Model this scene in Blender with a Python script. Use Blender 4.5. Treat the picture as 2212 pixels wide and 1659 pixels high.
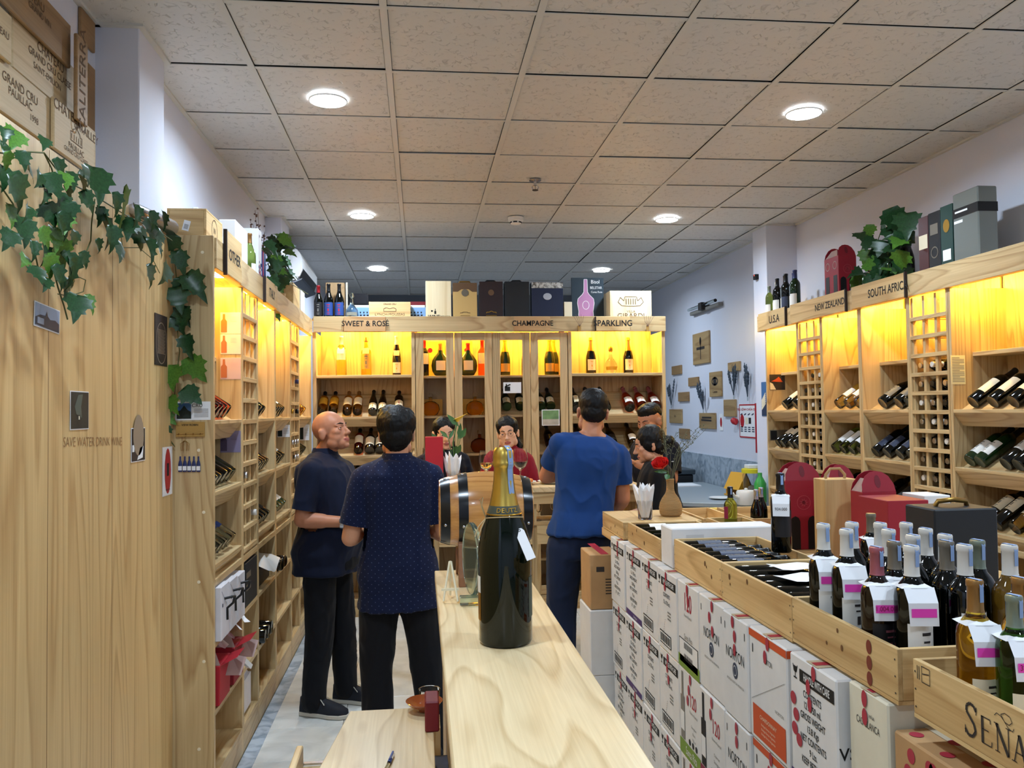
import bpy, bmesh, math, random
from mathutils import Vector as V, Matrix as M
from math import sin, cos, pi, radians as rad
random.seed(7)
for o in list(bpy.data.objects): bpy.data.objects.remove(o)
S = bpy.context.scene; C = S.collection

# ---------------------------------------------------------------- camera
EYE = 1.65
YAW, PITCH, ROLL, FPX = 0.1102, 0.0317, -0.0130, 1806.6
def cam_axes():
    f = V((sin(YAW)*cos(PITCH), cos(YAW)*cos(PITCH), sin(PITCH)))
    r = V((cos(YAW), -sin(YAW), 0)); u = r.cross(f)
    c, s = cos(ROLL), sin(ROLL)
    return c*r + s*u, -s*r + c*u, f
CR, CU, CF = cam_axes()
cam = bpy.data.cameras.new('camera'); cam.sensor_width = 36; cam.lens = FPX/2212*36
cam.clip_start = .05
camo = bpy.data.objects.new('camera', cam); C.objects.link(camo)
camo.matrix_world = M((( CR.x, CU.x, -CF.x, 0), (CR.y, CU.y, -CF.y, 0), (CR.z, CU.z, -CF.z, EYE), (0, 0, 0, 1)))
S.camera = camo
# ---------------------------------------------------------------- world, exposure
w = bpy.data.worlds.new('world'); S.world = w; w.use_nodes = True
w.node_tree.nodes['Background'].inputs[0].default_value = (.55, .62, .8, 1)
w.node_tree.nodes['Background'].inputs[1].default_value = .05
S.view_settings.view_transform = 'Standard'; S.view_settings.look = 'None'
S.view_settings.exposure = 0.0; S.view_settings.gamma = 1; S.view_settings.use_curve_mapping = False
LAMP_W = 24      # each ceiling downlight
WARM_W = 9.5     # each warm shelf spot
CZ = 3.1775      # ceiling height

# a point seen at photograph position (x, y), on the plane X=, Y= or Z= of the room
def at(x, y, X=None, Y=None, Z=None):
    d = CR*((x-1106)/FPX) + CU*((829.5-y)/FPX) + CF
    t = X/d.x if X is not None else Y/d.y if Y is not None else (Z-EYE)/d.z
    return V((0, 0, EYE)) + d*t

# ---------------------------------------------------------------- materials
MATS = {}
def nmat(name):
    m = bpy.data.materials.new(name); m.use_nodes = True
    return m, m.node_tree, m.node_tree.nodes['Principled BSDF']
def srgb(r, g, b):
    f = lambda c: (c/255/12.92) if c/255 <= .04045 else ((c/255+.055)/1.055)**2.4
    return (f(r), f(g), f(b), 1)
def mat(name, col=None, rough=.5, metal=0, trans=0, emit=None, es=0, ior=1.45, spec=.5, coat=0, var=0, sss=0, alpha=1):
    if name in MATS: return MATS[name]
    m, t, p = nmat(name)
    c = srgb(*col) if col else (.8, .8, .8, 1)
    p.inputs['Base Color'].default_value = c
    p.inputs['Roughness'].default_value = rough; p.inputs['Metallic'].default_value = metal
    p.inputs['Transmission Weight'].default_value = trans; p.inputs['IOR'].default_value = ior
    p.inputs['Specular IOR Level'].default_value = spec; p.inputs['Coat Weight'].default_value = coat
    if sss:
        p.inputs['Subsurface Weight'].default_value = sss; p.inputs['Subsurface Radius'].default_value = (.012, .005, .003)
    if emit: p.inputs['Emission Color'].default_value = (*emit, 1); p.inputs['Emission Strength'].default_value = es
    if var:   # mottled colour: a fine noise on the value
        tc = t.nodes.new('ShaderNodeTexCoord'); n = t.nodes.new('ShaderNodeTexNoise'); n.inputs['Scale'].default_value = 14; n.inputs['Detail'].default_value = 6
        h = t.nodes.new('ShaderNodeHueSaturation'); h.inputs['Color'].default_value = c
        mp = t.nodes.new('ShaderNodeMapRange'); mp.inputs[1].default_value = .3; mp.inputs[2].default_value = .7
        mp.inputs[3].default_value = 1-var; mp.inputs[4].default_value = 1+var
        t.links.new(tc.outputs['Object'], n.inputs['Vector']); t.links.new(n.outputs[0], mp.inputs[0])
        t.links.new(mp.outputs[0], h.inputs['Value']); t.links.new(h.outputs[0], p.inputs['Base Color'])
    MATS[name] = m; return m
def wood(name, axis, light, dark, ring=26, rough=.42, contrast=1.0, stretch=9, knots=True, coat=0):
    # plain-sawn ash or pine: distorted rings drawn out along one axis, with fine pores
    if name in MATS: return MATS[name]
    m, t, p = nmat(name); N = t.nodes.new; L = t.links.new
    tc = N('ShaderNodeTexCoord'); oi = N('ShaderNodeObjectInfo')
    mul = N('ShaderNodeVectorMath'); mul.operation = 'SCALE'; L(oi.outputs['Random'], mul.inputs['Scale']); mul.inputs[0].default_value = (7.3, 5.1, 9.7)
    add = N('ShaderNodeVectorMath'); L(tc.outputs['Object'], add.inputs[0]); L(mul.outputs[0], add.inputs[1])
    mp = N('ShaderNodeMapping'); sc = [1, 1, 1]; sc['xyz'.index(axis)] = 1/stretch; mp.inputs['Scale'].default_value = sc
    L(add.outputs[0], mp.inputs['Vector'])
    n1 = N('ShaderNodeTexNoise'); n1.inputs['Scale'].default_value = 2.6; n1.inputs['Detail'].default_value = 2.5; n1.inputs['Roughness'].default_value = .45
    L(mp.outputs[0], n1.inputs['Vector'])
    m1 = N('ShaderNodeMath'); m1.operation = 'MULTIPLY'; m1.inputs[1].default_value = ring; L(n1.outputs[0], m1.inputs[0])
    fr = N('ShaderNodeMath'); fr.operation = 'FRACT'; L(m1.outputs[0], fr.inputs[0])
    r1 = N('ShaderNodeValToRGB'); e = r1.color_ramp.elements
    e[0].position = 0; e[0].color = (0, 0, 0, 1); e[1].position = 1; e[1].color = (.12, .12, .12, 1)
    a = e.new(.62); a.color = (.28, .28, .28, 1); b = e.new(.86); b.color = (1, 1, 1, 1)
    L(fr.outputs[0], r1.inputs[0])
    mp2 = N('ShaderNodeMapping'); s2 = [160, 160, 160]; s2['xyz'.index(axis)] = 3; mp2.inputs['Scale'].default_value = s2; L(add.outputs[0], mp2.inputs['Vector'])
    n2 = N('ShaderNodeTexNoise'); n2.inputs['Scale'].default_value = 1; n2.inputs['Detail'].default_value = 3; L(mp2.outputs[0], n2.inputs['Vector'])
    mx = N('ShaderNodeMath'); mx.operation = 'MULTIPLY_ADD'; mx.inputs[1].default_value = .62*contrast; L(r1.outputs[0], mx.inputs[0])
    m3 = N('ShaderNodeMath'); m3.operation = 'MULTIPLY_ADD'; m3.inputs[1].default_value = .8; m3.inputs[2].default_value = -.24; L(n2.outputs[0], m3.inputs[0])
    L(m3.outputs[0], mx.inputs[2])
    mixc = N('ShaderNodeMix'); mixc.data_type = 'RGBA'; mixc.inputs[6].default_value = srgb(*light); mixc.inputs[7].default_value = srgb(*dark)
    mixc.clamp_factor = True
    L(mx.outputs[0], mixc.inputs[0])
    hs = N('ShaderNodeHueSaturation'); mr = N('ShaderNodeMapRange'); mr.inputs[3].default_value = .88; mr.inputs[4].default_value = 1.1
    L(oi.outputs['Random'], mr.inputs[0]); L(mr.outputs[0], hs.inputs['Value']); L(mixc.outputs[2], hs.inputs['Color'])
    L(hs.outputs[0], p.inputs['Base Color'])
    bp = N('ShaderNodeBump'); bp.inputs['Strength'].default_value = .08; bp.inputs['Distance'].default_value = .002; L(n2.outputs[0], bp.inputs['Height']); L(bp.outputs[0], p.inputs['Normal'])
    p.inputs['Roughness'].default_value = rough; p.inputs['Coat Weight'].default_value = coat
    MATS[name] = m; return m
ASH_L, ASH_D = (212, 186, 138), (166, 130, 84)
for ax in 'xyz': wood('ash_'+ax, ax, ASH_L, ASH_D)
for ax in 'xyz': wood('pine_'+ax, ax, (222, 190, 134), (176, 136, 82), ring=12, rough=.6)
wood('counter_y', 'y', (234, 212, 170), (194, 164, 116), ring=22, rough=.28, contrast=.9, stretch=5)
wood('barrel_wood', 'x', (206, 148, 82), (150, 92, 40), ring=16, rough=.22, coat=.5)
wood('dark_wood', 'z', (150, 100, 62), (96, 58, 34), ring=14, rough=.4)
def paint(name, col, bump=.1, scale=60, rough=.75):
    if name in MATS: return MATS[name]
    m, t, p = nmat(name); N = t.nodes.new; L = t.links.new
    tc = N('ShaderNodeTexCoord'); n = N('ShaderNodeTexNoise'); n.inputs['Scale'].default_value = scale; n.inputs['Detail'].default_value = 4
    L(tc.outputs['Object'], n.inputs['Vector']); bp = N('ShaderNodeBump'); bp.inputs['Strength'].default_value = bump; bp.inputs['Distance'].default_value = .003
    L(n.outputs[0], bp.inputs['Height']); L(bp.outputs[0], p.inputs['Normal'])
    p.inputs['Base Color'].default_value = srgb(*col); p.inputs['Roughness'].default_value = rough; MATS[name] = m; return m
def ceiling_mat():
    m, t, p = nmat('ceiling_tile'); N = t.nodes.new; L = t.links.new
    tc = N('ShaderNodeTexCoord'); nz = N('ShaderNodeTexNoise'); nz.inputs['Scale'].default_value = 9; L(tc.outputs['Object'], nz.inputs['Vector'])
    mix = N('ShaderNodeMix'); mix.data_type = 'RGBA'; mix.inputs[0].default_value = .12; L(tc.outputs['Object'], mix.inputs[6]); L(nz.outputs[1], mix.inputs[7])
    vo = N('ShaderNodeTexVoronoi'); vo.feature = 'DISTANCE_TO_EDGE'; vo.inputs['Scale'].default_value = 34; L(mix.outputs[2], vo.inputs['Vector'])
    n2 = N('ShaderNodeTexNoise'); n2.inputs['Scale'].default_value = 26; L(tc.outputs['Object'], n2.inputs['Vector'])
    gt = N('ShaderNodeMapRange'); gt.inputs[1].default_value = .5; gt.inputs[2].default_value = .62; L(n2.outputs[0], gt.inputs[0])
    ed = N('ShaderNodeMapRange'); ed.inputs[1].default_value = .0; ed.inputs[2].default_value = .09; ed.inputs[3].default_value = 1; ed.inputs[4].default_value = 0; L(vo.outputs['Distance'], ed.inputs[0])
    mu = N('ShaderNodeMath'); mu.operation = 'MULTIPLY'; L(gt.outputs[0], mu.inputs[0]); L(ed.outputs[0], mu.inputs[1])
    mc = N('ShaderNodeMix'); mc.data_type = 'RGBA'; mc.inputs[6].default_value = srgb(214, 212, 208); mc.inputs[7].default_value = srgb(188, 185, 180); L(mu.outputs[0], mc.inputs[0])
    L(mc.outputs[2], p.inputs['Base Color'])
    bp = N('ShaderNodeBump'); bp.invert = True; bp.inputs['Strength'].default_value = .5; bp.inputs['Distance'].default_value = .004; L(mu.outputs[0], bp.inputs['Height']); L(bp.outputs[0], p.inputs['Normal'])
    p.inputs['Roughness'].default_value = .42; MATS['ceiling_tile'] = m
ceiling_mat()
def floor_mat(name, a, b, rough, scale=3):
    m, t, p = nmat(name); N = t.nodes.new; L = t.links.new
    tc = N('ShaderNodeTexCoord'); n = N('ShaderNodeTexNoise'); n.inputs['Scale'].default_value = scale; n.inputs['Detail'].default_value = 8; n.inputs['Distortion'].default_value = 1.4
    L(tc.outputs['Object'], n.inputs['Vector']); r = N('ShaderNodeValToRGB'); e = r.color_ramp.elements
    e[0].position = .36; e[0].color = srgb(*b); e[1].position = .58; e[1].color = srgb(*a); L(n.outputs[0], r.inputs[0]); L(r.outputs[0], p.inputs['Base Color'])
    p.inputs['Roughness'].default_value = rough; MATS[name] = m
floor_mat('floor_tile', (232, 233, 228), (206, 208, 204), .22)
floor_mat('dado_marble', (178, 190, 202), (128, 144, 160), .35, 9)
paint('wall_paint', (220, 222, 234), .15, 80)
mat('black', (18, 18, 20), .5); mat('ink', (22, 20, 20), .7); mat('white', (238, 238, 238), .5); mat('paper', (240, 240, 242), .7)
mat('plenum', (20, 20, 22), .9); mat('grout', (120, 116, 108), .8); mat('tee', (214, 212, 206), .45)
mat('glass_dark', (3, 5, 4), .06, spec=.5); mat('glass_brown', (20, 8, 4), .06, spec=.6); mat('glass_green', (14, 40, 14), .06, spec=.6)
mat('gold_foil', (196, 152, 62), .3, metal=1); mat('silver_foil', (200, 200, 204), .3, metal=1); mat('steel', (190, 190, 195), .25, metal=1)
mat('red_foil', (150, 24, 32), .35, metal=.4); mat('cream', (238, 226, 196), .6); mat('gold_label', (226, 178, 60), .5, metal=.3)
mat('clear_glass', (255, 255, 255), .02, trans=1, ior=1.3)
def tinted(name, col, rough=.03, ior=1.33): return mat(name, col, rough, trans=1, ior=ior)
tinted('white_wine', (240, 214, 120)); tinted('golden_wine', (246, 190, 70)); tinted('rose_wine', (226, 96, 60)); tinted('pale_green_glass', (150, 176, 90))
tinted('amber_spirit', (200, 104, 30)); tinted('clear_spirit', (225, 235, 232)); tinted('olive_glass', (120, 104, 20)); tinted('green_glass', (52, 92, 28))
tinted('blue_grey_glass', (90, 120, 120))

# ---------------------------------------------------------------- mesh helpers
def wmat(o):
    if o is None: return M.Identity(4)
    return wmat(o.parent) @ (o.matrix_parent_inverse if o.parent else M.Identity(4)) @ o.matrix_basis
def par(o, p):
    if p is not None:
        o.parent = p; o.matrix_parent_inverse = wmat(p).inverted()
def frame(z, up=V((0, 0, 1)), loc=(0, 0, 0)):
    # local +Z along z, local -Y turned towards up
    z = V(z).normalized(); y = -(V(up) - z*z.dot(V(up)))
    if y.length < 1e-6: y = z.orthogonal()
    y.normalize(); x = y.cross(z)
    m = M((x, y, z)).transposed().to_4x4(); m.translation = V(loc); return m
class MB:
    def __init__(s): s.v = []; s.f = []; s.m = []
    def add(s, vs, fs, T=None, mi=0):
        k = len(s.v); s.v += [T @ V(a) if T is not None else V(a) for a in vs]
        s.f += [[i+k for i in f] for f in fs]; s.m += [mi]*len(fs); return s
    def box(s, x0, x1, y0, y1, z0, z1, T=None, mi=0):
        vs = [(x, y, z) for z in (z0, z1) for y in (y0, y1) for x in (x0, x1)]
        return s.add(vs, [[0, 2, 3, 1], [4, 5, 7, 6], [0, 1, 5, 4], [2, 6, 7, 3], [0, 4, 6, 2], [1, 3, 7, 5]], T, mi)
    def cb(s, c, d, T=None, mi=0):
        return s.box(c[0]-d[0]/2, c[0]+d[0]/2, c[1]-d[1]/2, c[1]+d[1]/2, c[2]-d[2]/2, c[2]+d[2]/2, T, mi)
    def rings(s, rs, close=True, caps=True, T=None, mi=0):
        n = len(rs[0]); vs = [p for r in rs for p in r]; fs = []
        for i in range(len(rs)-1):
            for j in range(n if close else n-1):
                k = (j+1) % n; fs.append([i*n+j, i*n+k, (i+1)*n+k, (i+1)*n+j])
        if caps: fs += [list(range(n))[::-1], [(len(rs)-1)*n+j for j in range(n)]]
        return s.add(vs, fs, T, mi)
    def lathe(s, prof, n=20, T=None, mi=0, a0=0, a1=2*pi, caps=False, sx=1, sy=1):
        full = abs(a1-a0-2*pi) < 1e-6; k = n if full else n+1
        rs = [[(r*sx*cos(a0+(a1-a0)*j/n), r*sy*sin(a0+(a1-a0)*j/n), z) for j in range(k)] for r, z in prof]
        return s.rings(rs, full, caps and full, T, mi)
    def tube(s, pts, rad, n=8, T=None, mi=0):
        pts = [V(p) for p in pts]; k = len(pts); rs = []
        rr = rad if isinstance(rad, (list, tuple)) else [rad]*k
        d0 = (pts[1]-pts[0]).normalized(); nx = d0.orthogonal().normalized()
        for i, p in enumerate(pts):
            d = (pts[min(i+1, k-1)]-pts[max(i-1, 0)]).normalized()
            nx = (nx - d*nx.dot(d)); nx = nx.normalized() if nx.length > 1e-6 else d.orthogonal().normalized()
            ny = d.cross(nx); rs.append([p + (nx*cos(2*pi*j/n)+ny*sin(2*pi*j/n))*rr[i] for j in range(n)])
        return s.rings(rs, True, True, T, mi)
    def prism(s, poly, z0, z1, T=None, mi=0):
        n = len(poly); return s.rings([[(x, y, z) for x, y in poly] for z in (z0, z1)], True, True, T, mi)
    def ell(s, c, r, nu=16, nv=10, T=None, mi=0, R=None):
        rs = []
        for i in range(nv+1):
            a = -pi/2 + pi*i/nv; a = max(-pi/2+.02, min(pi/2-.02, a))
            ring = []
            for j in range(nu):
                p = V((cos(a)*cos(2*pi*j/nu)*r[0], cos(a)*sin(2*pi*j/nu)*r[1], sin(a)*r[2]))
                if R is not None: p = R @ p
                ring.append(V(c)+p)
            rs.append(ring)
        return s.rings(rs, True, True, T, mi)
    def mesh(s, name, mats, smooth=None, bev=0, seg=1):
        me = bpy.data.meshes.new(name); me.from_pydata([tuple(v) for v in s.v], [], s.f)
        for m in (mats if isinstance(mats, (list, tuple)) else [mats]): me.materials.append(MATS[m] if isinstance(m, str) else m)
        if any(s.m): me.polygons.foreach_set('material_index', s.m)
        bm = bmesh.new(); bm.from_mesh(me); bmesh.ops.remove_doubles(bm, verts=bm.verts, dist=1e-6); bmesh.ops.recalc_face_normals(bm, faces=bm.faces)
        if bev:
            es = [e for e in bm.edges if len(e.link_faces) == 2 and e.calc_face_angle(0) > .5]
            bmesh.ops.bevel(bm, geom=es, offset=bev, segments=seg, affect='EDGES', clamp_overlap=True)
        bm.to_mesh(me); bm.free()
        if smooth:
            me.polygons.foreach_set('use_smooth', [True]*len(me.polygons))
            if smooth is not True:
                try: me.set_sharp_from_angle(angle=rad(smooth))
                except Exception: pass
        return me
    def build(s, name, mats, parent=None, smooth=None, bev=0, seg=1):
        o = bpy.data.objects.new(name, s.mesh(name, mats, smooth, bev, seg)); C.objects.link(o); par(o, parent); return o
def tag(o, label=None, cat=None, group=None, kind=None):
    if label: o['label'] = label
    if cat: o['category'] = cat
    if group: o['group'] = group
    if kind: o['kind'] = kind
    return o
def thing(name, loc, label, cat, group=None, rz=0):
    o = bpy.data.objects.new(name, None); o.empty_display_size = .05; C.objects.link(o)
    o.matrix_basis = M.Translation(V(loc)) @ M.Rotation(rz, 4, 'Z'); return tag(o, label, cat, group)
def struct(name, mb, m, **k): return tag(mb.build(name, m, None, **k), kind='structure')
def box(name, m, parent, x0, x1, y0, y1, z0, z1, bev=0): return MB().box(x0, x1, y0, y1, z0, z1).build(name, m, parent, bev=bev)
def copy_tree(o, parent=None):
    c = o.copy(); C.objects.link(c)
    if parent is not None: c.parent = parent
    for ch in list(o.children): copy_tree(ch, c)
    return c
_tc = {}
TS = bpy.data.scenes.new('workbench')      # empty scene in which lettering and fused shapes are evaluated
def eval_mesh(ob):
    TS.collection.objects.link(ob); vl = TS.view_layers[0]; vl.update(); dg = vl.depsgraph
    me = bpy.data.meshes.new_from_object(ob.evaluated_get(dg), preserve_all_data_layers=False, depsgraph=dg)
    TS.collection.objects.unlink(ob); return me
def text_mesh(mb, s, size, T, mi=0, align='CENTER', ext=0, spacing=1, sx=1, bold=0):
    # lettering: outlines of the built-in typeface, added to a mesh builder; T maps (right, up, out) to the place
    key = (s, align, bold)
    if key not in _tc:
        cu = bpy.data.curves.new('t', 'FONT'); cu.body = s; cu.align_x = align; cu.align_y = 'CENTER'; cu.size = 1; cu.offset = bold; cu.resolution_u = 3
        ob = bpy.data.objects.new('t', cu)
        me = eval_mesh(ob)
        _tc[key] = ([tuple(v.co) for v in me.vertices], [list(p.vertices) for p in me.polygons])
        bpy.data.meshes.remove(me); bpy.data.objects.remove(ob); bpy.data.curves.remove(cu)
    vs, fs = _tc[key]
    return mb.add([(x*size*sx, y*size, ext) for x, y, z in vs], fs, T, mi)
def face(o, right, up):
    # frame of a printed face: origin, direction of reading, direction up
    r = V(right).normalized(); u = V(up).normalized(); n = r.cross(u)
    m = M((r, u, n)).transposed().to_4x4(); m.translation = V(o) + n*.0012; return m
def disc(mb, c, r, T, n=20, mi=0, sy=1, z=0): return mb.add([(c[0]+r*cos(2*pi*i/n), c[1]+r*sy*sin(2*pi*i/n), z) for i in range(n)], [list(range(n))], T, mi)
def rect(mb, x0, x1, y0, y1, T, mi=0, z=0): return mb.add([(x0, y0, z), (x1, y0, z), (x1, y1, z), (x0, y1, z)], [[0, 1, 2, 3]], T, mi)
def line(mb, pts, wd, T, mi=0, z=0):
    for (a, b), (c, d) in zip(pts[:-1], pts[1:]):
        l = math.hypot(c-a, d-b) or 1; nx, ny = -(d-b)/l*wd/2, (c-a)/l*wd/2
        mb.add([(a-nx, b-ny, z), (c-nx, d-ny, z), (c+nx, d+ny, z), (a+nx, b+ny, z)], [[0, 1, 2, 3]], T, mi)
    return mb
# ================================================================ THE ROOM
GX, GY, GT = -.723, 3.1486, .6
fl = struct('floor', MB().box(-1.4, 3.4, -2.6, 11.1, -.12, -.004), 'grout')
tm = MB().box(.0015, .4185, .0015, .4185, -.012, 0).mesh('floor_tile', 'floor_tile', bev=.0015)
for i in range(-1, 10):
    for j in range(2, 27):
        if not (-1.2 < -.84+.42*i < 3.1): continue
        o = bpy.data.objects.new('floor_tile', tm); C.objects.link(o); o.location = (-.84+.42*i, .34+.42*(j-1)-.42*1, 0); par(o, fl)
ce = struct('ceiling', MB().box(-1.4, 3.4, -2.6, 11.1, CZ+.06, CZ+.12), 'plenum')
ct = MB().box(.014, .586, .014, .586, .004, .016).mesh('ceiling_panel', 'ceiling_tile', bev=.003)
ct2 = MB().box(.014, .586, .014, .586, .004, .016).mesh('ceiling_panel', 'ceiling_tile', bev=.003)
for i in range(-1, 7):
    for j in range(-9, 14):
        o = bpy.data.objects.new('ceiling_panel', ct); C.objects.link(o)
        o.location = (GX+GT*i, GY+GT*j, CZ+random.random()*.004); o.rotation_euler = (random.gauss(0, .0018), random.gauss(0, .0018), 0); par(o, ce)
for i in range(-1, 8):
    box('ceiling_rail', 'tee', ce, GX+GT*i-.014, GX+GT*i+.014, -2.5, 11, CZ-.002, CZ+.003)
for j in range(-9, 14):
    box('ceiling_rail', 'tee', ce, -1.3, 3.2, GY+GT*j-.012, GY+GT*j+.012, CZ+.0005, CZ+.003)
struct('wall_left', MB().box(-1.4, -1.25, -2.6, 3.4, 0, 3.3).box(-1.4, -1.18, 3.4, 11.1, 0, 3.3), 'wall_paint')
struct('wall_right', MB().box(3.17, 3.4, -2.6, 6.8, 0, 3.3).box(3.07, 3.4, 6.8, 11.1, 0, 3.3), 'wall_paint')
struct('wall_back', MB().box(-1.4, 3.4, 10.96, 11.1, 0, 3.3), paint('slate_paint', (92, 100, 112)))
struct('wall_front', MB().box(-1.4, 3.4, -2.7, -2.5, 0, 3.3), 'wall_paint')
struct('column_left', MB().box(-1.3, -1.085, 3.39, 3.715, 0, 3.2), 'wall_paint', bev=.004)
struct('column_far', MB().box(-1.2, -1.055, 6.62, 7.0, 0, 3.2), 'wall_paint', bev=.004)
struct('column_right', MB().box(2.9, 3.2, 6.7, 6.98, 0, 3.2), 'wall_paint', bev=.004)
tr = MB()
for x0, x1, y0, y1 in ((-1.25, -1.228, -2.5, 3.39), (-1.25, -1.085, 3.368, 3.39), (-1.085, -1.063, 3.368, 3.737), (-1.18, -1.085, 3.715, 3.737), (-1.18, -1.158, 3.737, 6.62),
                       (-1.18, -1.055, 6.598, 6.62), (-1.055, -1.033, 6.598, 7.022), (-1.18, -1.158, 7.0, 10.96), (3.148, 3.17, -2.5, 6.7), (2.878, 3.17, 6.678, 6.7), (2.878, 2.9, 6.7, 7.0), (3.048, 3.07, 6.98, 10.96)):
    tr.box(x0, x1, y0, y1, CZ-.004, CZ+.02)
struct('trim_1', tr, 'tee')
dd = struct('trim_2', MB().box(3.055, 3.07, 7.0, 10.95, 0, 1.15).box(-1.18, 3.055, 10.945, 10.96, 0, 1.15), 'dado_marble')

# ---------------------------------------------------------------- ceiling downlights
mat('lamp_white', (255, 255, 255), .4, emit=(.86, .93, 1), es=34)
def downlight(x, y, label, seen=True):
    t = thing('ceiling_light', (x, y, CZ), label, 'ceiling light', 'round ceiling downlights')
    MB().lathe([(.087, -.001), (.092, -.003), (.093, -.009), (.09, -.012), (.087, -.011)], 32, M.Translation((x, y, CZ))).build('trim_ring', 'white', t, smooth=40)
    MB().lathe([(.0, -.0115), (.0865, -.0115)], 32, M.Translation((x, y, CZ)), caps=False).build('diffuser', 'lamp_white', t)
    l = bpy.data.lights.new('lamp', 'AREA'); l.shape = 'DISK'; l.size = .17; l.energy = LAMP_W if y < 7.5 else LAMP_W*.85; l.color = (.67, .83, 1); l.spread = rad(165)
    lo = bpy.data.objects.new('lamp', l); C.objects.link(lo); lo.location = (x, y, CZ-.016); par(lo, t)
dn = {(0, 0): 'round ceiling downlight nearest the left column', (1, 0): 'round ceiling downlight above the NEW ZEALAND shelves, nearest on the right',
      (0, 1): 'round ceiling downlight in the left row, second from the camera', (1, 1): 'round ceiling downlight in the right row, second from the camera',
      (0, 2): 'small far ceiling downlight on the left, beyond the back cabinet', (1, 2): 'small far ceiling downlight on the right, above the black chalk board'}
for k, (i, j) in enumerate(dn): downlight((-.43, 1.995)[i], (4.1, 6.52, 8.96)[j], dn[(i, j)])
for x in (-.43, 1.995):
    for y in (1.68, -.74): downlight(x, y, 'round ceiling downlight on the %s, %s' % ('left' if x < 0 else 'right', 'above the viewer, out of the picture' if y > 0 else 'behind the viewer'))
# smoke detector and sprinkler
t = thing('smoke_detector', (.77, 6.536, CZ), 'white round smoke detector on the ceiling', 'smoke detector')
MB().lathe([(0, 0), (.062, 0), (.064, -.006), (.06, -.028), (.045, -.032), (.042, -.05), (.03, -.056), (0, -.057)], 28, M.Translation((.77, 6.536, CZ))).build('housing', 'white', t, smooth=35)
for k in range(6):
    a = 2*pi*k/6+.3; MB().cb((0, 0, 0), (.03, .004, .009), M.Translation((.77+.043*cos(a), 6.536+.043*sin(a), CZ-.041)) @ M.Rotation(a+pi/2, 4, 'Z')).build('vent_slot', 'black', t)
t = thing('ceiling_sprinkler', (.775, 5.45, CZ), 'small chrome fire sprinkler hanging from the ceiling', 'sprinkler')
T = M.Translation((.775, 5.45, CZ))
MB().lathe([(.012, 0), (.04, -.002), (.04, -.006), (.014, -.009), (.012, -.004)], 20, T).build('escutcheon', 'steel', t, smooth=35)
MB().tube([(0, 0, -.002), (0, 0, -.04)], .01, 10, T).build('body', 'steel', t, smooth=35)
MB().tube([(-.012, 0, -.038), (-.022, 0, -.05), (-.012, 0, -.068)], .004, 6, T).tube([(.012, 0, -.038), (.022, 0, -.05), (.012, 0, -.068)], .004, 6, T).tube([(0, 0, -.04), (0, 0, -.068)], .003, 6, T).build('frame_arms', 'steel', t, smooth=35)
MB().lathe([(0, -.068), (.02, -.068), (.02, -.071), (0, -.071)], 14, T).build('deflector', 'black', t)
# ================================================================ SHELVING
SLOPE = rad(34)
SH = [1.625, 1.32, 1.012]; RAIL, LOW, LOW2, PL = .95, .685, .40, .13
FLAT = 1.93; HB, HT = 2.275, 2.405
mat('led_warm', (255, 220, 140), .4, emit=(1, .72, .22), es=60)
def warm_lamp(parent, x, y, z):
    MB().lathe([(0, 0), (.03, 0), (.032, -.004), (.028, -.012), (0, -.012)], 20, M.Translation((x, y, z))).build('spotlight', 'led_warm', parent)
    l = bpy.data.lights.new('lamp', 'POINT'); l.energy = WARM_W; l.color = (1, .66, .08); l.shadow_soft_size = .03
    lo = bpy.data.objects.new('lamp', l); C.objects.link(lo); lo.location = (x, y, z-.05); par(lo, parent)
# side = -1: left run (front faces +X), side = +1: right run (front faces -X); f = front plane, depth d towards the wall
def bay(side, f, d, y0, y1, label, lip=True, end=None, group='wine shelf bays'):
    s = side; b = f + s*d
    X = lambda a: f + s*a                     # a = distance behind the front plane
    def bx(n, m, a0, a1, ya, yb, za, zb, p=None, bev=0): 
        x0, x1 = sorted((X(a0), X(a1))); return box(n, m, p or t, x0, x1, ya, yb, za, zb, bev)
    t = thing('wine_shelf_bay', (X(d/2), (y0+y1)/2, 0), label, 'shelf', group)
    w = .022
    bx('side_panel', 'ash_z', 0, d, y0, y0+w, 0, HB-.001, bev=.0015); bx('side_panel', 'ash_z', 0, d, y1-w, y1, 0, HB-.001, bev=.0015)
    a, e = y0+w, y1-w
    bx('back_panel', 'ash_z', d-.01, d, a, e, .0, HB+.1)
    bx('top_panel', 'ash_y', .022, d, y0, y1, HB+.1, HB+.12)
    bx('flat_shelf', 'ash_y', .12, d-.01, a, e, FLAT-.022, FLAT, bev=.0015)
    for z in SH:
        # sloping display shelf: flat lip, inclined board behind, inclined fascia below
        bx('shelf_lip', 'ash_y', .0, .055, a, e, z-.018, z, bev=.0015)
        pr = lambda pts: MB().rings([[(X(p), yy, q) for p, q in pts] for yy in (a, e)])
        pr([(.05, z-.016), (.05, z), (d-.012, z+(d-.062)*math.tan(SLOPE)), (d-.012, z-.016+(d-.062)*math.tan(SLOPE))]).build('sloping_board', 'ash_y', t)
        pr([(.0, z-.018), (.016, z-.018), (.07, z-.088), (.056, z-.088)]).build('shelf_fascia', 'ash_y', t)
    bx('rail', 'ash_y', 0, d, a, e, RAIL-.03, RAIL, bev=.0015)
    bx('lower_shelf', 'ash_y', 0, d, a, e, LOW-.022, LOW, bev=.0015)
    bx('lower_shelf', 'ash_y', 0, d, a, e, LOW2-.022, LOW2, bev=.0015)
    bx('bottom_board', 'ash_y', .0, d, a, e, PL-.022, PL, bev=.0015)
    bx('plinth', 'ash_y', .0, .02, a, e, 0, PL-.022)
    warm_lamp(t, X(.12), y1-.15, HB+.095)
    return t
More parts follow.
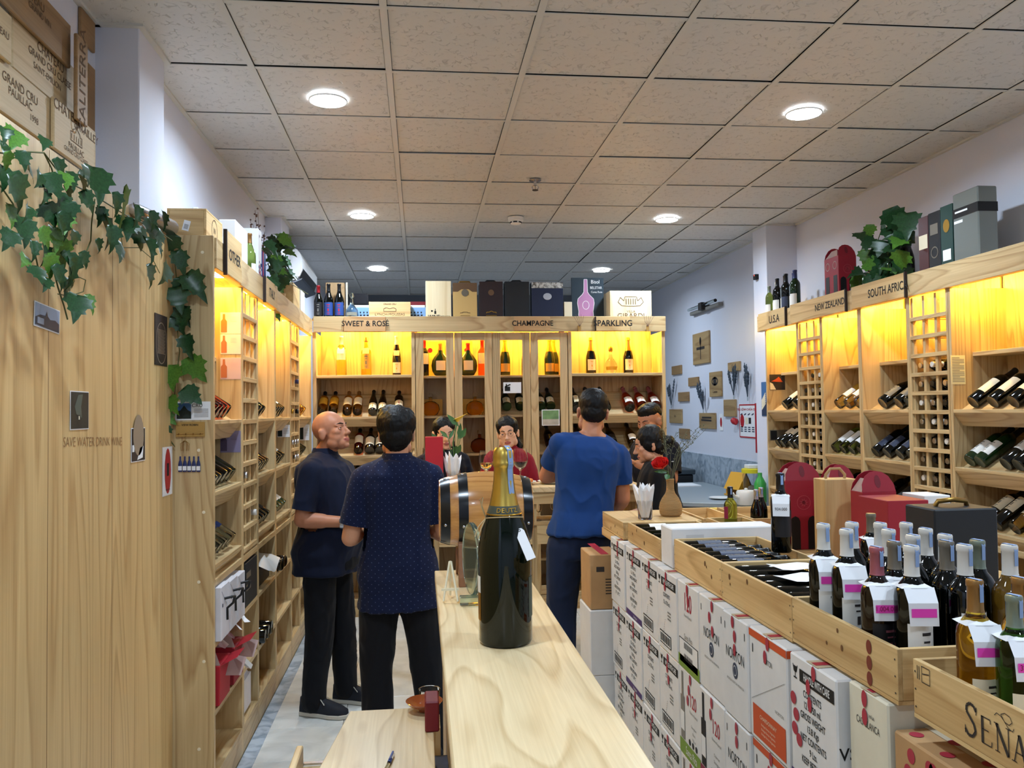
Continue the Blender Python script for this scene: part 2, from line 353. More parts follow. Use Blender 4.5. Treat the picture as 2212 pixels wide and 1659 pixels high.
def rack(side, f, d, y0, y1, label):
    s = side; X = lambda a: f + s*a
    def bx(n, m, a0, a1, ya, yb, za, zb, bev=0):
        x0, x1 = sorted((X(a0), X(a1))); return box(n, m, t, x0, x1, ya, yb, za, zb, bev)
    t = thing('bottle_rack', (X(d/2), (y0+y1)/2, 0), label, 'wine rack', 'lattice bottle racks between the bays')
    bx('side_panel', 'ash_z', 0, d, y0, y0+.016, 0, HB-.001); bx('side_panel', 'ash_z', 0, d, y1-.016, y1, 0, HB-.001)
    bx('back_panel', 'ash_z', d-.01, d, y0+.016, y1-.016, 0, HB+.1); bx('top_panel', 'ash_y', .022, d, y0, y1, HB+.1, HB+.12)
    a, e = y0+.016, y1-.016; n = 3
    for k in range(n+1):
        yy = a + (e-a)*k/n
        for q in (.012, d-.05): bx('rack_post', 'ash_z', q, q+.022, max(a, yy-.011), min(e, yy+.011), RAIL, HB-.005 if q < .1 else 2.2, bev=.001)
    for k in range(12):
        z = .975 + .1065*k
        for q in (.0, d-.06): bx('rack_rung', 'ash_y', q, q+.02 if q else q+.03, a, e, z-.014, z+.008, bev=.001)
    cell = (e-a)/n
    for k in range(n+1):
        yy = min(max(a+cell*k, a+.008), e-.008)
        for j in range(12):
            z = .975+.1065*j
            if k in (1, 2): bx('rack_runner', 'ash_x', .03, d-.06, yy-.02, yy+.02, z-.014, z-.002)
    bx('rail', 'ash_y', 0, d, a, e, RAIL-.03, RAIL); bx('lower_shelf', 'ash_y', 0, d, a, e, LOW-.022, LOW); bx('lower_shelf', 'ash_y', 0, d, a, e, LOW2-.022, LOW2)
    bx('bottom_board', 'ash_y', 0, d, a, e, PL-.022, PL); bx('plinth', 'ash_y', 0, .02, a, e, 0, PL-.022)
    t['cell'] = cell; t['y0'] = a
    warm_lamp(t, X(.15), (y0+y1)/2, HB+.095)
    return t
LF, LD = -.868, .305
bay(-1, LF, LD, 3.665, 4.245, 'open wine shelf bay under the OTHER sign, with three picture cards')
rack(-1, LF, LD, 4.247, 4.625, 'nearly empty lattice bottle rack beside the ITALY sign')
bay(-1, LF, LD, 4.627, 5.185, 'open wine shelf bay under the ITALY sign')
bay(-1, LF, LD, 5.187, 5.795, 'open wine shelf bay behind the bald man, left of the narrow far rack')
rack(-1, LF, LD, 5.797, 6.19, 'narrow lattice bottle rack behind the bald man, with a few necks poking out')
bay(-1, LF, LD, 6.192, 6.885, 'open wine shelf bay in the left back corner of the shop')
RF, RD = 2.82, .33
bay(1, RF, RD, 5.985, 6.575, 'open wine shelf bay under the U.S.A sign')
rack(1, RF, RD, 5.62, 5.983, 'lattice bottle rack below the NEW ZEALAND board')
bay(1, RF, RD, 5.10, 5.618, 'open wine shelf bay with pale yellow bottles, right of the farther right rack')
bay(1, RF, RD, 4.555, 5.098, 'open wine shelf bay with black bottles under the SOUTH AFRICA sign')
rack(1, RF, RD, 4.19, 4.553, 'lattice bottle rack full of bottles at the right, nearer the camera')
bay(1, RF, RD, 3.56, 4.188, 'open wine shelf bay at the right edge with a printed notice inside')
# end panel and fascia boards
e1 = MB().box(-1.06, LF+.004, 3.645, 3.664, 0, 2.41).build('cabinet_end_panel', 'ash_z', None, bev=.002)
tag(e1, 'broad ash end panel of the left shelving, behind the hanging ivy', 'panel')
for k, z in enumerate((.26, .62, .95, 1.24, 1.5, 2.31)):
    p = at(437, 545, Y=3.644) if k == 5 else V((-.905 + (.0 if k % 2 else -.02), 3.644, z))
    MB().lathe([(0, 0), (.007, 0), (.0065, .0015), (0, .002)], 12, frame((0, -1, 0), (0, 0, 1), (p.x, 3.645, p.z))).build('screw_cap', 'cream', e1)
f1 = MB().box(LF-.021, LF+.012, 3.6655, 6.876, HB, HT).build('shelf_header', 'ash_y', None, bev=.002); tag(f1, 'long ash header board above the left wine shelves', 'board')
f2 = MB().box(RF-.02, RF+.021, 3.50, 6.68, HB, HT).build('shelf_header', 'ash_y', None, bev=.002); tag(f2, 'long ash header board above the right wine shelves', 'board')
ep = MB().box(RF-.02, RF+.33, 3.50, 3.558, 0, HB).build('cabinet_end_panel', 'ash_z', None, bev=.002); tag(ep, 'ash end post of the right shelving at the right edge', 'panel')
# signs on the header boards
mat('sign_edge', (40, 26, 20), .6)
def sign(text, side, f, ya, yb, label, tx=0, size=.062, sx=.82, z0=HB+.002, z1=HT+.012):
    s = side; x0, x1 = sorted((f - s*.0005, f - s*.016)); n = (ya+yb)/2
    o = MB().box(x0, x1, ya, yb, z0, z1).build('shelf_sign', 'pine_y', None, bev=.001); tag(o, label, 'sign', 'wooden signs on the shelf headers')
    xf = f - s*.016; r = (0, 1, 0) if s < 0 else (0, -1, 0)
    text_mesh(tm_ := MB(), text, size, face((xf, n+tx, (z0+z1)/2-.004), r, (0, 0, 1)), bold=.012, sx=sx); tm_.build('lettering', 'ink', o)
    ye = ya if s < 0 else ya
    MB().box(x0, x1, ya-.012, ya, z0-.006, z1+.004).build('dark_edge', 'sign_edge', o)
    return o
sign('OTHER', -1, LF+.012, 3.80, 4.10, 'wooden sign reading OTHER on the left header', 0, .072, 1.0, HB-.004, HT+.06)
sign('ITALY', -1, LF+.012, 4.74, 5.11, 'wooden sign reading ITALY on the left header', 0, .072, 1.0, HB-.002, HT+.004)
sign('U.S.A', 1, RF-.02, 6.12, 6.62, 'wooden sign reading U.S.A on the right header', -.06, .085, 1.0)
sign('NEW ZEALAND', 1, RF-.02, 5.21, 6.02, 'wooden sign reading NEW ZEALAND on the right header', -.2, .065, .9)
sign('SOUTH AFRICA', 1, RF-.02, 4.53, 5.12, 'wooden sign reading SOUTH AFRICA on the right header', -.12, .072, .85)

# ---------------------------------------------------------------- back cabinet
BY, BD = 6.9, .34
def bbox(n, m, t, x0, x1, a0, a1, z0, z1, bev=.0015): return box(n, m, t, x0, x1, BY+a0, BY+a1, z0, z1, bev)
def open_back(x0, x1, label):
    t = thing('wine_shelf_bay', ((x0+x1)/2, BY+BD/2, 0), label, 'shelf', 'open bays of the back cabinet')
    bbox('side_panel', 'ash_z', t, x0, x0+.03, 0, BD, 0, 2.305); bbox('side_panel', 'ash_z', t, x1-.03, x1, 0, BD, 0, 2.305)
    a, e = x0+.03, x1-.03
    bbox('back_panel', 'ash_z', t, a, e, BD-.012, BD, 0, 2.42); bbox('top_panel', 'ash_x', t, x0, x1, 0, BD, 2.4, 2.42)
    bbox('flat_shelf', 'ash_x', t, a, e, .0, BD-.012, 1.932, 1.955)
    for z in (1.615, 1.3, .99):
        bbox('shelf_lip', 'ash_x', t, a, e, 0, .05, z-.02, z)
        pr = lambda pts: MB().rings([[(xx, BY+p, q) for p, q in pts] for xx in (a, e)])
        pr([(.045, z-.016), (.045, z), (BD-.014, z+(BD-.059)*math.tan(SLOPE)), (BD-.014, z-.016+(BD-.059)*math.tan(SLOPE))]).build('sloping_board', 'ash_x', t)
        pr([(0, z-.02), (.014, z-.02), (.05, z-.08), (.036, z-.08)]).build('shelf_fascia', 'ash_x', t)
    for z in (.7, .42): bbox('lower_shelf', 'ash_x', t, a, e, 0, BD-.012, z-.02, z)
    bbox('bottom_board', 'ash_x', t, a, e, 0, BD-.012, .12, .14); bbox('plinth', 'ash_x', t, a, e, 0, .02, .0, .12)
    for q in (.27, .73): warm_lamp(t, a+(e-a)*q, BY+.14, 2.398)
    return t
open_back(-.86, -.035, 'open bay of the back cabinet under the SWEET & ROSE sign')
open_back(1.24, 2.075, 'open bay of the back cabinet under the SPARKLING sign')
t = thing('glass_door_cabinet', (.6, BY+BD/2, 0), 'middle section of the back cabinet with four narrow glass doors', 'cabinet')
bbox('side_panel', 'ash_z', t, -.033, -.013, .022, BD, 0, 2.305); bbox('side_panel', 'ash_z', t, 1.218, 1.238, .022, BD, 0, 2.305); bbox('side_panel', 'ash_z', t, .593, .613, .022, BD, 0, 2.305)
bbox('back_panel', 'ash_z', t, -.013, 1.218, BD-.012, BD, 0, 2.42); bbox('top_panel', 'ash_x', t, -.033, 1.238, 0, BD, 2.4, 2.42)
for z in (1.945, 1.615, 1.3, .99, .7, .42, .14):
    bbox('shelf', 'ash_x', t, -.013, .593, .03, BD-.012, z-.02, z)
    if z not in (1.615, 1.3): bbox('shelf', 'ash_x', t, .613, 1.218, .03, BD-.012, z-.02, z)
    else:
        bbox('shelf_lip', 'ash_x', t, .613, 1.218, .026, .06, z-.02, z)
        MB().rings([[(xx, BY+p, q) for p, q in [(.045, z-.016), (.045, z), (BD-.014, z+(BD-.059)*math.tan(SLOPE)), (BD-.014, z-.016+(BD-.059)*math.tan(SLOPE))]] for xx in (.613, 1.218)]).build('sloping_board', 'ash_x', t)
bbox('plinth', 'ash_x', t, -.033, 1.238, .0, .02, 0, .12)
DX = [-.031, .286, .603, .92, 1.236]
mat('pane_glass', (255, 255, 255), .0, trans=1, ior=1.05, spec=.5)
for i in range(4):
    a, e = DX[i]+.002, DX[i+1]-.002; sw = .064
    d = bbox('door', 'ash_z', t, a, a+sw, .0, .022, .125, 2.3); bbox('stile', 'ash_z', d, e-sw, e, .0, .022, .125, 2.3)
    for z0, z1 in ((2.237, 2.3), (.125, .2)): bbox('rail', 'ash_x', d, a+sw, e-sw, .0, .022, z0, z1)
    bbox('pane', 'pane_glass', d, a+sw-.003, e-sw+.003, .009, .013, .198, 2.239, 0)
for q in (.12, .46, .76, 1.08): warm_lamp(t, q, BY+.14, 2.398)
f3 = MB().box(-.85, 2.078, BY-.022, BY-.001, 2.305, 2.432).build('shelf_header', 'ash_x', None, bev=.002); tag(f3, 'ash header board across the back cabinet', 'board')
def bsign(text, x0, x1, label, size=.075, tx=0, edge=None, m='pine_x', z0=2.309, z1=2.428):
    o = MB().box(x0, x1, BY-.036, BY-.0225, z0, z1).build('shelf_sign', m, None, bev=.001); tag(o, label, 'sign', 'wooden signs on the shelf headers')
    text_mesh(b := MB(), text, size, face(((x0+x1)/2+tx, BY-.036, 2.37), (1, 0, 0), (0, 0, 1)), bold=.014, sx=.92); b.build('lettering', 'ink', o)
    if edge is not None: MB().box(edge-.008, edge, BY-.037, BY-.0225, z0, z1).build('dark_edge', 'sign_edge', o)
wood('sign_wood', 'x', (206, 168, 118), (160, 112, 66), ring=10, rough=.6)
bsign('SWEET & ROSÉ', -.605, -.27, 'wooden sign reading SWEET & ROSE on the back header', .062, .005, m='sign_wood')
bsign('CHAMPAGNE', .782, 1.085, 'wooden sign reading CHAMPAGNE on the back header', .062, .005, m='sign_wood')
bsign('SPARKLING', 1.475, 1.765, 'wooden sign reading SPARKLING on the back header', .07, .0, edge=1.475)
# ================================================================ BOTTLES
PROF = {
 'bordeaux': [(0, .006), (.028, .002), (.034, .0), (.0375, .005), (.0375, .19), (.0355, .203), (.028, .217), (.019, .228), (.0152, .24), (.0142, .285), (.016, .287), (.016, .297), (.0145, .3), (0, .3)],
 'burgundy': [(0, .006), (.03, .002), (.037, 0), (.0405, .005), (.0405, .15), (.038, .168), (.031, .19), (.023, .211), (.0168, .232), (.0145, .25), (.0142, .285), (.016, .287), (.016, .297), (.0145, .3), (0, .3)],
 'champagne': [(0, .008), (.034, .002), (.041, 0), (.0445, .006), (.0445, .135), (.042, .155), (.035, .183), (.026, .212), (.019, .238), (.0155, .26), (.0148, .288), (.0185, .291), (.0185, .3), (.0165, .303), (.0165, .312), (.014, .318), (0, .318)],
 'hock': [(0, .006), (.03, .002), (.034, 0), (.0365, .005), (.0365, .14), (.033, .18), (.026, .22), (.019, .258), (.0155, .29), (.0142, .322), (.016, .324), (.016, .334), (.0145, .337), (0, .337)],
 'spirit': [(0, .004), (.03, .001), (.036, 0), (.039, .005), (.039, .18), (.036, .195), (.022, .208), (.0155, .218), (.0145, .262), (.017, .264), (.017, .292), (.015, .295), (0, .295)],
 'decanter': [(0, .004), (.03, 0), (.038, .004), (.05, .02), (.058, .055), (.052, .085), (.032, .115), (.018, .135), (.013, .16), (.0125, .19), (.018, .197), (.018, .222), (.012, .235), (0, .237)],
 'bocksbeutel': [(0, .004), (.03, 0), (.045, .006), (.062, .035), (.068, .075), (.062, .112), (.045, .142), (.026, .163), (.0165, .182), (.014, .2), (.0138, .225), (.016, .227), (.016, .238), (.0145, .24), (0, .24)]}
NECK = {'bordeaux': .236, 'burgundy': .236, 'champagne': .2, 'hock': .262, 'spirit': .26, 'decanter': .19, 'bocksbeutel': .186}
RAD = {'bordeaux': .0375, 'burgundy': .0405, 'champagne': .0445, 'hock': .0365, 'spirit': .039, 'decanter': .05, 'bocksbeutel': .066}
LABZ = {'bordeaux': (.055, .15), 'burgundy': (.035, .12), 'champagne': (.04, .115), 'hock': (.035, .115), 'spirit': (.04, .15), 'decanter': (.03, .06), 'bocksbeutel': (.04, .11)}
BT = {}
def bottle_template(shape, glass, cap, lab, lz=None, ang=62, name='wine_bottle', emblem=None, strip=None, seg=20, neckonly=False):
    key = (shape, glass, cap, lab, lz, ang, emblem, strip)
    if key in BT: return BT[key]
    pr = PROF[shape]; sy = .55 if shape == 'bocksbeutel' else 1
    b = MB().lathe(pr, seg, sy=sy).build(name, glass, None, smooth=50)
    if cap:
        z0 = NECK[shape]; q = [(r+.0007, z) for r, z in pr if z >= z0 and r > 0]
        r0 = [(1-(z0-a[1])/(c[1]-a[1]))*0 + a[0]+(c[0]-a[0])*(z0-a[1])/(c[1]-a[1]) for a, c in zip(pr[:-1], pr[1:]) if a[1] <= z0 <= c[1] and c[1] > a[1]]
        q = [(r0[0]+.0007, z0)] + q + [(0, pr[-1][1]+.0008)]
        c_ = MB().lathe(q, seg, caps=False).build('capsule', cap, b, smooth=45)
        if strip: # excise strip over the top
            zt = pr[-1][1]+.0016; rr = pr[-2][0]+.0016
            m_ = MB().rings([[(x, -rr if k in (0, 1) else 0, 0)] for k, x in ((0, 0),)], False, False) if 0 else MB()
            pts = [(-rr-.0006, zt-.045), (-rr-.0008, zt-.012), (-rr+.002, zt), (rr-.002, zt), (rr+.0008, zt-.012), (rr+.0006, zt-.045)]
            m_.rings([[(-.005, y, z), (.005, y, z)] for y, z in pts], False, False).build('seal_strip', 'seal_blue', b)
    if lab:
        za, zb = lz or LABZ[shape]; R_ = RAD[shape]+.0006; a = rad(ang)
        rs = lambda z: [(R_*cos(-pi/2+a*(2*j/12-1)), R_*sy*sin(-pi/2+a*(2*j/12-1)), z) for j in range(13)]
        if shape == 'bocksbeutel': rs = lambda z: [((.034*(2*j/12-1)), -.0395, z) for j in range(13)]
        l_ = MB().rings([rs(za), rs((za+zb)/2), rs(zb)], False, False).build('label', lab, b, smooth=True)
        if emblem:
            e_ = MB(); w = R_*a*.5
            def cv(x, z): t_ = x/R_; return (R_*1.012*cos(-pi/2+t_), R_*1.012*sy*sin(-pi/2+t_), z)
            h = zb-za
            for (x0, x1, k0, k1) in ((-.55, .55, .78, .84), (-.4, .4, .64, .68), (-.25, .25, .3, .52), (-.5, .5, .16, .2), (-.4, .4, .07, .1)):
                n_ = 4; e_.rings([[cv((x0+(x1-x0)*j/n_)*w, za+h*k) for j in range(n_+1)] for k in (k0, k1)], False, False)
            e_.build('label_print', emblem, b)
    for o in [b]+list(b.children): o.hide_render = False
    b['R'] = RAD[shape]; BT[key] = b; return b
mat('seal_blue', (140, 165, 205), .6)
def put(tm, mtx, label, cat='bottle', group=None):
    o = copy_tree(tm); o.matrix_basis = mtx; return tag(o, label, cat, group)
def stand(tm, p, label, group=None, turn=0, tilt=0, sc=1): return put(tm, M.Translation(V(p)) @ M.Rotation(turn, 4, 'Z') @ M.Rotation(tilt, 4, 'X') @ M.Scale(sc, 4), label, 'bottle', group)
B = bottle_template
mat('lab_grey', (120, 118, 112), .6); mat('lab_white', (236, 232, 224), .6); mat('lab_navy', (52, 60, 84), .5); mat('lab_pink', (220, 150, 140), .6); mat('lab_black', (26, 24, 26), .5); mat('cap_pink', (164, 92, 100), .4, metal=.3)
mat('cap_black', (16, 16, 18), .35); mat('cap_white', (216, 212, 204), .4); mat('cap_grey', (120, 112, 98), .4, metal=.3); mat('cap_gold', (150, 110, 60), .4, metal=.5); mat('cap_blue', (40, 50, 96), .4); mat('cap_sage', (128, 138, 122), .4, metal=.4)
mat('lab_blue', (38, 66, 130), .5); mat('lab_red', (180, 30, 40), .5); mat('lab_gold', (214, 170, 90), .4, metal=.5); mat('print_grey', (130, 126, 120), .7); mat('print_dark', (50, 44, 42), .7)

# ---- bottles lying on the sloping shelves of the side runs: base on the lip, neck up towards the wall
ORD = ['first', 'second', 'third', 'fourth', 'fifth', 'sixth', 'seventh', 'eighth', 'ninth', 'tenth', 'eleventh', 'twelfth']
def nth(i, n): return '' if n < 2 else ', leftmost' if i == 0 else ', rightmost' if i == n-1 else ', %s from left' % ORD[i]
def slope_row(side, f, y_list, z, tm, label, group, sc=1, ang=None):
    th = SLOPE; R_ = tm['R']*sc + .003
    d = V((side*cos(th), 0, sin(th))); up = V((-side*sin(th), 0, cos(th)))
    for i, y in enumerate(y_list):
        base = V((f + side*.05, y, z)) + up*R_ + d*.004
        put(tm, frame(d, up, base) @ M.Scale(sc, 4), label + nth(i, len(y_list)), 'bottle', group)
def span(a, b, n): return [a + (b-a)*(k+.5)/n for k in range(n)]
W = lambda cap='cap_black', lab='lab_white', lz=None, g='glass_dark', shape='bordeaux', em=None: B(shape, g, cap, lab, lz, 62, emblem=em)
# right run
slope_row(1, RF, [6.30, 6.12], SH[0], W(lz=(.07, .15), lab='cream'), 'dark bottle with cream label on the upper U.S.A slope', 'bottles on the U.S.A shelves')
slope_row(1, RF, [6.44, 6.35, 6.21, 6.12], SH[1], W(lz=(.1, .17)), 'dark bottle with white label on the second U.S.A slope', 'bottles on the U.S.A shelves')
slope_row(1, RF, [6.44, 6.35, 6.22], SH[2], W(lz=(.05, .16)), 'dark bottle with tall white label on the low U.S.A slope', 'bottles on the U.S.A shelves')
slope_row(1, RF, [5.46, 5.33, 5.2], SH[0], W('cap_white', 'white', (.07, .15), 'white_wine'), 'pale yellow bottle on the upper slope right of the farther rack', 'bottles on the New Zealand shelves')
slope_row(1, RF, [5.52, 5.41, 5.29, 5.18], SH[1], W('cap_black', 'white', (.06, .17), 'pale_green_glass'), 'greenish bottle on the second slope right of the farther rack', 'bottles on the New Zealand shelves')
slope_row(1, RF, [5.5, 5.36, 5.22], SH[2], W('cap_black', 'lab_grey'), 'dark bottle on the slope behind the wooden gift box', 'bottles on the New Zealand shelves')
slope_row(1, RF, [4.9, 4.73, 4.62], SH[0], W('cap_black', 'lab_grey', (.045, .14), em='lab_black', shape='burgundy'), 'black bottle with grey label on the upper SOUTH AFRICA slope', 'bottles on the South Africa shelves')
slope_row(1, RF, [5.0, 4.87, 4.73, 4.62], SH[1], W('cap_black', 'lab_navy', (.045, .14), em='lab_grey'), 'black bottle with navy label on the second SOUTH AFRICA slope', 'bottles on the South Africa shelves')
slope_row(1, RF, [4.98, 4.8, 4.64], SH[2], W('cap_black', 'lab_black', (.045, .14)), 'black bottle on the lowest SOUTH AFRICA slope', 'bottles on the South Africa shelves')
slope_row(1, RF, [4.05, 3.9, 3.755, 3.63], SH[0], W(lz=(.065, .17), lab='cream', em='cream'), 'large-labelled dark bottle on the upper slope at the right edge', 'bottles on the right edge shelves')
slope_row(1, RF, [4.09, 4.01], SH[1], W(lz=(.04, .14), em='print_grey', g='glass_green'), 'green bottle with white label in the pair at the right edge', 'bottles on the right edge shelves')
slope_row(1, RF, [3.82, 3.735, 3.64], SH[1], W(lz=(.09, .19), lab='lab_white', em='print_grey'), 'dark bottle right of the green pair at the right edge', 'bottles on the right edge shelves')
slope_row(1, RF, [3.99, 3.9], SH[2], W(lz=(.09, .19), lab='cream', em='print_grey'), 'dark bottle with pale label behind the black gift box', 'bottles on the right edge shelves')
slope_row(1, RF, [3.77, 3.66], SH[2], W(lz=(.08, .16), lab='cream', em='print_grey', g='white_wine'), 'pale yellow bottle on the low slope at the right edge', 'bottles on the right edge shelves')
# left run
slope_row(-1, LF, span(3.695, 4.085, 5), SH[0], W('cap_black', 'cream', (.12, .18), 'rose_wine'), 'rosé bottle with black capsule on the upper OTHER slope', 'bottles on the OTHER shelves')
slope_row(-1, LF, [3.728, 3.8, 3.872], SH[1], W('silver_foil', 'lab_grey', (.07, .13), 'glass_dark', 'spirit'), 'small dark bottle on the second OTHER slope', 'bottles on the OTHER shelves', sc=.85)
slope_row(-1, LF, [3.96, 4.05, 4.14], SH[1], W('cap_grey', None, None, 'blue_grey_glass', 'spirit'), 'clear grey spirit bottle on the second OTHER slope', 'bottles on the OTHER shelves')
slope_row(-1, LF, span(3.7, 4.0, 3), SH[2], W('steel', 'lab_white', (.07, .11), 'clear_spirit', 'spirit', 'lab_red'), 'clear spirit bottle with white and red label under OTHER', 'bottles on the OTHER shelves')
slope_row(-1, LF, [4.05, 4.13], SH[2], W('steel', 'lab_blue', (.08, .11), 'clear_spirit', 'spirit'), 'clear spirit bottle with blue label under OTHER', 'bottles on the OTHER shelves')
slope_row(-1, LF, span(4.66, 4.98, 3), SH[0], W('cap_black', 'lab_black', (.05, .14)), 'black bottle on the upper ITALY slope', 'bottles on the ITALY shelves')
slope_row(-1, LF, span(4.66, 5.06, 5), SH[1], W('red_foil', 'lab_black', (.09, .19), 'glass_brown'), 'dark red bottle with red capsule on the second ITALY slope', 'bottles on the ITALY shelves')
slope_row(-1, LF, [4.7, 4.785, 4.87], SH[2], W(lz=(.04, .15), em='print_dark', g='glass_dark'), 'dark green bottle with white label on the third ITALY slope', 'bottles on the ITALY shelves')
slope_row(-1, LF, [4.96, 5.06], SH[2], W('cap_black', 'lab_black', (.05, .15)), 'plain black bottle on the third ITALY slope', 'bottles on the ITALY shelves')
slope_row(-1, LF, span(5.22, 5.66, 5), SH[0], W(lz=(.05, .17)), 'white-labelled dark bottle, upper slope left of the narrow far rack', 'bottles in the third left bay')
slope_row(-1, LF, span(5.22, 5.66, 4), SH[1], W(lz=(.05, .16), em='print_grey'), 'white-labelled dark bottle, second slope left of the narrow far rack', 'bottles in the third left bay')
slope_row(-1, LF, span(5.22, 5.7, 5), SH[2], W(lz=(.04, .18), g='glass_green', em='cream'), 'broad-labelled green bottle, third slope left of the narrow far rack', 'bottles in the third left bay')
slope_row(-1, LF, span(6.24, 6.7, 4), SH[0], W('cap_white', 'white', (.06, .16), 'golden_wine'), 'golden bottle on the upper slope in the left back corner', 'bottles in the left corner bay')
slope_row(-1, LF, span(6.24, 6.7, 4), SH[1], W('cap_black', 'lab_white', (.08, .17)), 'dark bottle on the second slope in the left back corner', 'bottles in the left corner bay')
# display bottles standing on the flat shelves of the right run
mat('card_orange', (226, 150, 90), .7)
def neck_card(o, m, side=1, z=.21):
    T = o.matrix_basis; c = MB().rings([[(-.03, -.02, z+.012), (-.03, .02, z+.012)], [(-.012, -.022, z+.018), (-.012, .022, z+.018)]] if 0 else [[(x, -.026, z+.012), (x, -.066, z-.035)] for x in (-.025, .025)], False, False, T=T)
    r = c.build('neck_card', m, o); return r
for y, tm, lab, cm in ((6.10, W('cream', 'white', (.0+.03, .13)), 'dark bottle with white label standing on the flat shelf under U.S.A', 'paper'),
                   (5.22, W('cap_black', 'white', (.02, .13)), 'dark bottle with white label standing on the flat shelf behind the NEW ZEALAND upright', 'paper'),
                   (4.68, W('lab_gold', 'lab_grey', (.02, .13), em='lab_black', shape='burgundy'), 'black bottle with grey label and orange neck card on the flat shelf under SOUTH AFRICA', 'card_orange'),
                   (3.70, W('red_foil', 'cream', (.07, .17)), 'dark bottle with red capsule and white neck card at the right edge', 'paper')):
    o = stand(tm, (RF+.2, y, FLAT+.001), lab, 'display bottles on the flat shelves', turn=-pi/2+.35); neck_card(o, cm)
# necks in the racks
def rack_bottles(side, f, d, y0, y1, cells, caps, label, group):
    a, e = y0+.016, y1-.016; cw = (e-a)/3
    for n, (c, r) in enumerate(cells):
        y = a+cw*(c+.5); z = .975+.1065*r+.05
        tm = B('bordeaux', 'glass_dark', caps[n % len(caps)], None, seg=12)
        put(tm, frame((-side, 0, 0), (0, 0, 1), (f+side*(d-.012), y, z)), '%s, %s column, %s row from top' % (label, ORD[2-c] if side > 0 else ORD[c], ORD[8-r]), 'bottle', group)
rack_bottles(1, RF, RD, 4.19, 4.553, [(c, r) for r in range(0, 9) for c in range(3) if (c, r) not in ((0, 8), )][:26], ['cap_white', 'silver_foil', 'cap_black', 'silver_foil'], 'bottle neck in the nearer right rack', 'bottles in the nearer right rack')
rack_bottles(1, RF, RD, 5.62, 5.983, [(c, r) for r in range(0, 9) for c in range(3) if (c, r) not in ((0, 4), (1, 5), (2, 8))], ['silver_foil', 'cap_black', 'cap_white', 'cap_black', 'silver_foil'], 'bottle neck in the farther right rack', 'bottles in the farther right rack')
rack_bottles(-1, LF-.0, LD, 5.797, 6.19, [(0, 6), (2, 6), (2, 8), (0, 4), (1, 4), (2, 4), (1, 3), (2, 3), (2, 2)], ['gold_foil', 'cap_black', 'cap_blue', 'silver_foil', 'silver_foil', 'silver_foil', 'silver_foil', 'silver_foil', 'cap_grey'], 'bottle neck in the far left rack', 'bottles in the far left rack')
rack_bottles(-1, LF-.0, LD, 4.247, 4.625, [(0, 3), (2, 1)], ['silver_foil', 'cap_white'], 'lone bottle neck in the near left rack', 'bottles in the near left rack')

# ---- back cabinet
def lean(x, z, tm, label, group, sc=1, sh=0):
    th = SLOPE; d = V((0, cos(th), sin(th))); up = V((0, -sin(th), cos(th)))
    put(tm, frame(d, up, V((x, BY+.045, z)) + up*(tm['R']*sc+.004) + d*(.006+sh)) @ M.Scale(sc, 4), label, 'bottle', group)
bx = lambda px, py=808: at(px, py, Y=BY+.14).x
gt, gp = 'bottles on the lit top shelf of the back cabinet', 'bottles leaning on the back cabinet shelves'
o = stand(W('cap_white', 'white', (.12, .2), 'white_wine'), (bx(737), BY+.16, 1.9565), 'pale bottle with two white labels, leftmost on the lit top shelf', gt, 0, 0, 1.1); neck_card(o, 'paper', z=.2)
o = stand(B('spirit', 'golden_wine', 'cap_gold', 'lab_gold', (.05, .17), emblem='print_grey'), (bx(791), BY+.16, 1.9565), 'golden spirit bottle in the middle of the SWEET & ROSE top shelf', gt, sc=1.08); neck_card(o, 'lab_pink', z=.2)
o = stand(W('cap_white', 'cream', (.02, .11), 'glass_brown', 'hock', 'gold_label'), (bx(857), BY+.16, 1.9565), 'dark brown slim bottle with pink neck card right on the SWEET & ROSE top shelf', gt, sc=.98); neck_card(o, 'lab_pink', z=.2)
for i, px in enumerate((699, 722)): lean(bx(px, 895), 1.615, W('cap_black', 'gold_label', (.08, .17), 'golden_wine'), 'golden bottle with gold label leaning under SWEET & ROSE' + nth(i, 2), gp)
for i, px in enumerate((752, 774)): lean(bx(px, 895), 1.615, W('cap_gold', 'cream', (.07, .17), 'golden_wine'), 'golden bottle with cream label leaning under SWEET & ROSE' + nth(i, 2), gp)
for i, px in enumerate((806, 827)): lean(bx(px, 895), 1.615, W('cap_black', 'cream', (.02, .1), 'glass_brown', 'hock', 'gold_label'), 'slim dark bottle with low label leaning under SWEET & ROSE' + nth(i, 2), gp, sc=.95)
lean(bx(862, 895), 1.615, W('cap_black', 'cream', (.05, .12), 'glass_brown', 'bordeaux', 'lab_red'), 'dark bottle with a red band leaning behind the young man in dotted shirt', gp)
for i, px in enumerate((704, 776)): lean(bx(px, 975), 1.3, W('cap_black', 'cream', (.07, .17), 'rose_wine'), 'rosé bottle with cream label beside the bald man' + nth(i, 2), gp)
for i, px in enumerate((800, 822)): lean(bx(px, 975), 1.3, W('cap_black', 'cream', (.04, .14), 'glass_brown', 'burgundy'), 'dark bottle with cream label on the second back shelf' + nth(i, 2), gp)
for i, px in enumerate((750, 771, 792)): lean(bx(px, 1040), .99, W('cap_black', 'lab_white', (.06, .15)), 'dark white-labelled bottle low between the two men' + nth(i, 3), gp)
for px in (1278, 1359): stand(B('champagne', 'glass_dark', 'gold_foil', 'cream', (.03, .125), 50, 'champagne_bottle', 'gold_label'), (bx(px), BY+.16, 1.9565), 'champagne bottle with gold neck on the lit shelf under SPARKLING, '+('left of the clear decanter' if px < 1300 else 'right of the clear decanter'), gt, sc=.98)
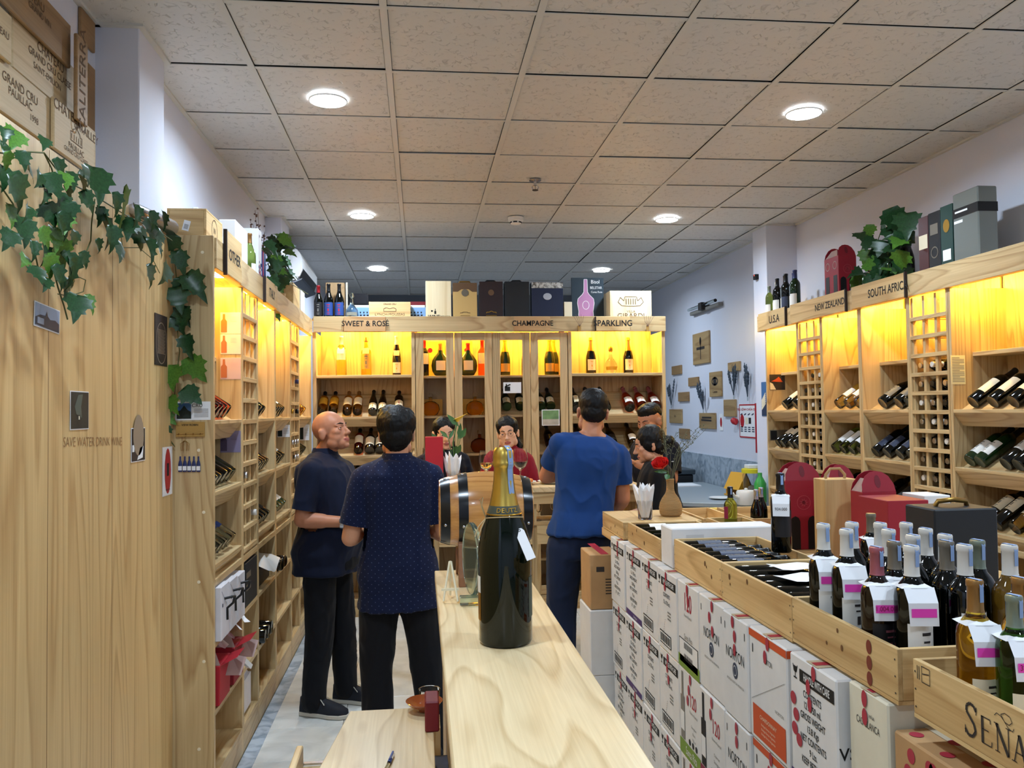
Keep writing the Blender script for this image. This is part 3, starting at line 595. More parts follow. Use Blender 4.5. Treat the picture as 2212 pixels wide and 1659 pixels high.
stand(B('decanter', 'clear_spirit', 'gold_foil', 'gold_label', (.03, .06)), (bx(1321), BY+.16, 1.9565), 'small clear golden decanter between two champagne bottles under SPARKLING', gt)
for i, px in enumerate((1242, 1271, 1303)): lean(bx(px, 895), 1.615, B('champagne', 'glass_dark', 'cap_black', 'cream', (.04, .14), 30, 'champagne_bottle', 'gold_label'), 'dark sparkling bottle leaning left under SPARKLING' + nth(i, 3), gp)
for i, px in enumerate((1354, 1381, 1410)): lean(bx(px, 895), 1.615, B('champagne', 'rose_wine', 'cap_pink', 'lab_white', (.04, .11), 50, 'champagne_bottle', 'lab_pink'), 'pink sparkling bottle leaning under SPARKLING' + nth(i, 3), gp)
lean(bx(1362, 975), 1.3, B('champagne', 'olive_glass', 'cap_black', 'lab_white', (.04, .11), 45, 'champagne_bottle'), 'olive green bottle with round white label behind the short-haired man in black', gp)
for i, px in enumerate((1250, 1318)): lean(bx(px, 975), 1.3, B('champagne', 'glass_dark', 'cap_black', 'lab_black', (.04, .11), 45, 'champagne_bottle'), 'black sparkling bottle behind the man in the blue T-shirt' + nth(i, 2), gp)
# behind the glass doors
gd = 'bottles behind the glass doors'
gold_box = lambda px, lab, w=.1, h=.3, m='gold_card', dy=.23: tag(MB().box(bx(px)-w/2, bx(px)+w/2, BY+dy, BY+dy+.08, 1.9465, 1.9465+h).build('gift_box', m, None, bev=.002), lab, 'box', 'gift boxes behind the glass doors')
mat('gold_card', (226, 176, 70), .5)
for px, w, lab in ((930, .09, 'yellow gift carton behind the first glass door, left'), (952, .08, 'yellow gift carton behind the first glass door, right'), (1010, .1, 'yellow gift carton behind the second glass door')):
    o = gold_box(px, lab, w); c = V((bx(px), BY+.23, 2.17)); k = MB(); disc(k, (0, 0), .02, face(c, (1, 0, 0), (0, 0, 1))); k.build('seal', 'red_foil', o)
stand(W('red_foil', 'cream', (.1, .19)), (bx(917), BY+.13, 1.9465), 'dark bottle with cream label standing left behind the first glass door', gd)
stand(B('bocksbeutel', 'glass_green', 'cap_gold', 'cream', (.04, .11), emblem='lab_red'), (bx(952), BY+.12, 1.9465), 'round flat green bottle with cream label behind the first glass door', gd, sc=1.15)
stand(B('bocksbeutel', 'glass_green', 'red_foil', 'cream', (.04, .11), emblem='lab_red'), (bx(1011), BY+.12, 1.9465), 'round flat green bottle with red cap behind the second glass door', gd, sc=1.15)
stand(W('red_foil', 'cream', (.1, .19), 'rose_wine'), (bx(1042), BY+.13, 1.9465), 'amber bottle with red seal standing right behind the second glass door', gd)
for px in (1091, 1187, 1199):
    stand(B('champagne', 'glass_green', 'gold_foil', 'lab_gold', (.03, .1), 55, 'champagne_bottle'), (bx(px), BY+(.13 if px != 1199 else .21), 1.9465), {1091: 'green champagne bottle with gold label behind the third glass door', 1187: 'green champagne bottle in front behind the fourth glass door', 1199: 'green champagne bottle half hidden at the back behind the fourth glass door'}[px], gd, sc=1.0)
stand(B('champagne', 'glass_dark', 'gold_foil', None, name='champagne_bottle'), (bx(1138), BY+.14, 1.9465), 'dark champagne bottle mostly hidden by the door stile left of the fourth door', gd)
for i, px in enumerate((1093, 1122, 1166, 1187)): lean(bx(px, 893), 1.615, B('champagne', 'glass_green', 'cap_black', 'cream', (.03, .11), 50, 'champagne_bottle', 'gold_label'), 'champagne bottle with bright label leaning behind the '+('third' if px < 1150 else 'fourth')+' glass door, '+('left', 'right')[i % 2], gd, .9, .038)
lean(bx(1185, 965), 1.3, B('champagne', 'glass_dark', 'cap_black', 'lab_black', (.03, .11), 40, 'champagne_bottle', 'gold_label'), 'black bottle with a gold emblem behind the fourth glass door, low', gd, .9, .038)
# cognac carafes in front of lit boxes
tinted('cognac', (196, 96, 16))
for px, py, z, nm in ((930, 893, 1.615, 'round flat carafe glowing yellow behind the first glass door'), (1026, 893, 1.615, 'round flat carafe glowing yellow behind the second glass door'), (1036, 965, 1.3, 'flat amber carafe on a small board behind the second glass door')):
    o = MB().lathe([(0, .003), (.04, 0), (.06, .012), (.078, .05), (.07, .09), (.04, .115), (.016, .122), (.013, .15), (.018, .155), (0, .158)], 28, M.Translation((bx(px, py), BY+.13, z+.0008)), sy=.45).build('cognac_carafe', 'cognac' if z < 1.5 else 'golden_wine', None, smooth=50)
    tag(o, nm, 'bottle', 'carafes behind the glass doors')
    MB().lathe([(.0, .152), (.014, .152), (.02, .17), (.014, .188), (0, .19)], 16, M.Translation((bx(px, py), BY+.13, z+.0008))).build('stopper', 'clear_glass', o, smooth=50)
    if z > 1.5:
        b_ = MB().box(bx(px)-.1, bx(px)+.1, BY+.22, BY+.3, z+.0008, z+.14).build('gift_box', 'gold_card', None, bev=.002); tag(b_, 'low yellow carton behind the round carafe of the '+('first' if px < 960 else 'second')+' glass door', 'box', 'gift boxes behind the glass doors')
# ================================================================ COUNTER, DESK, BARREL, MAGNUM
t = thing('service_counter', (.22, 2.0, 0), 'narrow raised counter of pale wood carrying the big champagne bottle and the barrel', 'counter')
MB().box(.05, .386, .75, 3.19, 1.012, 1.05).build('counter_top', 'counter_y', t, bev=.003)
MB().box(.075, .36, .75, 3.15, .0, 1.0115).build('counter_body', 'ash_z', t, bev=.002)
t = thing('cash_desk', (-.1, 2.3, 0), 'low pale wood desk in the foreground with a pen on it', 'desk')
top = [(-.29, 1.9), (.03, 1.9), (.03, 2.565), (-.215, 2.565)]
MB().prism(top, .735, .76).build('desk_top', 'counter_y', t, bev=.002)
MB().box(-.26, -.24, 1.9, 2.2, 0, .734).build('side_panel', 'ash_z', t); MB().box(-.2, .03, 2.53, 2.55, .0, .734).build('modesty_panel', 'ash_z', t)
MB().box(.031, .074, 1.2, 2.6, .58, .6).build('cable_shelf', 'lab_navy', t)
dr = MB().box(-.335, -.317, 1.95, 2.31, .69, .765).build('slide_out_tray', 'counter_y', t, bev=.003); MB().box(-.318, -.27, 1.95, 2.30, .7, .712).build('tray_board', 'ash_y', dr)
MB().box(-.316, -.26, 2.3, 2.312, .715, .72).build('drawer_runner', 'steel', dr)
# pen
p0, p1 = at(835, 1659, Z=.766), at(857, 1612, Z=.766); d = (p1-p0).normalized(); q0 = p0-d*.05
o = thing('ballpoint_pen', (q0.x, q0.y, .76), 'white and blue ballpoint pen lying on the low desk', 'pen'); pm = frame(d, (0, 0, 1), q0)
MB().lathe([(0, 0), (.0025, .008), (.0045, .02), (.0048, .1), (.0045, .102), (0, .102)], 12, pm).build('barrel', 'clear_spirit', o, smooth=40)
MB().lathe([(.0049, .08), (.0052, .082), (.0052, .1), (.0049, .102)], 12, pm).build('band', 'lab_blue', o, smooth=40)
MB().lathe([(.0046, .102), (.0048, .104), (.0045, .135), (.002, .14), (0, .14)], 12, pm).build('cap', 'white', o, smooth=40)
MB().box(-.0022, .0022, -.0075, -.0055, .088, .136, pm).build('clip', 'lab_blue', o)
# dish, red box, cup and blue bit in the gap
T = M.Translation((.005, 2.53, .762)); mat('amber_dish', (150, 72, 36), .12, coat=.6)
o = MB().lathe([(0, 0), (.018, 0), (.02, .006), (.045, .018), (.055, .03), (.053, .031), (.043, .021), (.018, .01), (0, .009)], 28, T).build('amber_dish', 'amber_dish', None, smooth=50); tag(o, 'small amber glass dish on the corner of the low desk', 'dish')
mat('burgundy_box', (112, 22, 34), .5)
o = MB().box(.006, .046, 2.36, 2.455, .7605, .845).build('small_box', 'burgundy_box', None, bev=.004); tag(o, 'small dark red box wedged between the low desk and the counter', 'box')
o = MB().lathe([(.032, 0), (.036, .004), (.042, .1), (.044, .101), (.043, .103), (.041, .101), (.034, .006), (0, .004)], 24, M.Translation((.022, 2.72, .6607)), sx=.8, sy=.8).build('plastic_cup', 'clear_glass', None, smooth=50); tag(o, 'clear plastic cup beside the counter front', 'cup')
o = MB().box(-.012, .055, 2.66, 2.78, .0, .66).build('bin_stand', 'ash_z', None); tag(o, 'narrow wooden stand under the clear cup, between desk and counter', 'stand')
mat('blue_plastic', (24, 110, 190), .3)
o = MB().tube([(.058, 2.04, .61), (.06, 2.06, .63), (.06, 2.09, .66), (.058, 2.12, .665)], .008, 10).build('blue_clip', 'blue_plastic', None, smooth=60); tag(o, 'bright blue plastic clip in the dark gap beside the counter', 'clip')

# the big champagne bottle
mg = V((.216, 2.18, 1.0506)); K = 1.565
t = MB().lathe([(0, .012), (.034, .003), (.041, 0), (.0445, .006), (.0445, .145), (.043, .162), (.0375, .187), (.0285, .213), (.0225, .232), (.0185, .25), (.0158, .27), (.0145, .29), (.0145, .318), (0, .318)], 40, M.Translation(mg) @ M.Scale(K, 4)).build('champagne_bottle', 'magnum_glass' if 'magnum_glass' in MATS else mat('magnum_glass', (3, 13, 5), .05, spec=.5), None, smooth=50)
tag(t, 'large dark green champagne bottle with gold foil neck standing on the counter', 'bottle')
T = M.Translation(mg) @ M.Scale(K, 4)
mat('foil_gold', (205, 172, 84), .32, metal=1)
MB().lathe([(.0245, .226), (.0222, .236), (.0196, .2495), (.0172, .268), (.016, .288), (.0172, .290), (.0186, .293), (.0186, .297), (.0172, .3), (.0178, .305), (.0165, .316), (.0125, .322), (0, .3235)], 32, T, caps=False).build('foil', 'foil_gold', t, smooth=40)
o = MB().lathe([(.0292, .2125), (.0248, .2258), (.0246, .2262)], 32, T, caps=False).build('neck_band', 'neck_green' if 0 else mat('neck_green', (66, 70, 58), .45), t, smooth=True)
k = MB()
for i, ch in enumerate('DEUTZ'):
    a = -pi/2 + (i-2)*.26 + .1; rr = .0272; P = T @ V((rr*cos(a), rr*sin(a), .2192))
    n = V((cos(a), sin(a), .45)).normalized(); r_ = V((-sin(a), cos(a), 0)); text_mesh(k, ch, .017, face(P, r_, n.cross(r_)), bold=.01)
k.build('lettering', 'gold_foil', o)
MB().lathe([(.0296, .2112), (.0299, .2125), (.0294, .2135)], 32, T, caps=False).build('gold_line', 'gold_foil', o)
k = MB()
for zz, ww in ((.262, .0062),):
    pts = [(.0205, .246), (.0178, .266), (.017, .286), (.0192, .294), (.018, .306), (.0165, .318), (.010, .3246), (0, .3248)]
    a = -pi/2 + .62; k.rings([[(r*cos(a-ww/max(r, .01)*.9)*1.02, r*sin(a-ww/max(r, .01)*.9)*1.02, z) , (r*cos(a+ww/max(r, .01)*.9)*1.02, r*sin(a+ww/max(r, .01)*.9)*1.02, z)] for r, z in pts], False, False, T)
k.build('excise_strip', 'seal_blue', t)
for a, m, za, zb, w, nm in ((-.12, 'lab_gold', .045, .11, .5, 'label'), (pi+.05, 'lab_white', .085, .112, .32, 'back_label'), (pi+.05, 'gold_foil', .04, .085, .32, 'back_label')):
    rs = lambda z: [(.0449*cos(a+w*(2*j/10-1)), .0449*sin(a+w*(2*j/10-1)), z) for j in range(11)]
    MB().rings([rs(za), rs(zb)], False, False, T).build(nm, 'dark_label' if m == 'lab_gold' and mat('dark_label', (70, 80, 70), .5) else m, t, smooth=True)
# string and price tag
ring = [T @ V((.0262*cos(a), .0262*sin(a), .2075+.004*cos(a-2.6)-.006)) for a in [2*pi*i/24 for i in range(25)]]
ring = [T @ V((.0318*cos(a), .0318*sin(a), .2045-.005*sin(a*1+.0))) for a in [2*pi*i/24 for i in range(25)]]
mat('twine', (190, 164, 120), .9); st = MB().tube(ring, .0016, 6)
kx = T @ V((-.031, -.008, .206)); st.tube([kx, kx+V((-.012, -.01, .03)), kx+V((-.008, -.012, .055)), kx+V((-.016, -.012, .05)), kx], .0016, 6).tube([kx, kx+V((-.02, -.01, -.02)), kx+V((-.03, -.012, -.045))], .0016, 6).tube([kx, kx+V((-.014, -.012, -.026)), kx+V((-.022, -.014, -.05))], .0016, 6)
sto = st.build('string', 'twine', t, smooth=60)
pa, pb = at(1119, 1140, Y=2.135), at(1148, 1208, Y=2.10); ax = (pb-pa).normalized(); sd = V((.0, -.9, .25)).cross(ax).normalized()
tg = MB(); w_ = .012; l_ = (pb-pa).length
nn = ax.cross(sd); F = M((sd, ax, nn)).transposed().to_4x4(); F.translation = pa
tg.prism([(-w_, 0), (w_*.6, .004), (w_, .012), (w_, l_), (-w_, l_)], -.0006, .0006, F).build('price_tag', 'paper', t)
MB().lathe([(.002, 0), (.0035, 0)], 12, F @ M.Translation((0, .008, .001)), caps=False).build('eyelet', 'black', t)

# the barrel on its cradle
bc = V((.228, 3.0, 1.297)); BX = frame((1, 0, 0), (0, 0, 1), bc)
t = thing('wine_barrel', (bc.x, bc.y, 1.05), 'small varnished oak barrel with black hoops on the far end of the counter', 'barrel')
L2, Rm, Re = .163, .137, .108
prof = lambda n=10: [(Re+(Rm-Re)*(1-((2*i/n-1)**2)), -L2+2*L2*i/n) for i in range(n+1)]
MB().lathe([(Re-.014, -L2+.012), (Re-.014, -L2)] + prof() + [(Re-.014, L2), (Re-.014, L2-.012)], 44, BX).build('staves', 'barrel_wood', t, smooth=50)
for s in (-1, 1):
    MB().lathe([(0, s*(L2-.011)), (Re-.012, s*(L2-.011))], 40, BX, caps=False).build('barrel_head', 'barrel_wood', t)
    for a0, a1 in ((.98, .78), (.6, .4)):
        r = lambda q: Re+(Rm-Re)*(1-q*q)+.0022
        h = MB().lathe([(r(a0)-.002, s*a0*L2), (r(a0), s*a0*L2), (r((a0+a1)/2), s*(a0+a1)/2*L2), (r(a1), s*a1*L2), (r(a1)-.002, s*a1*L2)], 44, BX, caps=False).build('hoop', 'hoop_black' if 'hoop_black' in MATS else mat('hoop_black', (16, 18, 22), .22), t, smooth=40)
        for an in (-1.45+.2, .2, 1.9, 3.6):
            q = (a0+a1)/2; rr = r(q); pz = BX @ V((rr*cos(an-pi/2), rr*sin(an-pi/2), s*q*L2)); nr = (pz - BX @ V((0, 0, s*q*L2))).normalized()
            MB().lathe([(.0055, 0), (.005, .002), (.002, .0035), (0, .0036)], 10, frame(nr, (1, 0, 0), pz)).build('rivet', 'steel', h, smooth=50)
for s in (-1, 1):
    x = bc.x + s*.085
    def slab(pts): return MB().rings([[(xx, bc.y+u, 1.0506+v) for u, v in pts] for xx in (x-.016, x+.016)])
    cr = slab([(-.13, .0), (-.1, .0), (-.02, .09), (.02, .09), (.1, 0), (.13, 0), (.125, .03), (.095, .14), (.085, .15), (.06, .128), (.0, .112), (-.06, .128), (-.085, .15), (-.095, .14), (-.125, .03)]).build('cradle', 'dark_wood', t, bev=.002)
box('cradle_bar', 'dark_wood', t, bc.x-.069, bc.x+.069, bc.y-.02, bc.y+.02, 1.06, 1.085)
# glass award with its small easel
aw = at(1014, 1305, Z=1.05)
t = thing('glass_award', (aw.x, aw.y, 1.05), 'clear crystal award plaque seen edge-on behind the champagne bottle', 'award')
MB().box(aw.x-.03, aw.x+.03, aw.y-.03, aw.y+.02, 1.0506, 1.075).build('base', 'crystal' if 'crystal' in MATS else mat('crystal', (205, 225, 212), .03, trans=.95, ior=1.45), t, bev=.003)
MB().lathe([(0, -.009), (.085, -.009), (.088, -.004), (.088, .004), (.085, .009), (0, .009)], 36, M.Translation((aw.x+.012, aw.y+.03, 1.185)) @ M.Rotation(.22, 4, 'Z') @ M.Rotation(pi/2, 4, 'Y'), sx=1.3).build('plaque', 'crystal', t, smooth=35)
t = thing('mini_easel', (aw.x-.045, aw.y+.06, 1.05), 'tiny wooden easel beside the crystal award', 'easel')
for dx, dy in ((-.025, -.04), (.02, -.05), (.0, .05)): MB().tube([(aw.x-.055+dx, aw.y+.07+dy, 1.0545), (aw.x-.055+dx*.1, aw.y+.08, 1.17)], .0035, 6).build('leg', 'cream', t)
MB().box(aw.x-.085, aw.x-.03, aw.y+.04, aw.y+.046, 1.085, 1.092).build('ledge', 'cream', t)

# ================================================================ TASTING BAR
t = thing('tasting_bar', (.76, 5.58, 0), 'tasting bar of pale wood in front of the back cabinet, with plates and glasses', 'bar counter')
ZB = 1.15; BT_ = ZB + .0008
MB().box(-.12, 1.46, 5.4, 5.8, ZB-.035, ZB).build('bar_top', 'counter_y', t, bev=.003)
MB().box(.09, 1.44, 5.41, 5.43, ZB-.11, ZB-.036).build('apron', 'ash_x', t)
for x in (.085, .72, 1.41): MB().box(x, x+.03, 5.431, 5.78, 0, ZB-.036).build('upright', 'ash_z', t)
MB().box(.116, 1.409, 5.42, 5.76, .9, .92).build('glass_shelf', 'ash_x', t); MB().box(.116, .719, 5.415, 5.43, .78, .899).build('drawer_front', 'ash_x', t); MB().box(.751, 1.409, 5.415, 5.43, .78, .899).build('drawer_front', 'ash_x', t)
MB().box(.116, .719, 5.44, 5.76, .52, .54).build('shelf', 'ash_x', t); MB().box(.1155, .719, 5.765, 5.78, .3, ZB-.036).build('back_panel', 'ash_z', t)
def wine_glass(p, label, wine=None, group='wine glasses on the tasting bar', sc=1, flip=False):
    T = M.Translation(V(p)) @ (M.Rotation(pi, 4, 'X') if flip else M.Identity(4)) @ M.Scale(sc, 4)
    o = MB().lathe([(0, .002), (.034, 0), (.034, .002), (.008, .005), (.004, .012), (.0038, .085), (.008, .092), (.028, .108), (.04, .135), (.041, .155), (.034, .2), (.0325, .205), (.0318, .205), (.0332, .2), (.0398, .155), (.0388, .135), (.027, .11), (.006, .096), (0, .096)], 24, T).build('wine_glass', 'clear_glass', None, smooth=60)
    tag(o, label, 'wine glass', group)
    if wine: MB().lathe([(0, .0985), (.006, .0985), (.0262, .1115), (.0378, .1345), (0, .1345)], 24, T).build('wine', wine, o, smooth=40)
    return o
mat('red_wine', (50, 6, 14), .05)
def bar_x(px, Y): return at(px, 1000, Y=Y).x
wine_glass((bar_x(1050, 5.46), 5.46, BT_), 'stemmed glass of white wine on the bar left of the gold bottle neck', 'white_wine', sc=1.18)
wine_glass((bar_x(1124, 5.45), 5.45, BT_), 'stemmed glass of red wine in front of the woman in red', 'red_wine', sc=1.22)
wine_glass((bar_x(905, 5.64), 5.64, BT_), 'stemmed glass of red wine left of the tall red box', 'red_wine', sc=1.25)
for i in range(4): wine_glass((.78+.11*i-.0, 5.53+.06*(i % 2), .9208), 'empty balloon glass on the shelf under the bar top'+nth(i, 4), None, 'glasses under the bar', sc=.55)
o = MB().box(bar_x(919, 5.5), bar_x(957, 5.5), 5.45, 5.56, BT_, ZB+.335).build('wine_gift_box', 'red_card' if 'red_card' in MATS else mat('red_card', (178, 32, 46), .5), None, bev=.002); tag(o, 'tall plain red bottle box standing on the tasting bar', 'box')
def napkins(p, label, sc=1, n=9, seed=1):
    random.seed(seed); t = thing('napkin_holder', p, label, 'napkins', 'tumblers of folded napkins')
    MB().lathe([(0, .003), (.03, 0), (.033, .003), (.037, .09), (.035, .09), (.031, .006), (0, .006)], 24, M.Translation(V(p)) @ M.Scale(sc, 4)).build('tumbler', 'clear_glass', t, smooth=50)
    for i in range(n):
        a = 2*pi*i/n; lean_ = .28 + .12*random.random() if i % 3 else .1; h = (.15 + .03*random.random())
        T = M.Translation(V(p)) @ M.Scale(sc, 4) @ M.Rotation(a, 4, 'Z') @ M.Translation((.012, 0, .012)) @ M.Rotation(lean_*.75, 4, 'Y')
        MB().rings([[(-.008, -.009, 0), (.006, 0, 0), (-.008, .009, 0)], [(-.01, -.02, h*.55), (.009, 0, h*.55), (-.01, .02, h*.55)], [(-.006, -.016, h*.85), (.006, .0, h*.9), (-.006, .016, h*.82)], [(-.001, -.004, h), (.001, 0, h*1.02), (-.001, .004, h*.98)]], True, True, T).build('napkin', 'paper', t)
    random.seed(11); return t
napkins((bar_x(979, 5.48), 5.48, BT_), 'tumbler of white folded napkins on the bar beside the tall red box', 1.25, 10, 3)
o = MB().box(bar_x(993, 5.55), bar_x(1008, 5.55), 5.52, 5.56, BT_, ZB+.09).build('card_stack', 'paper', None); tag(o, 'small white card holder on the bar', 'card')
# plates with food
mat('porcelain', (236, 236, 232), .25); mat('lettuce', (150, 190, 70), .5, var=.2); mat('carrot', (224, 120, 50), .5, var=.2); mat('prawn', (226, 196, 170), .5, var=.15); mat('meat', (150, 110, 84), .5, var=.2)
def plate(cx, cy, r, label, foods, seed):
    random.seed(seed); t = thing('food_plate', (cx, cy, ZB), label, 'plate', 'plates of snacks on the bar')
    MB().lathe([(0, .004), (r*.55, .001), (r*.6, 0), (r, .018), (r*1.0, .021), (r*.6, .006), (0, .006)], 32, M.Translation((cx, cy, BT_))).build('plate', 'porcelain', t, smooth=50)
    for m, n, nm in foods:
        for i in range(n):
            a = random.random()*2*pi; q = r*.75*random.random()**.5; s = .012+.012*random.random()
            MB().ell((cx+q*cos(a), cy+q*sin(a), ZB+.02+.01*random.random()), (s*1.5, s, s*.7), 8, 5, R=M.Rotation(random.random()*6, 3, 'Z')).build(nm, m, t, smooth=True)
    random.seed(11)
plate(.66, 5.63, .12, 'plate of carrot and lettuce pieces on the bar in front of the woman', [('carrot', 8, 'carrot_piece'), ('lettuce', 7, 'lettuce_leaf'), ('prawn', 3, 'snack')], 4)
plate(.9, 5.64, .11, 'plate of prawns and meat on the bar beside the man in blue', [('prawn', 9, 'snack'), ('meat', 7, 'meat_piece'), ('lettuce', 3, 'lettuce_leaf')], 5)
o = MB().lathe([(0, 0), (.05, 0), (.09, .006), (.092, .009), (.05, .004), (0, .004)], 28, M.Translation((.36, 5.69, BT_))).build('side_plate', 'porcelain', None, smooth=50); tag(o, 'small empty white plate on the bar end behind the barrel', 'plate')
# small vase with a yellow calla behind the napkins
vx = bar_x(982, 5.66); t = thing('flower_vase', (vx, 5.66, BT_), 'small vase with a yellow calla and green leaves beside the tall red box', 'vase')
MB().lathe([(0, 0), (.03, 0), (.04, .03), (.03, .08), (.02, .11), (.024, .13), (.02, .13), (.016, .11), (0, .1)], 20, M.Translation((vx, 5.66, BT_))).build('vase_body', 'amber_dish', t, smooth=50)
mat('calla', (240, 206, 60), .5); mat('sprig_green', (66, 112, 62), .5); random.seed(14)
top = at(988, 908, Y=5.66); b0 = V((vx, 5.66, BT_+.1))
MB().tube([b0, b0.lerp(top, .5)+V((-.02, 0, .02)), top], .004, 6).build('flower_stem', 'sprig_green', t, smooth=60)
MB().rings([[tuple(top + V((.006*cos(a), .006*sin(a), -.01))) for a in [2*pi*i/12 for i in range(12)]], [tuple(top + V((.03*cos(a)+.012, .024*sin(a), .02+.01*cos(a)))) for a in [2*pi*i/12 for i in range(12)]], [tuple(top + V((.05*cos(a)+.022, .03*sin(a), .026+.022*cos(a)))) for a in [2*pi*i/12 for i in range(12)]]], True, False).build('calla_bloom', 'calla', t, smooth=True)
for i in range(9):
    q = b0 + V((random.gauss(-.02, .05), random.gauss(0, .03), random.uniform(.05, .3))); d = V((random.gauss(0, .6), random.gauss(0, .4), .8)); n = d.normalized()
    F = frame(n, (0, -1, .2), q); ln, wd = random.uniform(.07, .12), random.uniform(.02, .05)
    MB().rings([[(-.002, 0, 0), (0, .001, 0), (.002, 0, 0)], [(-wd*.5, -.004, ln*.4), (0, .003, ln*.4), (wd*.5, -.004, ln*.4)], [(-wd*.3, 0, ln*.75), (0, .003, ln*.78), (wd*.3, 0, ln*.75)], [(-.001, 0, ln), (0, .0, ln), (.001, 0, ln)]], False, False, F).build('leaf', 'sprig_green', t, smooth=True); MB().tube([b0, q], .0018, 5).build('stem', 'sprig_green', t)
random.seed(11)
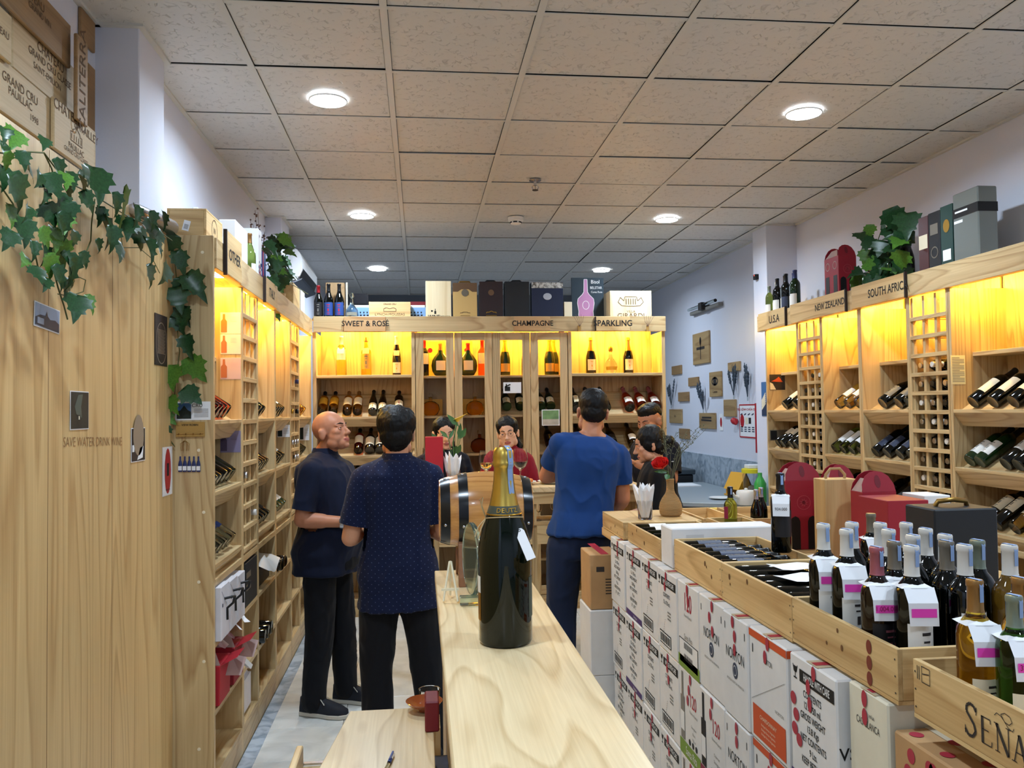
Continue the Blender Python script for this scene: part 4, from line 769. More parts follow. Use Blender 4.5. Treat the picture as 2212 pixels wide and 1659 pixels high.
# ================================================================ STACK OF CARTONS, CRATES AND BOTTLES ON THE RIGHT
CX = .93; LT = [1.03, .72, .41]; LB = [.721, .411, .1]
mat('carton_white', (226, 225, 224), .65, var=.04); mat('carton_brown', (186, 146, 100), .75, var=.06); mat('carton_cream', (222, 216, 194), .65, var=.04)
mat('purple', (74, 48, 110), .6); mat('carton_green', (120, 150, 50), .6); mat('orange', (206, 82, 36), .6); mat('wine_red', (176, 34, 52), .6); mat('crimson', (140, 24, 60), .6); mat('seal_red', (172, 48, 66), .5); mat('print_white', (235, 235, 235), .6); mat('tape', (200, 186, 160), .3)
def FF(x, y, z): return face((x, y, z), (0, -1, 0), (0, 0, 1))     # frame on a face looking towards -X; reads away from the far end
def carton(y_far, w, z0, z1, label, style, X=CX, dep=.39, m='carton_white', seals=1, name='wine_carton', seed=0, d0=.0):
    rnd = random.Random(seed or int(y_far*1000+z0*77)); x = X + rnd.uniform(-.006, .006)
    y0, y1 = y_far-w+.003, y_far-.003
    o = MB().box(x, x+dep, y0, y1, z0, z1-.002).build(name, m, None, bev=.004); tag(o, label, 'carton', 'wine cartons stacked on the right')
    h = z1-z0-.002; F = FF(x, (y0+y1)/2, z0+h/2); W_ = y1-y0
    K = {}
    def g(mm): return K.setdefault(mm, MB())
    def handle(txt='HANDLE WITH CARE'):
        rect(g('ink'), -W_*.27, W_*.46, h*.31, h*.41, F); text_mesh(g('print_white'), txt, h*.085, F @ M.Translation((W_*.1, h*.36, .0006)), sx=W_/h*.68, bold=.015)
        # wine glass mark
        gx = -W_*.37; line(g('ink'), [(gx-.012, h*.42), (gx-.006, h*.365), (gx+.006, h*.365), (gx+.012, h*.42)], .003, F); rect(g('ink'), gx-.009, gx+.009, h*.37, h*.41, F); rect(g('ink'), gx-.0015, gx+.0015, h*.32, h*.37, F); rect(g('ink'), gx-.009, gx+.009, h*.31, h*.322, F)
    if style in ('text', 'text_purple', 'big'):
        handle(); s = .066 if style != 'big' else .078
        for i, ln in enumerate(('CONTENTS', '12 x 750 mL', 'GROSS WEIGHT', '13.8 Kgs', 'NET CONTENTS', '9 Lts.', 'KEEP BETWEEN', "15º - 20º C")):
            text_mesh(g('ink'), ln, h*s, F @ M.Translation((0, h*(.23-i*(.078 if style != 'big' else .088)), 0)), sx=min(1.1, W_/h*.95), bold=.012)
        if style == 'text_purple': rect(g('purple'), -W_/2, W_/2, -h*.5, -h*.42, F); text_mesh(g('print_white'), 'Sauvignon', h*.05, F @ M.Translation((W_*.1, -h*.46, .0006)))
        if style == 'big': rect(g('purple'), -W_/2, W_/2, -h*.5, -h*.44, F)
    if style == 'barcode':
        handle()
        for i, ln in enumerate(('CONTENTS', '12 x 750 mL')): text_mesh(g('ink'), ln, h*.07, F @ M.Translation((0, h*(.2-i*.09), 0)), sx=min(1.1, W_/h*.95), bold=.012)
        for k in range(7): line(g('print_grey'), [(-.02-k*.004, -h*.1-k*h*.03), (-.026-k*.004, -h*.12-k*h*.03)], .002, F)
        for i in range(3): rect(g('print_grey'), .01, .05, h*.0-i*h*.04, h*.02-i*h*.04, F)
        rect(g('ink'), -W_*.38, W_*.2, -h*.43, -h*.27, F)
        rect(g('print_white'), -W_*.36, W_*.18, -h*.415, -h*.285, F, z=.0005)
        for k in range(12):
            xx = -W_*.34+W_*.5*k/12; rect(g('ink'), xx, xx+W_*.02*(1+k % 2), -h*.4, -h*.3, F, z=.0009)
    if style in ('120', '120_red', '120_plain'):
        big = {'120': 'wine_red', '120_red': 'wine_red', '120_plain': 'wine_red'}[style]
        if style == '120_plain':
            text_mesh(g(big), '120', h*.3, F @ M.Translation((0, h*.28, 0)), sx=.62, bold=.004); text_mesh(g('print_grey'), 'Reserva Especial', h*.05, F @ M.Translation((0, h*.13, 0)), sx=.8)
            text_mesh(g('print_grey'), 'Santa Rita', h*.09, F @ M.Translation((0, -h*.12, 0)), sx=.8); rect(g('carton_green'), -W_/2, W_/2, -h*.5, -h*.36, F)
            rect(g('ink'), -W_*.45, W_*.45, -h*.45, -h*.16, F, z=-.0004); rect(g('print_white'), -W_*.43, W_*.43, -h*.44, -h*.17, F, z=.0)
            for r_ in (-.26, -.39): 
                for k in range(9): rect(g('ink'), -W_*.2+k*W_*.045, -W_*.2+k*W_*.045+W_*.025, h*r_, h*(r_+.07), F, z=.0005)
        else:
            band = 'carton_green' if style == '120' else 'crimson'
            text_mesh(g(big), '120', h*.22, F @ M.Translation((W_*.16, h*.2, 0)), sx=.72, bold=.004); text_mesh(g('print_grey'), 'Reserva Especial', h*.045, F @ M.Translation((W_*.18, h*.07, 0)), sx=.9)
            for i, ln in enumerate(('Cabernet', 'Sauvignon', '750 ml') if style != '120' else ('Sauvignon', 'Blanc', '750 ml')): text_mesh(g('print_grey'), ln, h*.045, F @ M.Translation((W_*.18, -h*(.08+.07*i), 0)))
            rect(g(band), -W_/2, W_/2, -h*.5, -h*.33, F); text_mesh(g('print_white'), 'Santa Rita', h*.13, F @ M.Translation((W_*.05, -h*.42, .0006)), sx=.75)
            bxx = -W_*.34; bm_ = 'print_grey' if style == '120' else 'ink'   # printed bottle
            rect(g(bm_), bxx-.022, bxx+.022, -h*.32, h*.18, F, z=.0003); rect(g(bm_), bxx-.009, bxx+.009, h*.18, h*.46, F, z=.0003); rect(g('print_white'), bxx-.02, bxx+.02, -h*.22, h*.0, F, z=.0007)
            for k in range(3): disc(g('ink'), (-.005+.035*k, -h*.28), .011, F, 12)
    if style == 'norton':
        text_mesh(g('ink'), 'NORTON', h*.15, F @ M.Translation((0, h*.12, 0)), sx=.72, bold=-.004); disc(g('lab_navy'), (0, -h*.02), .02, F, 24, sy=1.2); disc(g('print_white'), (0, -h*.02), .013, F, 18, sy=1.2, z=.0005); disc(g('lab_navy'), (0, -h*.02), .011, F, 18, sy=1.2, z=.0009)
        text_mesh(g('print_grey'), 'BODEGA NORTON MENDOZA', h*.033, F @ M.Translation((0, -h*.14, 0)), sx=.95)
        for sx_ in (-1, 1): line(g('ink'), [(sx_*W_*.4, h*.33), (sx_*W_*.4, h*.4)], .004, F)
    if style == 'orange':
        rect(g('orange'), -W_/2, W_/2, h*.42, h*.485, F); rect(g('orange'), -W_*.42, W_*.45, -h*.46, -h*.18, F); text_mesh(g('cream'), 'CHARDONNAY', h*.05, F @ M.Translation((0, -h*.26, .0006)))
        for i in range(3): text_mesh(g('cream'), 'Bodega Norton Argentina', h*.028, F @ M.Translation((0, -h*(.32+.04*i), .0006)))
        text_mesh(g('ink'), 'NORTON', h*.07, F @ M.Translation((W_*.02, h*.27, 0)), sx=.6); line(g('ink'), [(-W_*.4, h*.28), (-W_*.4, h*.36)], .005, F); line(g('print_grey'), [(-W_*.45, -h*.15), (W_*.45, h*.2)], .0012, F)
        text_mesh(g('print_grey'), 'NORTON', h*.04, F @ M.Translation((W_*.3, -h*.1, 0)))
        Fn = face((x+dep/2, y0, z0+h/2), (1, 0, 0), (0, 0, 1)); rect(g('orange'), -dep/2, dep/2, h*.42, h*.485, Fn); rect(g('orange'), -dep*.42, -dep*.3, -h*.42, -h*.1, Fn)
    if style == 'casa':
        text_mesh(g('print_dark'), 'VIÑA', h*.035, F @ M.Translation((W_*.1, h*.33, 0))); text_mesh(g('print_dark'), 'CASABLANCA', h*.075, F @ M.Translation((0, h*.26, 0)), sx=.66); text_mesh(g('ink'), 'Nimbus', h*.12, F @ M.Translation((W_*.1, -h*.22, 0)), sx=.6)
        text_mesh(g('print_dark'), 'SAUVIGNON BLANC', h*.035, F @ M.Translation((W_*.05, -h*.33, 0)))
    if seals == 'many':
        for (u, v) in ((-.42, .14), (-.36, .02), (-.4, -.1), (-.3, -.17)): disc(g('seal_red'), (u*W_, v*h), .016, F, 16, z=.001)
    if seals:  # red wax-like seals printed on the tape that closes the carton
        for k in range(2 + rnd.randrange(2)):
            disc(g('seal_red'), (rnd.uniform(-.08, .08)*W_, h*(.44-.13*k)), .011, F, 14, sy=1.7, z=.0014)
        if z1 > .95:
            T_ = face((x+.06, (y0+y1)/2, z1-.002), (0, -1, 0), (1, 0, 0)); rect(g('seal_red'), -.012, .012, -.055, .02, T_, z=.0006); rect(g('tape'), -.03, .03, -.06, .3, T_)
    for mm, b_ in K.items(): b_.build('print', mm, o)
    return o
# dark gaps between flaps: pallet under the stack
p = thing('pallet', (1.3, 2.9, 0), 'low wooden pallet under the carton stack', 'pallet')
for k in range(9): box('pallet_board', 'pine_x', p, .95, 1.7, 1.7+.28*k, 1.82+.28*k, .078, .0985)
for x in (.96, 1.3, 1.6): box('pallet_bearer', 'pine_y', p, x, x+.09, 1.7, 4.06, 0, .0775)
YF = [4.06, 3.785, 3.51, 3.255, 3.0, 2.765, 2.525, 2.325, 2.075]   # edges of the carton columns
lay = ['top', 'middle', 'bottom']
sty = [['text', 'text_purple', 'barcode', 'barcode', '120_plain', 'norton', 'norton', 'orange'],
       ['barcode', 'text_purple', 'barcode', 'barcode', '120', '120_red', 'norton', 'orange'],
       ['text', 'barcode', 'barcode', 'barcode', '120', '120_red', 'norton', 'orange']]
desc = {'text': 'white carton printed CONTENTS', 'text_purple': 'white carton with a purple band', 'barcode': 'white carton printed HANDLE WITH CARE with barcode', '120_plain': 'white carton printed 120 with green edge',
        '120': 'white carton printed 120 with green base', '120_red': 'white carton printed 120 with crimson base', 'norton': 'white carton printed NORTON', 'orange': 'white carton with orange bands', 'big': 'white carton', 'casa': 'cream carton'}
for L_ in range(3):
    for k in range(8):
        carton(YF[k], YF[k]-YF[k+1], LB[L_], LT[L_], '%s, %s layer, %s column from the far end' % (desc[sty[L_][k]], lay[L_], ORD[k]), sty[L_][k])
carton(2.068, .245, .721, 1.03, 'white carton with large black CONTENTS lettering and HANDLE WITH CARE bar', 'big', seals='many'); carton(2.068, .245, .411, .72, 'white carton below the large CONTENTS carton', 'orange'); carton(2.068, .245, .1, .41, 'white carton at the bottom near the camera', 'norton')
vs = MB(); text_mesh(vs, 'VS', .04, face((.957, 1.826, .86), (1, 0, 0), (0, 0, 1)), bold=.01); vs.build('print', 'ink', bpy.data.objects['wine_carton.024'])
carton(1.815, .165, .735, 1.035, 'cream carton printed CASABLANCA and Nimbus near the camera', 'casa', X=.955, m='carton_cream', dep=.25); carton(1.815, .165, .42, .734, 'cream carton under the CASABLANCA carton', 'casa', X=.955, m='carton_cream', dep=.25); carton(1.815, .165, .1, .419, 'cream carton at the bottom beside the pallet end', 'casa', X=.955, m='carton_cream', dep=.25)
bxs = at(1958, 1575, X=.96)
o = MB().box(.962, 1.3, 1.24, 1.645, .1, .985).build('wine_carton', 'carton_brown', None, bev=.004); tag(o, 'brown carton with red seals in the bottom right corner of the picture', 'carton', 'wine cartons stacked on the right')
k = MB(); F = face((.962, 1.45, .985), (0, -1, 0), (0, 0, 1)); rnd = random.Random(3)
for i in range(12): disc(k, (-.17+.012*rnd.randrange(12), -.03-.035*(i//3)), .013, F, 16, sy=1.15)
Fn = face((1.1, 1.24, .985), (1, 0, 0), (0, 0, 1)); Ft = face((1.13, 1.45, .985), (0, -1, 0), (1, 0, 0))
for i in range(7): disc(k, (-.16+.05*i, -.14+.05*(i % 2)), .014, Ft, 16)
k.build('print', 'seal_red', o); k = MB(); rect(k, -.195, .19, -.1, -.05, Ft, z=-.0003); k.build('tape', 'tape', o)
# brown carton and cartons at the far end
fb = at(1296, 1205, Y=4.08)
o = MB().box(.83, .985, 4.1, 4.34, .66, .93).build('cardboard_box', 'carton_brown', None, bev=.004); tag(o, 'brown cardboard box at the far end of the carton stack by the man in blue', 'carton')
k = MB(); Fb = face((.907, 4.1, .795), (1, 0, 0), (0, 0, 1)); rect(k, -.045, -.005, .05, .075, Fb); 
for i in range(6): rect(k, .0, .05, -.06+.014*i, -.055+.014*i, Fb)
k.build('print', 'print_dark', o); k = MB(); rect(k, -.02, .02, -.17, .17, face((.907, 4.275, .93), (1, 0, 0), (0, 1, 0))); k.build('tape', 'seal_red', o)
for z0, z1, nm in ((.34, .659, 'plain white carton under the brown cardboard box'), (.0, .339, 'plain white carton on the floor at the far end of the stack')):
    o = MB().box(.825, 1.14, 4.09, 4.36, z0, z1-.001).build('wine_carton', 'carton_white', None, bev=.004); tag(o, nm, 'carton', 'wine cartons stacked on the right')

# table behind the cartons
t = thing('display_table', (1.75, 2.6, 0), 'plain wooden table behind the cartons, hidden under crates and gift boxes', 'table')
box('table_top', 'pine_y', t, 1.345, 2.15, 1.3, 4.5, .99, 1.028)
for x in (1.72, 2.08):
    for y in (1.35, 4.42): box('leg', 'pine_z', t, x, x+.06, y, y+.06, 0, .99)
t = thing('display_table', (1.2, 4.3, 0), 'plain wooden side table under the far crate with the twine vase', 'table')
box('table_top', 'pine_y', t, .95, 1.34, 4.068, 4.36, .99, 1.028)
for x in (1.18, 1.28):
    for y in (4.1, 4.3): box('leg', 'pine_z', t, x, x+.05, y, y+.05, 0, .99)
# open wooden crates
mat('knot', (112, 74, 40), .7)
def crate(x0, x1, y0, y1, z0, z1, label, lid=False, th=.011, lettering=None, knots=3, gap=None):
    t = thing('wine_crate', ((x0+x1)/2, (y0+y1)/2, z0), label, 'crate', 'open wooden wine crates')
    box('bottom_board', 'pine_y', t, x0, x1, y0, y1, z0, z0+.008)
    s = box('side_board', 'pine_y', t, x0, x0+th, y0, y1, z0+.0085, z1, .001); box('side_board', 'pine_y', t, x1-th, x1, y0, y1, z0+.0085, z1, .001)
    e = box('end_board', 'pine_x', t, x0+th+.0003, x1-th-.0003, y0, y0+th, z0+.0085, z1, .001); box('end_board', 'pine_x', t, x0+th+.0003, x1-th-.0003, y1-th, y1, z0+.0085, z1, .001)
    if lid: box('lid', 'pine_y', t, x0, x1, y0, y1, z1+.0003, z1+.009, .001)
    rnd = random.Random(int(y0*100)); k = MB(); F = FF(x0, (y0+y1)/2, (z0+z1)/2)
    for i in range(knots): disc(k, (rnd.uniform(-.4, .4)*(y1-y0), rnd.uniform(-.35, .35)*(z1-z0)), rnd.uniform(.003, .007), F, 10, sy=1.4)
    if knots: k.build('knots', 'knot', s)
    k = MB()
    for yy in (y0+.008, y1-.008):
        for q in (.2, .5, .8): disc(k, ((y0+y1)/2-yy, (q-.5)*(z1-z0)), .0022, F, 8)
    k.build('nails', 'print_dark', s)
    return t, s, F
cA = crate(.965, 1.3, 3.33, 3.86, 1.033, 1.118, 'wooden crate at the far end, holding green bottles, left of the white panel')
cB = crate(.965, 1.3, 2.635, 3.14, 1.033, 1.15, 'wooden crate of black bottles with navy labels in the middle of the row')
cC = crate(.965, 1.3, 2.12, 2.632, 1.033, 1.15, 'wooden crate of plain dark bottles with white papers on top')
cD = crate(.965, 1.4, 1.63, 2.116, 1.038, 1.152, 'wooden crate with red seals crowded with standing bottles with price tags')
cS = crate(.965, 1.3, 1.02, 1.575, 1.036, 1.15, 'wooden crate branded SENA in the bottom right corner', knots=0)
k = MB()
for i in range(3): disc(k, (.135-.0*i, .032-.034*i), .011, cD[2], 18, sy=1.4)
k.build('wax_seal', 'wax' if 'wax' in MATS else mat('wax', (120, 50, 36), .5), cD[1])
# SENA branded into the near crate: letters with thick and thin strokes
F = cS[2]; k = MB(); X0 = -.125
def stroke(pts, w): line(k, [(X0+a, b) for a, b in pts], w, F)
sS = [(.036, .018), (.03, .026), (.02, .028), (.011, .022), (.01, .012), (.02, .003), (.03, -.006), (.034, -.018), (.026, -.028), (.014, -.029), (.006, -.02)]
stroke(sS, .0055); stroke([(.036, .012), (.037, .026)], .002); stroke([(.006, -.028), (.006, -.014)], .002)
def serif(x, y): stroke([(x-.006, y), (x+.006, y)], .0016)
stroke([(.052, .018), (.052, -.028)], .006); stroke([(.05, .017), (.073, .017), (.073, .01)], .002); stroke([(.052, -.004), (.068, -.004)], .002); stroke([(.05, -.028), (.075, -.028), (.076, -.019)], .002)
stroke([(.09, .018), (.09, -.028)], .0022); stroke([(.088, .018), (.116, -.028)], .0065); stroke([(.117, .018), (.117, -.028)], .0022); serif(.09, -.028); serif(.117, .018); serif(.088, .018)
stroke([(.142, .018), (.13, -.028)], .0022); stroke([(.142, .018), (.157, -.028)], .0065); stroke([(.134, -.012), (.151, -.012)], .002); serif(.13, -.028); serif(.157, -.028)
stroke([(.084, .03), (.09, .036), (.1, .034), (.11, .027), (.12, .026), (.127, .032), (.122, .04), (.11, .042), (.1, .037), (.106, .03), (.118, .02), (.128, .018), (.131, .024)], .0013)
for a in range(2): line(k, [(-.262+a*.006, .048), (-.262+a*.006, .022)], .002, F)
line(k, [(-.248, .05), (-.248, .02), (-.222, .02), (-.222, .05), (-.248, .05)], .0016, F); line(k, [(-.246, .036), (-.224, .04)], .002, F)
k.build('brand_mark', 'print_dark', cS[1])
crate(.95, 1.335, 3.89, 4.34, 1.033, 1.105, 'closed stamped wooden crate under the twine vase', lid=True, lettering=None)
cA2 = crate(1.345, 1.525, 3.33, 3.86, 1.033, 1.13, 'wooden crate behind, holding blue-labelled bottles and a pale green bottle')
crate(1.345, 1.525, 3.9, 4.34, 1.033, 1.12, 'wooden crate at the far back beside the twine vase'); crate(1.54, 1.9, 3.78, 4.25, 1.033, 1.13, 'wooden crate of silver-capped bottles behind the white panel')
o = MB().box(.962, 1.385, 3.16, 3.305, 1.033, 1.185).build('white_box', 'carton_white', None, bev=.004); tag(o, 'long blank white box lying across between two wooden crates', 'carton')
k = MB(); F = face((1.17, 3.16, 1.11), (1, 0, 0), (0, 0, 1)); rect(k, -.15, -.08, -.05, .05, F); k.build('tape', 'tape_clear' if 'tape_clear' in MATS else mat('tape_clear', (206, 206, 206), .25), o)
for c_ in (cB, cC): x0_ = c_[0].location; box('cardboard_insert', 'carton_brown', c_[0], .978, 1.287, x0_.y-.238, x0_.y+.238, 1.0415, 1.073)
# bottles lying in the crates, necks towards the wall side
def lie(x, y, z, tm, label, d=(1, 0, 0), group='bottles lying in the crates'): put(tm, frame(d, (0, 0, 1), (x, y, z)), label, 'bottle', group)
for r_ in range(2):
    for i, y in enumerate(span(2.65, 3.12, 6)): lie(.985, y, 1.112, W('cap_black', 'lab_navy', (.05, .14), em='lab_grey'), ('black bottle with navy label in the middle crate, %s from near' % ORD[i]), (1, 0, 0)) if r_ == 0 else None
for i, y in enumerate(span(2.14, 2.61, 6)): lie(.985, y, 1.112, W('cap_black', None), 'plain dark bottle lying in the crate with white papers, %s from near' % ORD[i])
for i, y in enumerate(span(3.35, 3.84, 5)): lie(.985, y, 1.081, W('cap_black', 'lab_white', (.06, .14), 'green_glass'), 'green bottle lying in the far crate, %s from near' % ORD[i])
for i, x in enumerate((1.397, 1.473)): lie(x, 3.345, 1.081, W('silver_foil', 'lab_blue', (.06, .14)), 'blue-labelled bottle lying in the back crate, '+('left', 'right')[i]+' one', (0, 1, 0))
for i, (x, y, rz) in enumerate(((1.1, 2.33, .3), (1.16, 2.23, .7), (1.13, 2.45, .1))):
    T = M.Translation((x, y, 1.158+.004*i)) @ M.Rotation(rz, 4, 'Z') @ M.Rotation(.1, 4, 'Y')
    o = MB().rings([[(a, b, .006*sin(a*30)) for a in (-.07, -.035, 0, .035, .07)] for b in (-.05, .05)], False, False, T).build('paper_sheet', 'paper', None, smooth=True); tag(o, ('white price sheet lying on the dark bottles, nearest the navy-labelled crate', 'white price sheet lying on the dark bottles, nearest the standing bottles', 'small white price sheet on the dark bottles, farthest back')[i], 'paper')
# standing bottles: top of capsule seen at (x, y), with base on the crate bottom
mat('pink_ink', (244, 70, 190), .6); mat('brown_wine', (96, 70, 20), .05)
tinted('gold_wine_glass', (196, 160, 50))
def collar(o, sc, price=None, pink=True, turn=-.35, z=.218, ln=.085):
    T = o.matrix_basis @ M.Rotation(turn, 4, 'Z'); k = MB(); r = .0185
    pts = []
    n = 10
    ring0 = [(r*cos(2*pi*i/n), r*sin(2*pi*i/n), z+.006) for i in range(n)]; sq = [(.034*max(-1, min(1, 1.45*cos(2*pi*i/n))), .034*max(-1, min(1, 1.45*sin(2*pi*i/n))), z-.001-.004*abs(cos(2*pi*i/n))) for i in range(n)]
    k.rings([ring0, sq], True, False, T)
    k.add([(-.032, -.032, z-.001), (.032, -.032, z-.001), (.031, -.052, z-.03), (-.031, -.052, z-.03), (.03, -.056, z-.03-ln*.55), (-.03, -.056, z-.03-ln*.55)], [[0, 1, 2, 3], [3, 2, 4, 5]], T)
    c = k.build('price_collar', 'paper', o)
    G = T @ face((0, -.0535, z-.05), (1, 0, 0), (0, .02, 1)); kk = MB()
    if pink: rect(kk, -.026, .026, -.009, .009, G, z=.0008); kk.build('highlighter', 'pink_ink', c)
    if price: kk = MB(); text_mesh(kk, price, .0155, G @ M.Translation((0, 0, .0014)), sx=.9); kk.build('price', 'crimson' if pink else 'ink', c)
ws = lambda cap, lab='lab_white', lz=(.05, .14), g='glass_dark', em='print_dark', strip=True, shape='bordeaux': B(shape, g, cap, lab, lz, 60, emblem=em, strip=strip)
SB = [ # cap x, cap y, distance, template, price collar, label
 (1778, 1130, 2.054, ws('cap_white'), '', 'standing bottle with cream capsule and pink price tag, leftmost in the crate'),
 (1828, 1142, 1.962, ws('cap_white'), '', 'standing bottle with cream capsule and pink tag, second along the front edge'),
 (1840, 1127, 2.056, ws('cap_white', None, None, em=None), None, 'cream-capped bottle behind the second tagged bottle'),
 (1881, 1108, 2.55, ws('cap_grey', None, None, em=None, strip=False), '348.000', 'bottle with taupe capsule and plain white tag in front of the red gift boxes'),
 (1901, 1128, 2.058, ws('cap_white', None, None, em=None), None, 'cream-capped bottle with blue seal strip behind the rose-capped bottle'),
 (1919, 1142, 1.945, ws('cap_white', None, None, em=None), None, 'cream-capped bottle right behind the rose-capped bottle'),
 (1893, 1180, 1.784, ws('cap_pink', 'lab_black', (.04, .13), 'glass_brown', 'cap_pink', strip=True), '1.004.000', 'bottle with rose pink capsule and pink price tag at the front of the crate'),
 (1931, 1168, 1.824, ws('cap_grey', None, None, em=None), '', 'bottle with dull gold screw cap beside the rose-capped bottle'),
 (1957, 1128, 2.066, ws('cap_white', None, None, em=None), None, 'cream-capped bottle with blue strip in front of the red flat box'),
 (1972, 1154, 1.859, ws('cap_white', None, None, em=None), None, 'cream-capped bottle hidden behind the white-labelled bottle'),
 (1968, 1177, 1.711, ws('cap_white', 'lab_white', (.03, .14)), '', 'bottle with large white label and silver-white cap at the front right of the crate'),
 (1999, 1140, 1.938, ws('cap_white', None, None, em=None), None, 'cream-capped bottle with blue strip left of the black box'),
 (2041, 1153, 1.856, ws('cap_white', None, None, em=None), None, 'cream-capped bottle in front of the black box'),
 (2044, 1167, 1.778, ws('cap_grey', None, None, em=None), None, 'bottle with dull gold screw cap in front of the black box'),
 (2083, 1175, 1.701, ws('cap_white', 'lab_white', (.05, .16)), None, 'bottle with white cap and tall white label, right half of the crate'),
 (2111, 1165, 1.78, ws('cap_sage', None, None, em=None), None, 'bottle with grey-green screw cap at the back right of the crate'),
 (2180, 1175, 1.684, ws('cap_white', 'lab_white', (.05, .16), 'brown_wine'), None, 'brownish bottle with pale pink capsule at the right end of the crate'),
 (2105, 1250, 1.47, ws('cap_gold', 'cream', (.03, .11), 'gold_wine_glass'), '', 'golden wine bottle with bronze screw cap in the SENA crate'),
 (2202, 1246, 1.5, ws('cap_gold', 'lab_white', (.04, .12), 'gold_wine_glass'), None, 'bottle with bronze screw cap at the right picture edge behind the green bottle'),
 (2190, 1284, 1.40, ws('cap_sage', 'cream', (.03, .11), 'green_glass'), '396.000', 'green bottle with sage screw cap and 396.000 price tag in the SENA crate')]
for px, py, Y, tm, pr, lab in SB:
    p = at(px, py, Y=Y); zb = 1.0475 if Y < 2.2 else 1.0295; sc = (p.z-zb)/.3015
    o = stand(tm, (p.x, p.y, zb), lab, 'standing bottles in the near crates', turn=.2, sc=sc)
    if pr is not None: collar(o, sc, pr or None, pink=lab.find('plain white tag') < 0)
# bottles standing among the crates
p = at(1577, 1051, Y=3.78); o = stand(ws('cap_black', None, None, 'pale_green_glass', None, True), (p.x, p.y, 1.0425), 'pale green-gold bottle with black capsule standing in the back crate', 'bottles among the crates', sc=(p.z-1.0425)/.3015)
T = o.matrix_basis; MB().box(-.022, .0, -.062, -.06, .12, .19, T @ M.Rotation(-.6, 4, 'Z')).build('hang_tag', 'crimson', o)
p = at(1693, 1073, Y=2.72); 
p = at(1697, 1072, Y=2.9); o = stand(ws('cap_black', 'lab_black', (.06, .16), 'glass_dark', None, True), (1.27, 2.585, 1.1205), 'black bottle with white price collar standing at the end of the navy-labelled crate', 'bottles among the crates') if 0 else None
p = at(1697, 1073, Y=2.78); o = stand(ws('cap_black', 'lab_black', (.06, .16), 'glass_dark', None, True), (1.235, 2.78, 1.152), 'black bottle with white price collar standing on the navy-labelled bottles', 'bottles among the crates', sc=.9); collar(o, 1, '934.000', pink=False, turn=-.4)
for i, (px, py) in enumerate(((1652, 1085), (1663, 1090), (1678, 1093), (1690, 1088), (1640, 1092))):
    p = at(px, py, Y=3.95+.05*(i % 2)); q = V((1.59+.062*i, 3.85+.09*(i % 2), 1.0425)); stand(B('burgundy', 'glass_dark', 'silver_foil', None, strip=True), q, 'silver-capped bottle in the back crate behind the white box, '+ORD[i]+' from left', 'bottles among the crates', sc=.72)
o = MB().box(1.5, 1.72, 4.46, 4.49, 1.03, 1.1).build('yellow_folder', 'yellow_card' if 'yellow_card' in MATS else mat('yellow_card', (232, 206, 110), .6), None); tag(o, 'yellow card propped behind the crates', 'card')
# napkins and twine vase on the closed crate
napkins((at(1394, 1132, Y=3.98).x, 3.98, 1.1145), 'tumbler of white folded napkins standing on the closed crate', 1.02, 11, 8)
vp = V((at(1449, 1120, Y=4.08).x, 4.08, 1.1145)); mat('jute', (176, 142, 96), .95)
t = thing('twine_vase', vp, 'bottle-shaped vase wrapped in jute twine holding a red rose', 'vase')
pf = [(.042, 0), (.052, .012), (.055, .04), (.05, .065), (.038, .09), (.022, .112), (.0165, .13), (.0155, .16), (.0175, .178), (.018, .185)]
MB().lathe([(0, .0)] + pf + [(.013, .185), (.012, .15), (0, .15)], 28, M.Translation(vp)).build('vase_body', 'jute', t, smooth=50)
def prz(z):
    for (r0, a), (r1, b) in zip(pf[:-1], pf[1:]):
        if a <= z <= b: return r0+(r1-r0)*(z-a)/(b-a)
    return pf[-1][0]
MB().tube([(vp.x+(prz(z)+.0012)*cos(q), vp.y+(prz(z)+.0012)*sin(q), vp.z+z) for q, z in [(2*pi*i/14, .003+.18*i/(14*36)) for i in range(14*36)]], .0026, 5).build('twine_wrap', 'jute', t, smooth=60)
mat('stem_green', (70, 104, 50), .6); mat('rose_red', (214, 40, 36), .5); mat('leaf_green', (56, 104, 52), .5); mat('dry_stem', (104, 108, 84), .8)
rp = at(1428, 1003, Y=4.06)
MB().tube([vp+V((0, 0, .15)), vp+V((-.012, -.004, .22)), rp+V((.012, 0, -.03)), rp], [.003, .003, .0026, .0026], 8).build('rose_stem', 'stem_green', t, smooth=60)
def rose(c, parent, ax=V((-.35, -.5, .8)), s=1):
    T = frame(ax, (0, 0, 1), c) @ M.Scale(s, 4); r_ = None
    for ring, (n, r, h, op) in enumerate(((3, .008, .03, .1), (4, .014, .032, .25), (5, .02, .03, .5), (5, .025, .026, .8))):
        for i in range(n):
            a = 2*pi*i/n+ring*.5; R3 = M.Rotation(a, 4, 'Z'); w = r*1.0
            MB().rings([[(r*.4, -w*.5, 0), (r*.45, 0, -.001), (r*.4, w*.5, 0)], [(r*.95, -w*.95, h*.5), (r*1.1, 0, h*.45), (r*.95, w*.95, h*.5)], [(r*(.95+op*.3), -w*.7, h*.92), (r*(1.05+op*.45), 0, h), (r*(.95+op*.3), w*.7, h*.92)]], False, False, T @ R3).build('petal', 'rose_red', parent, smooth=True)
rose(rp+V((0, 0, -.012)), t, s=1.25)
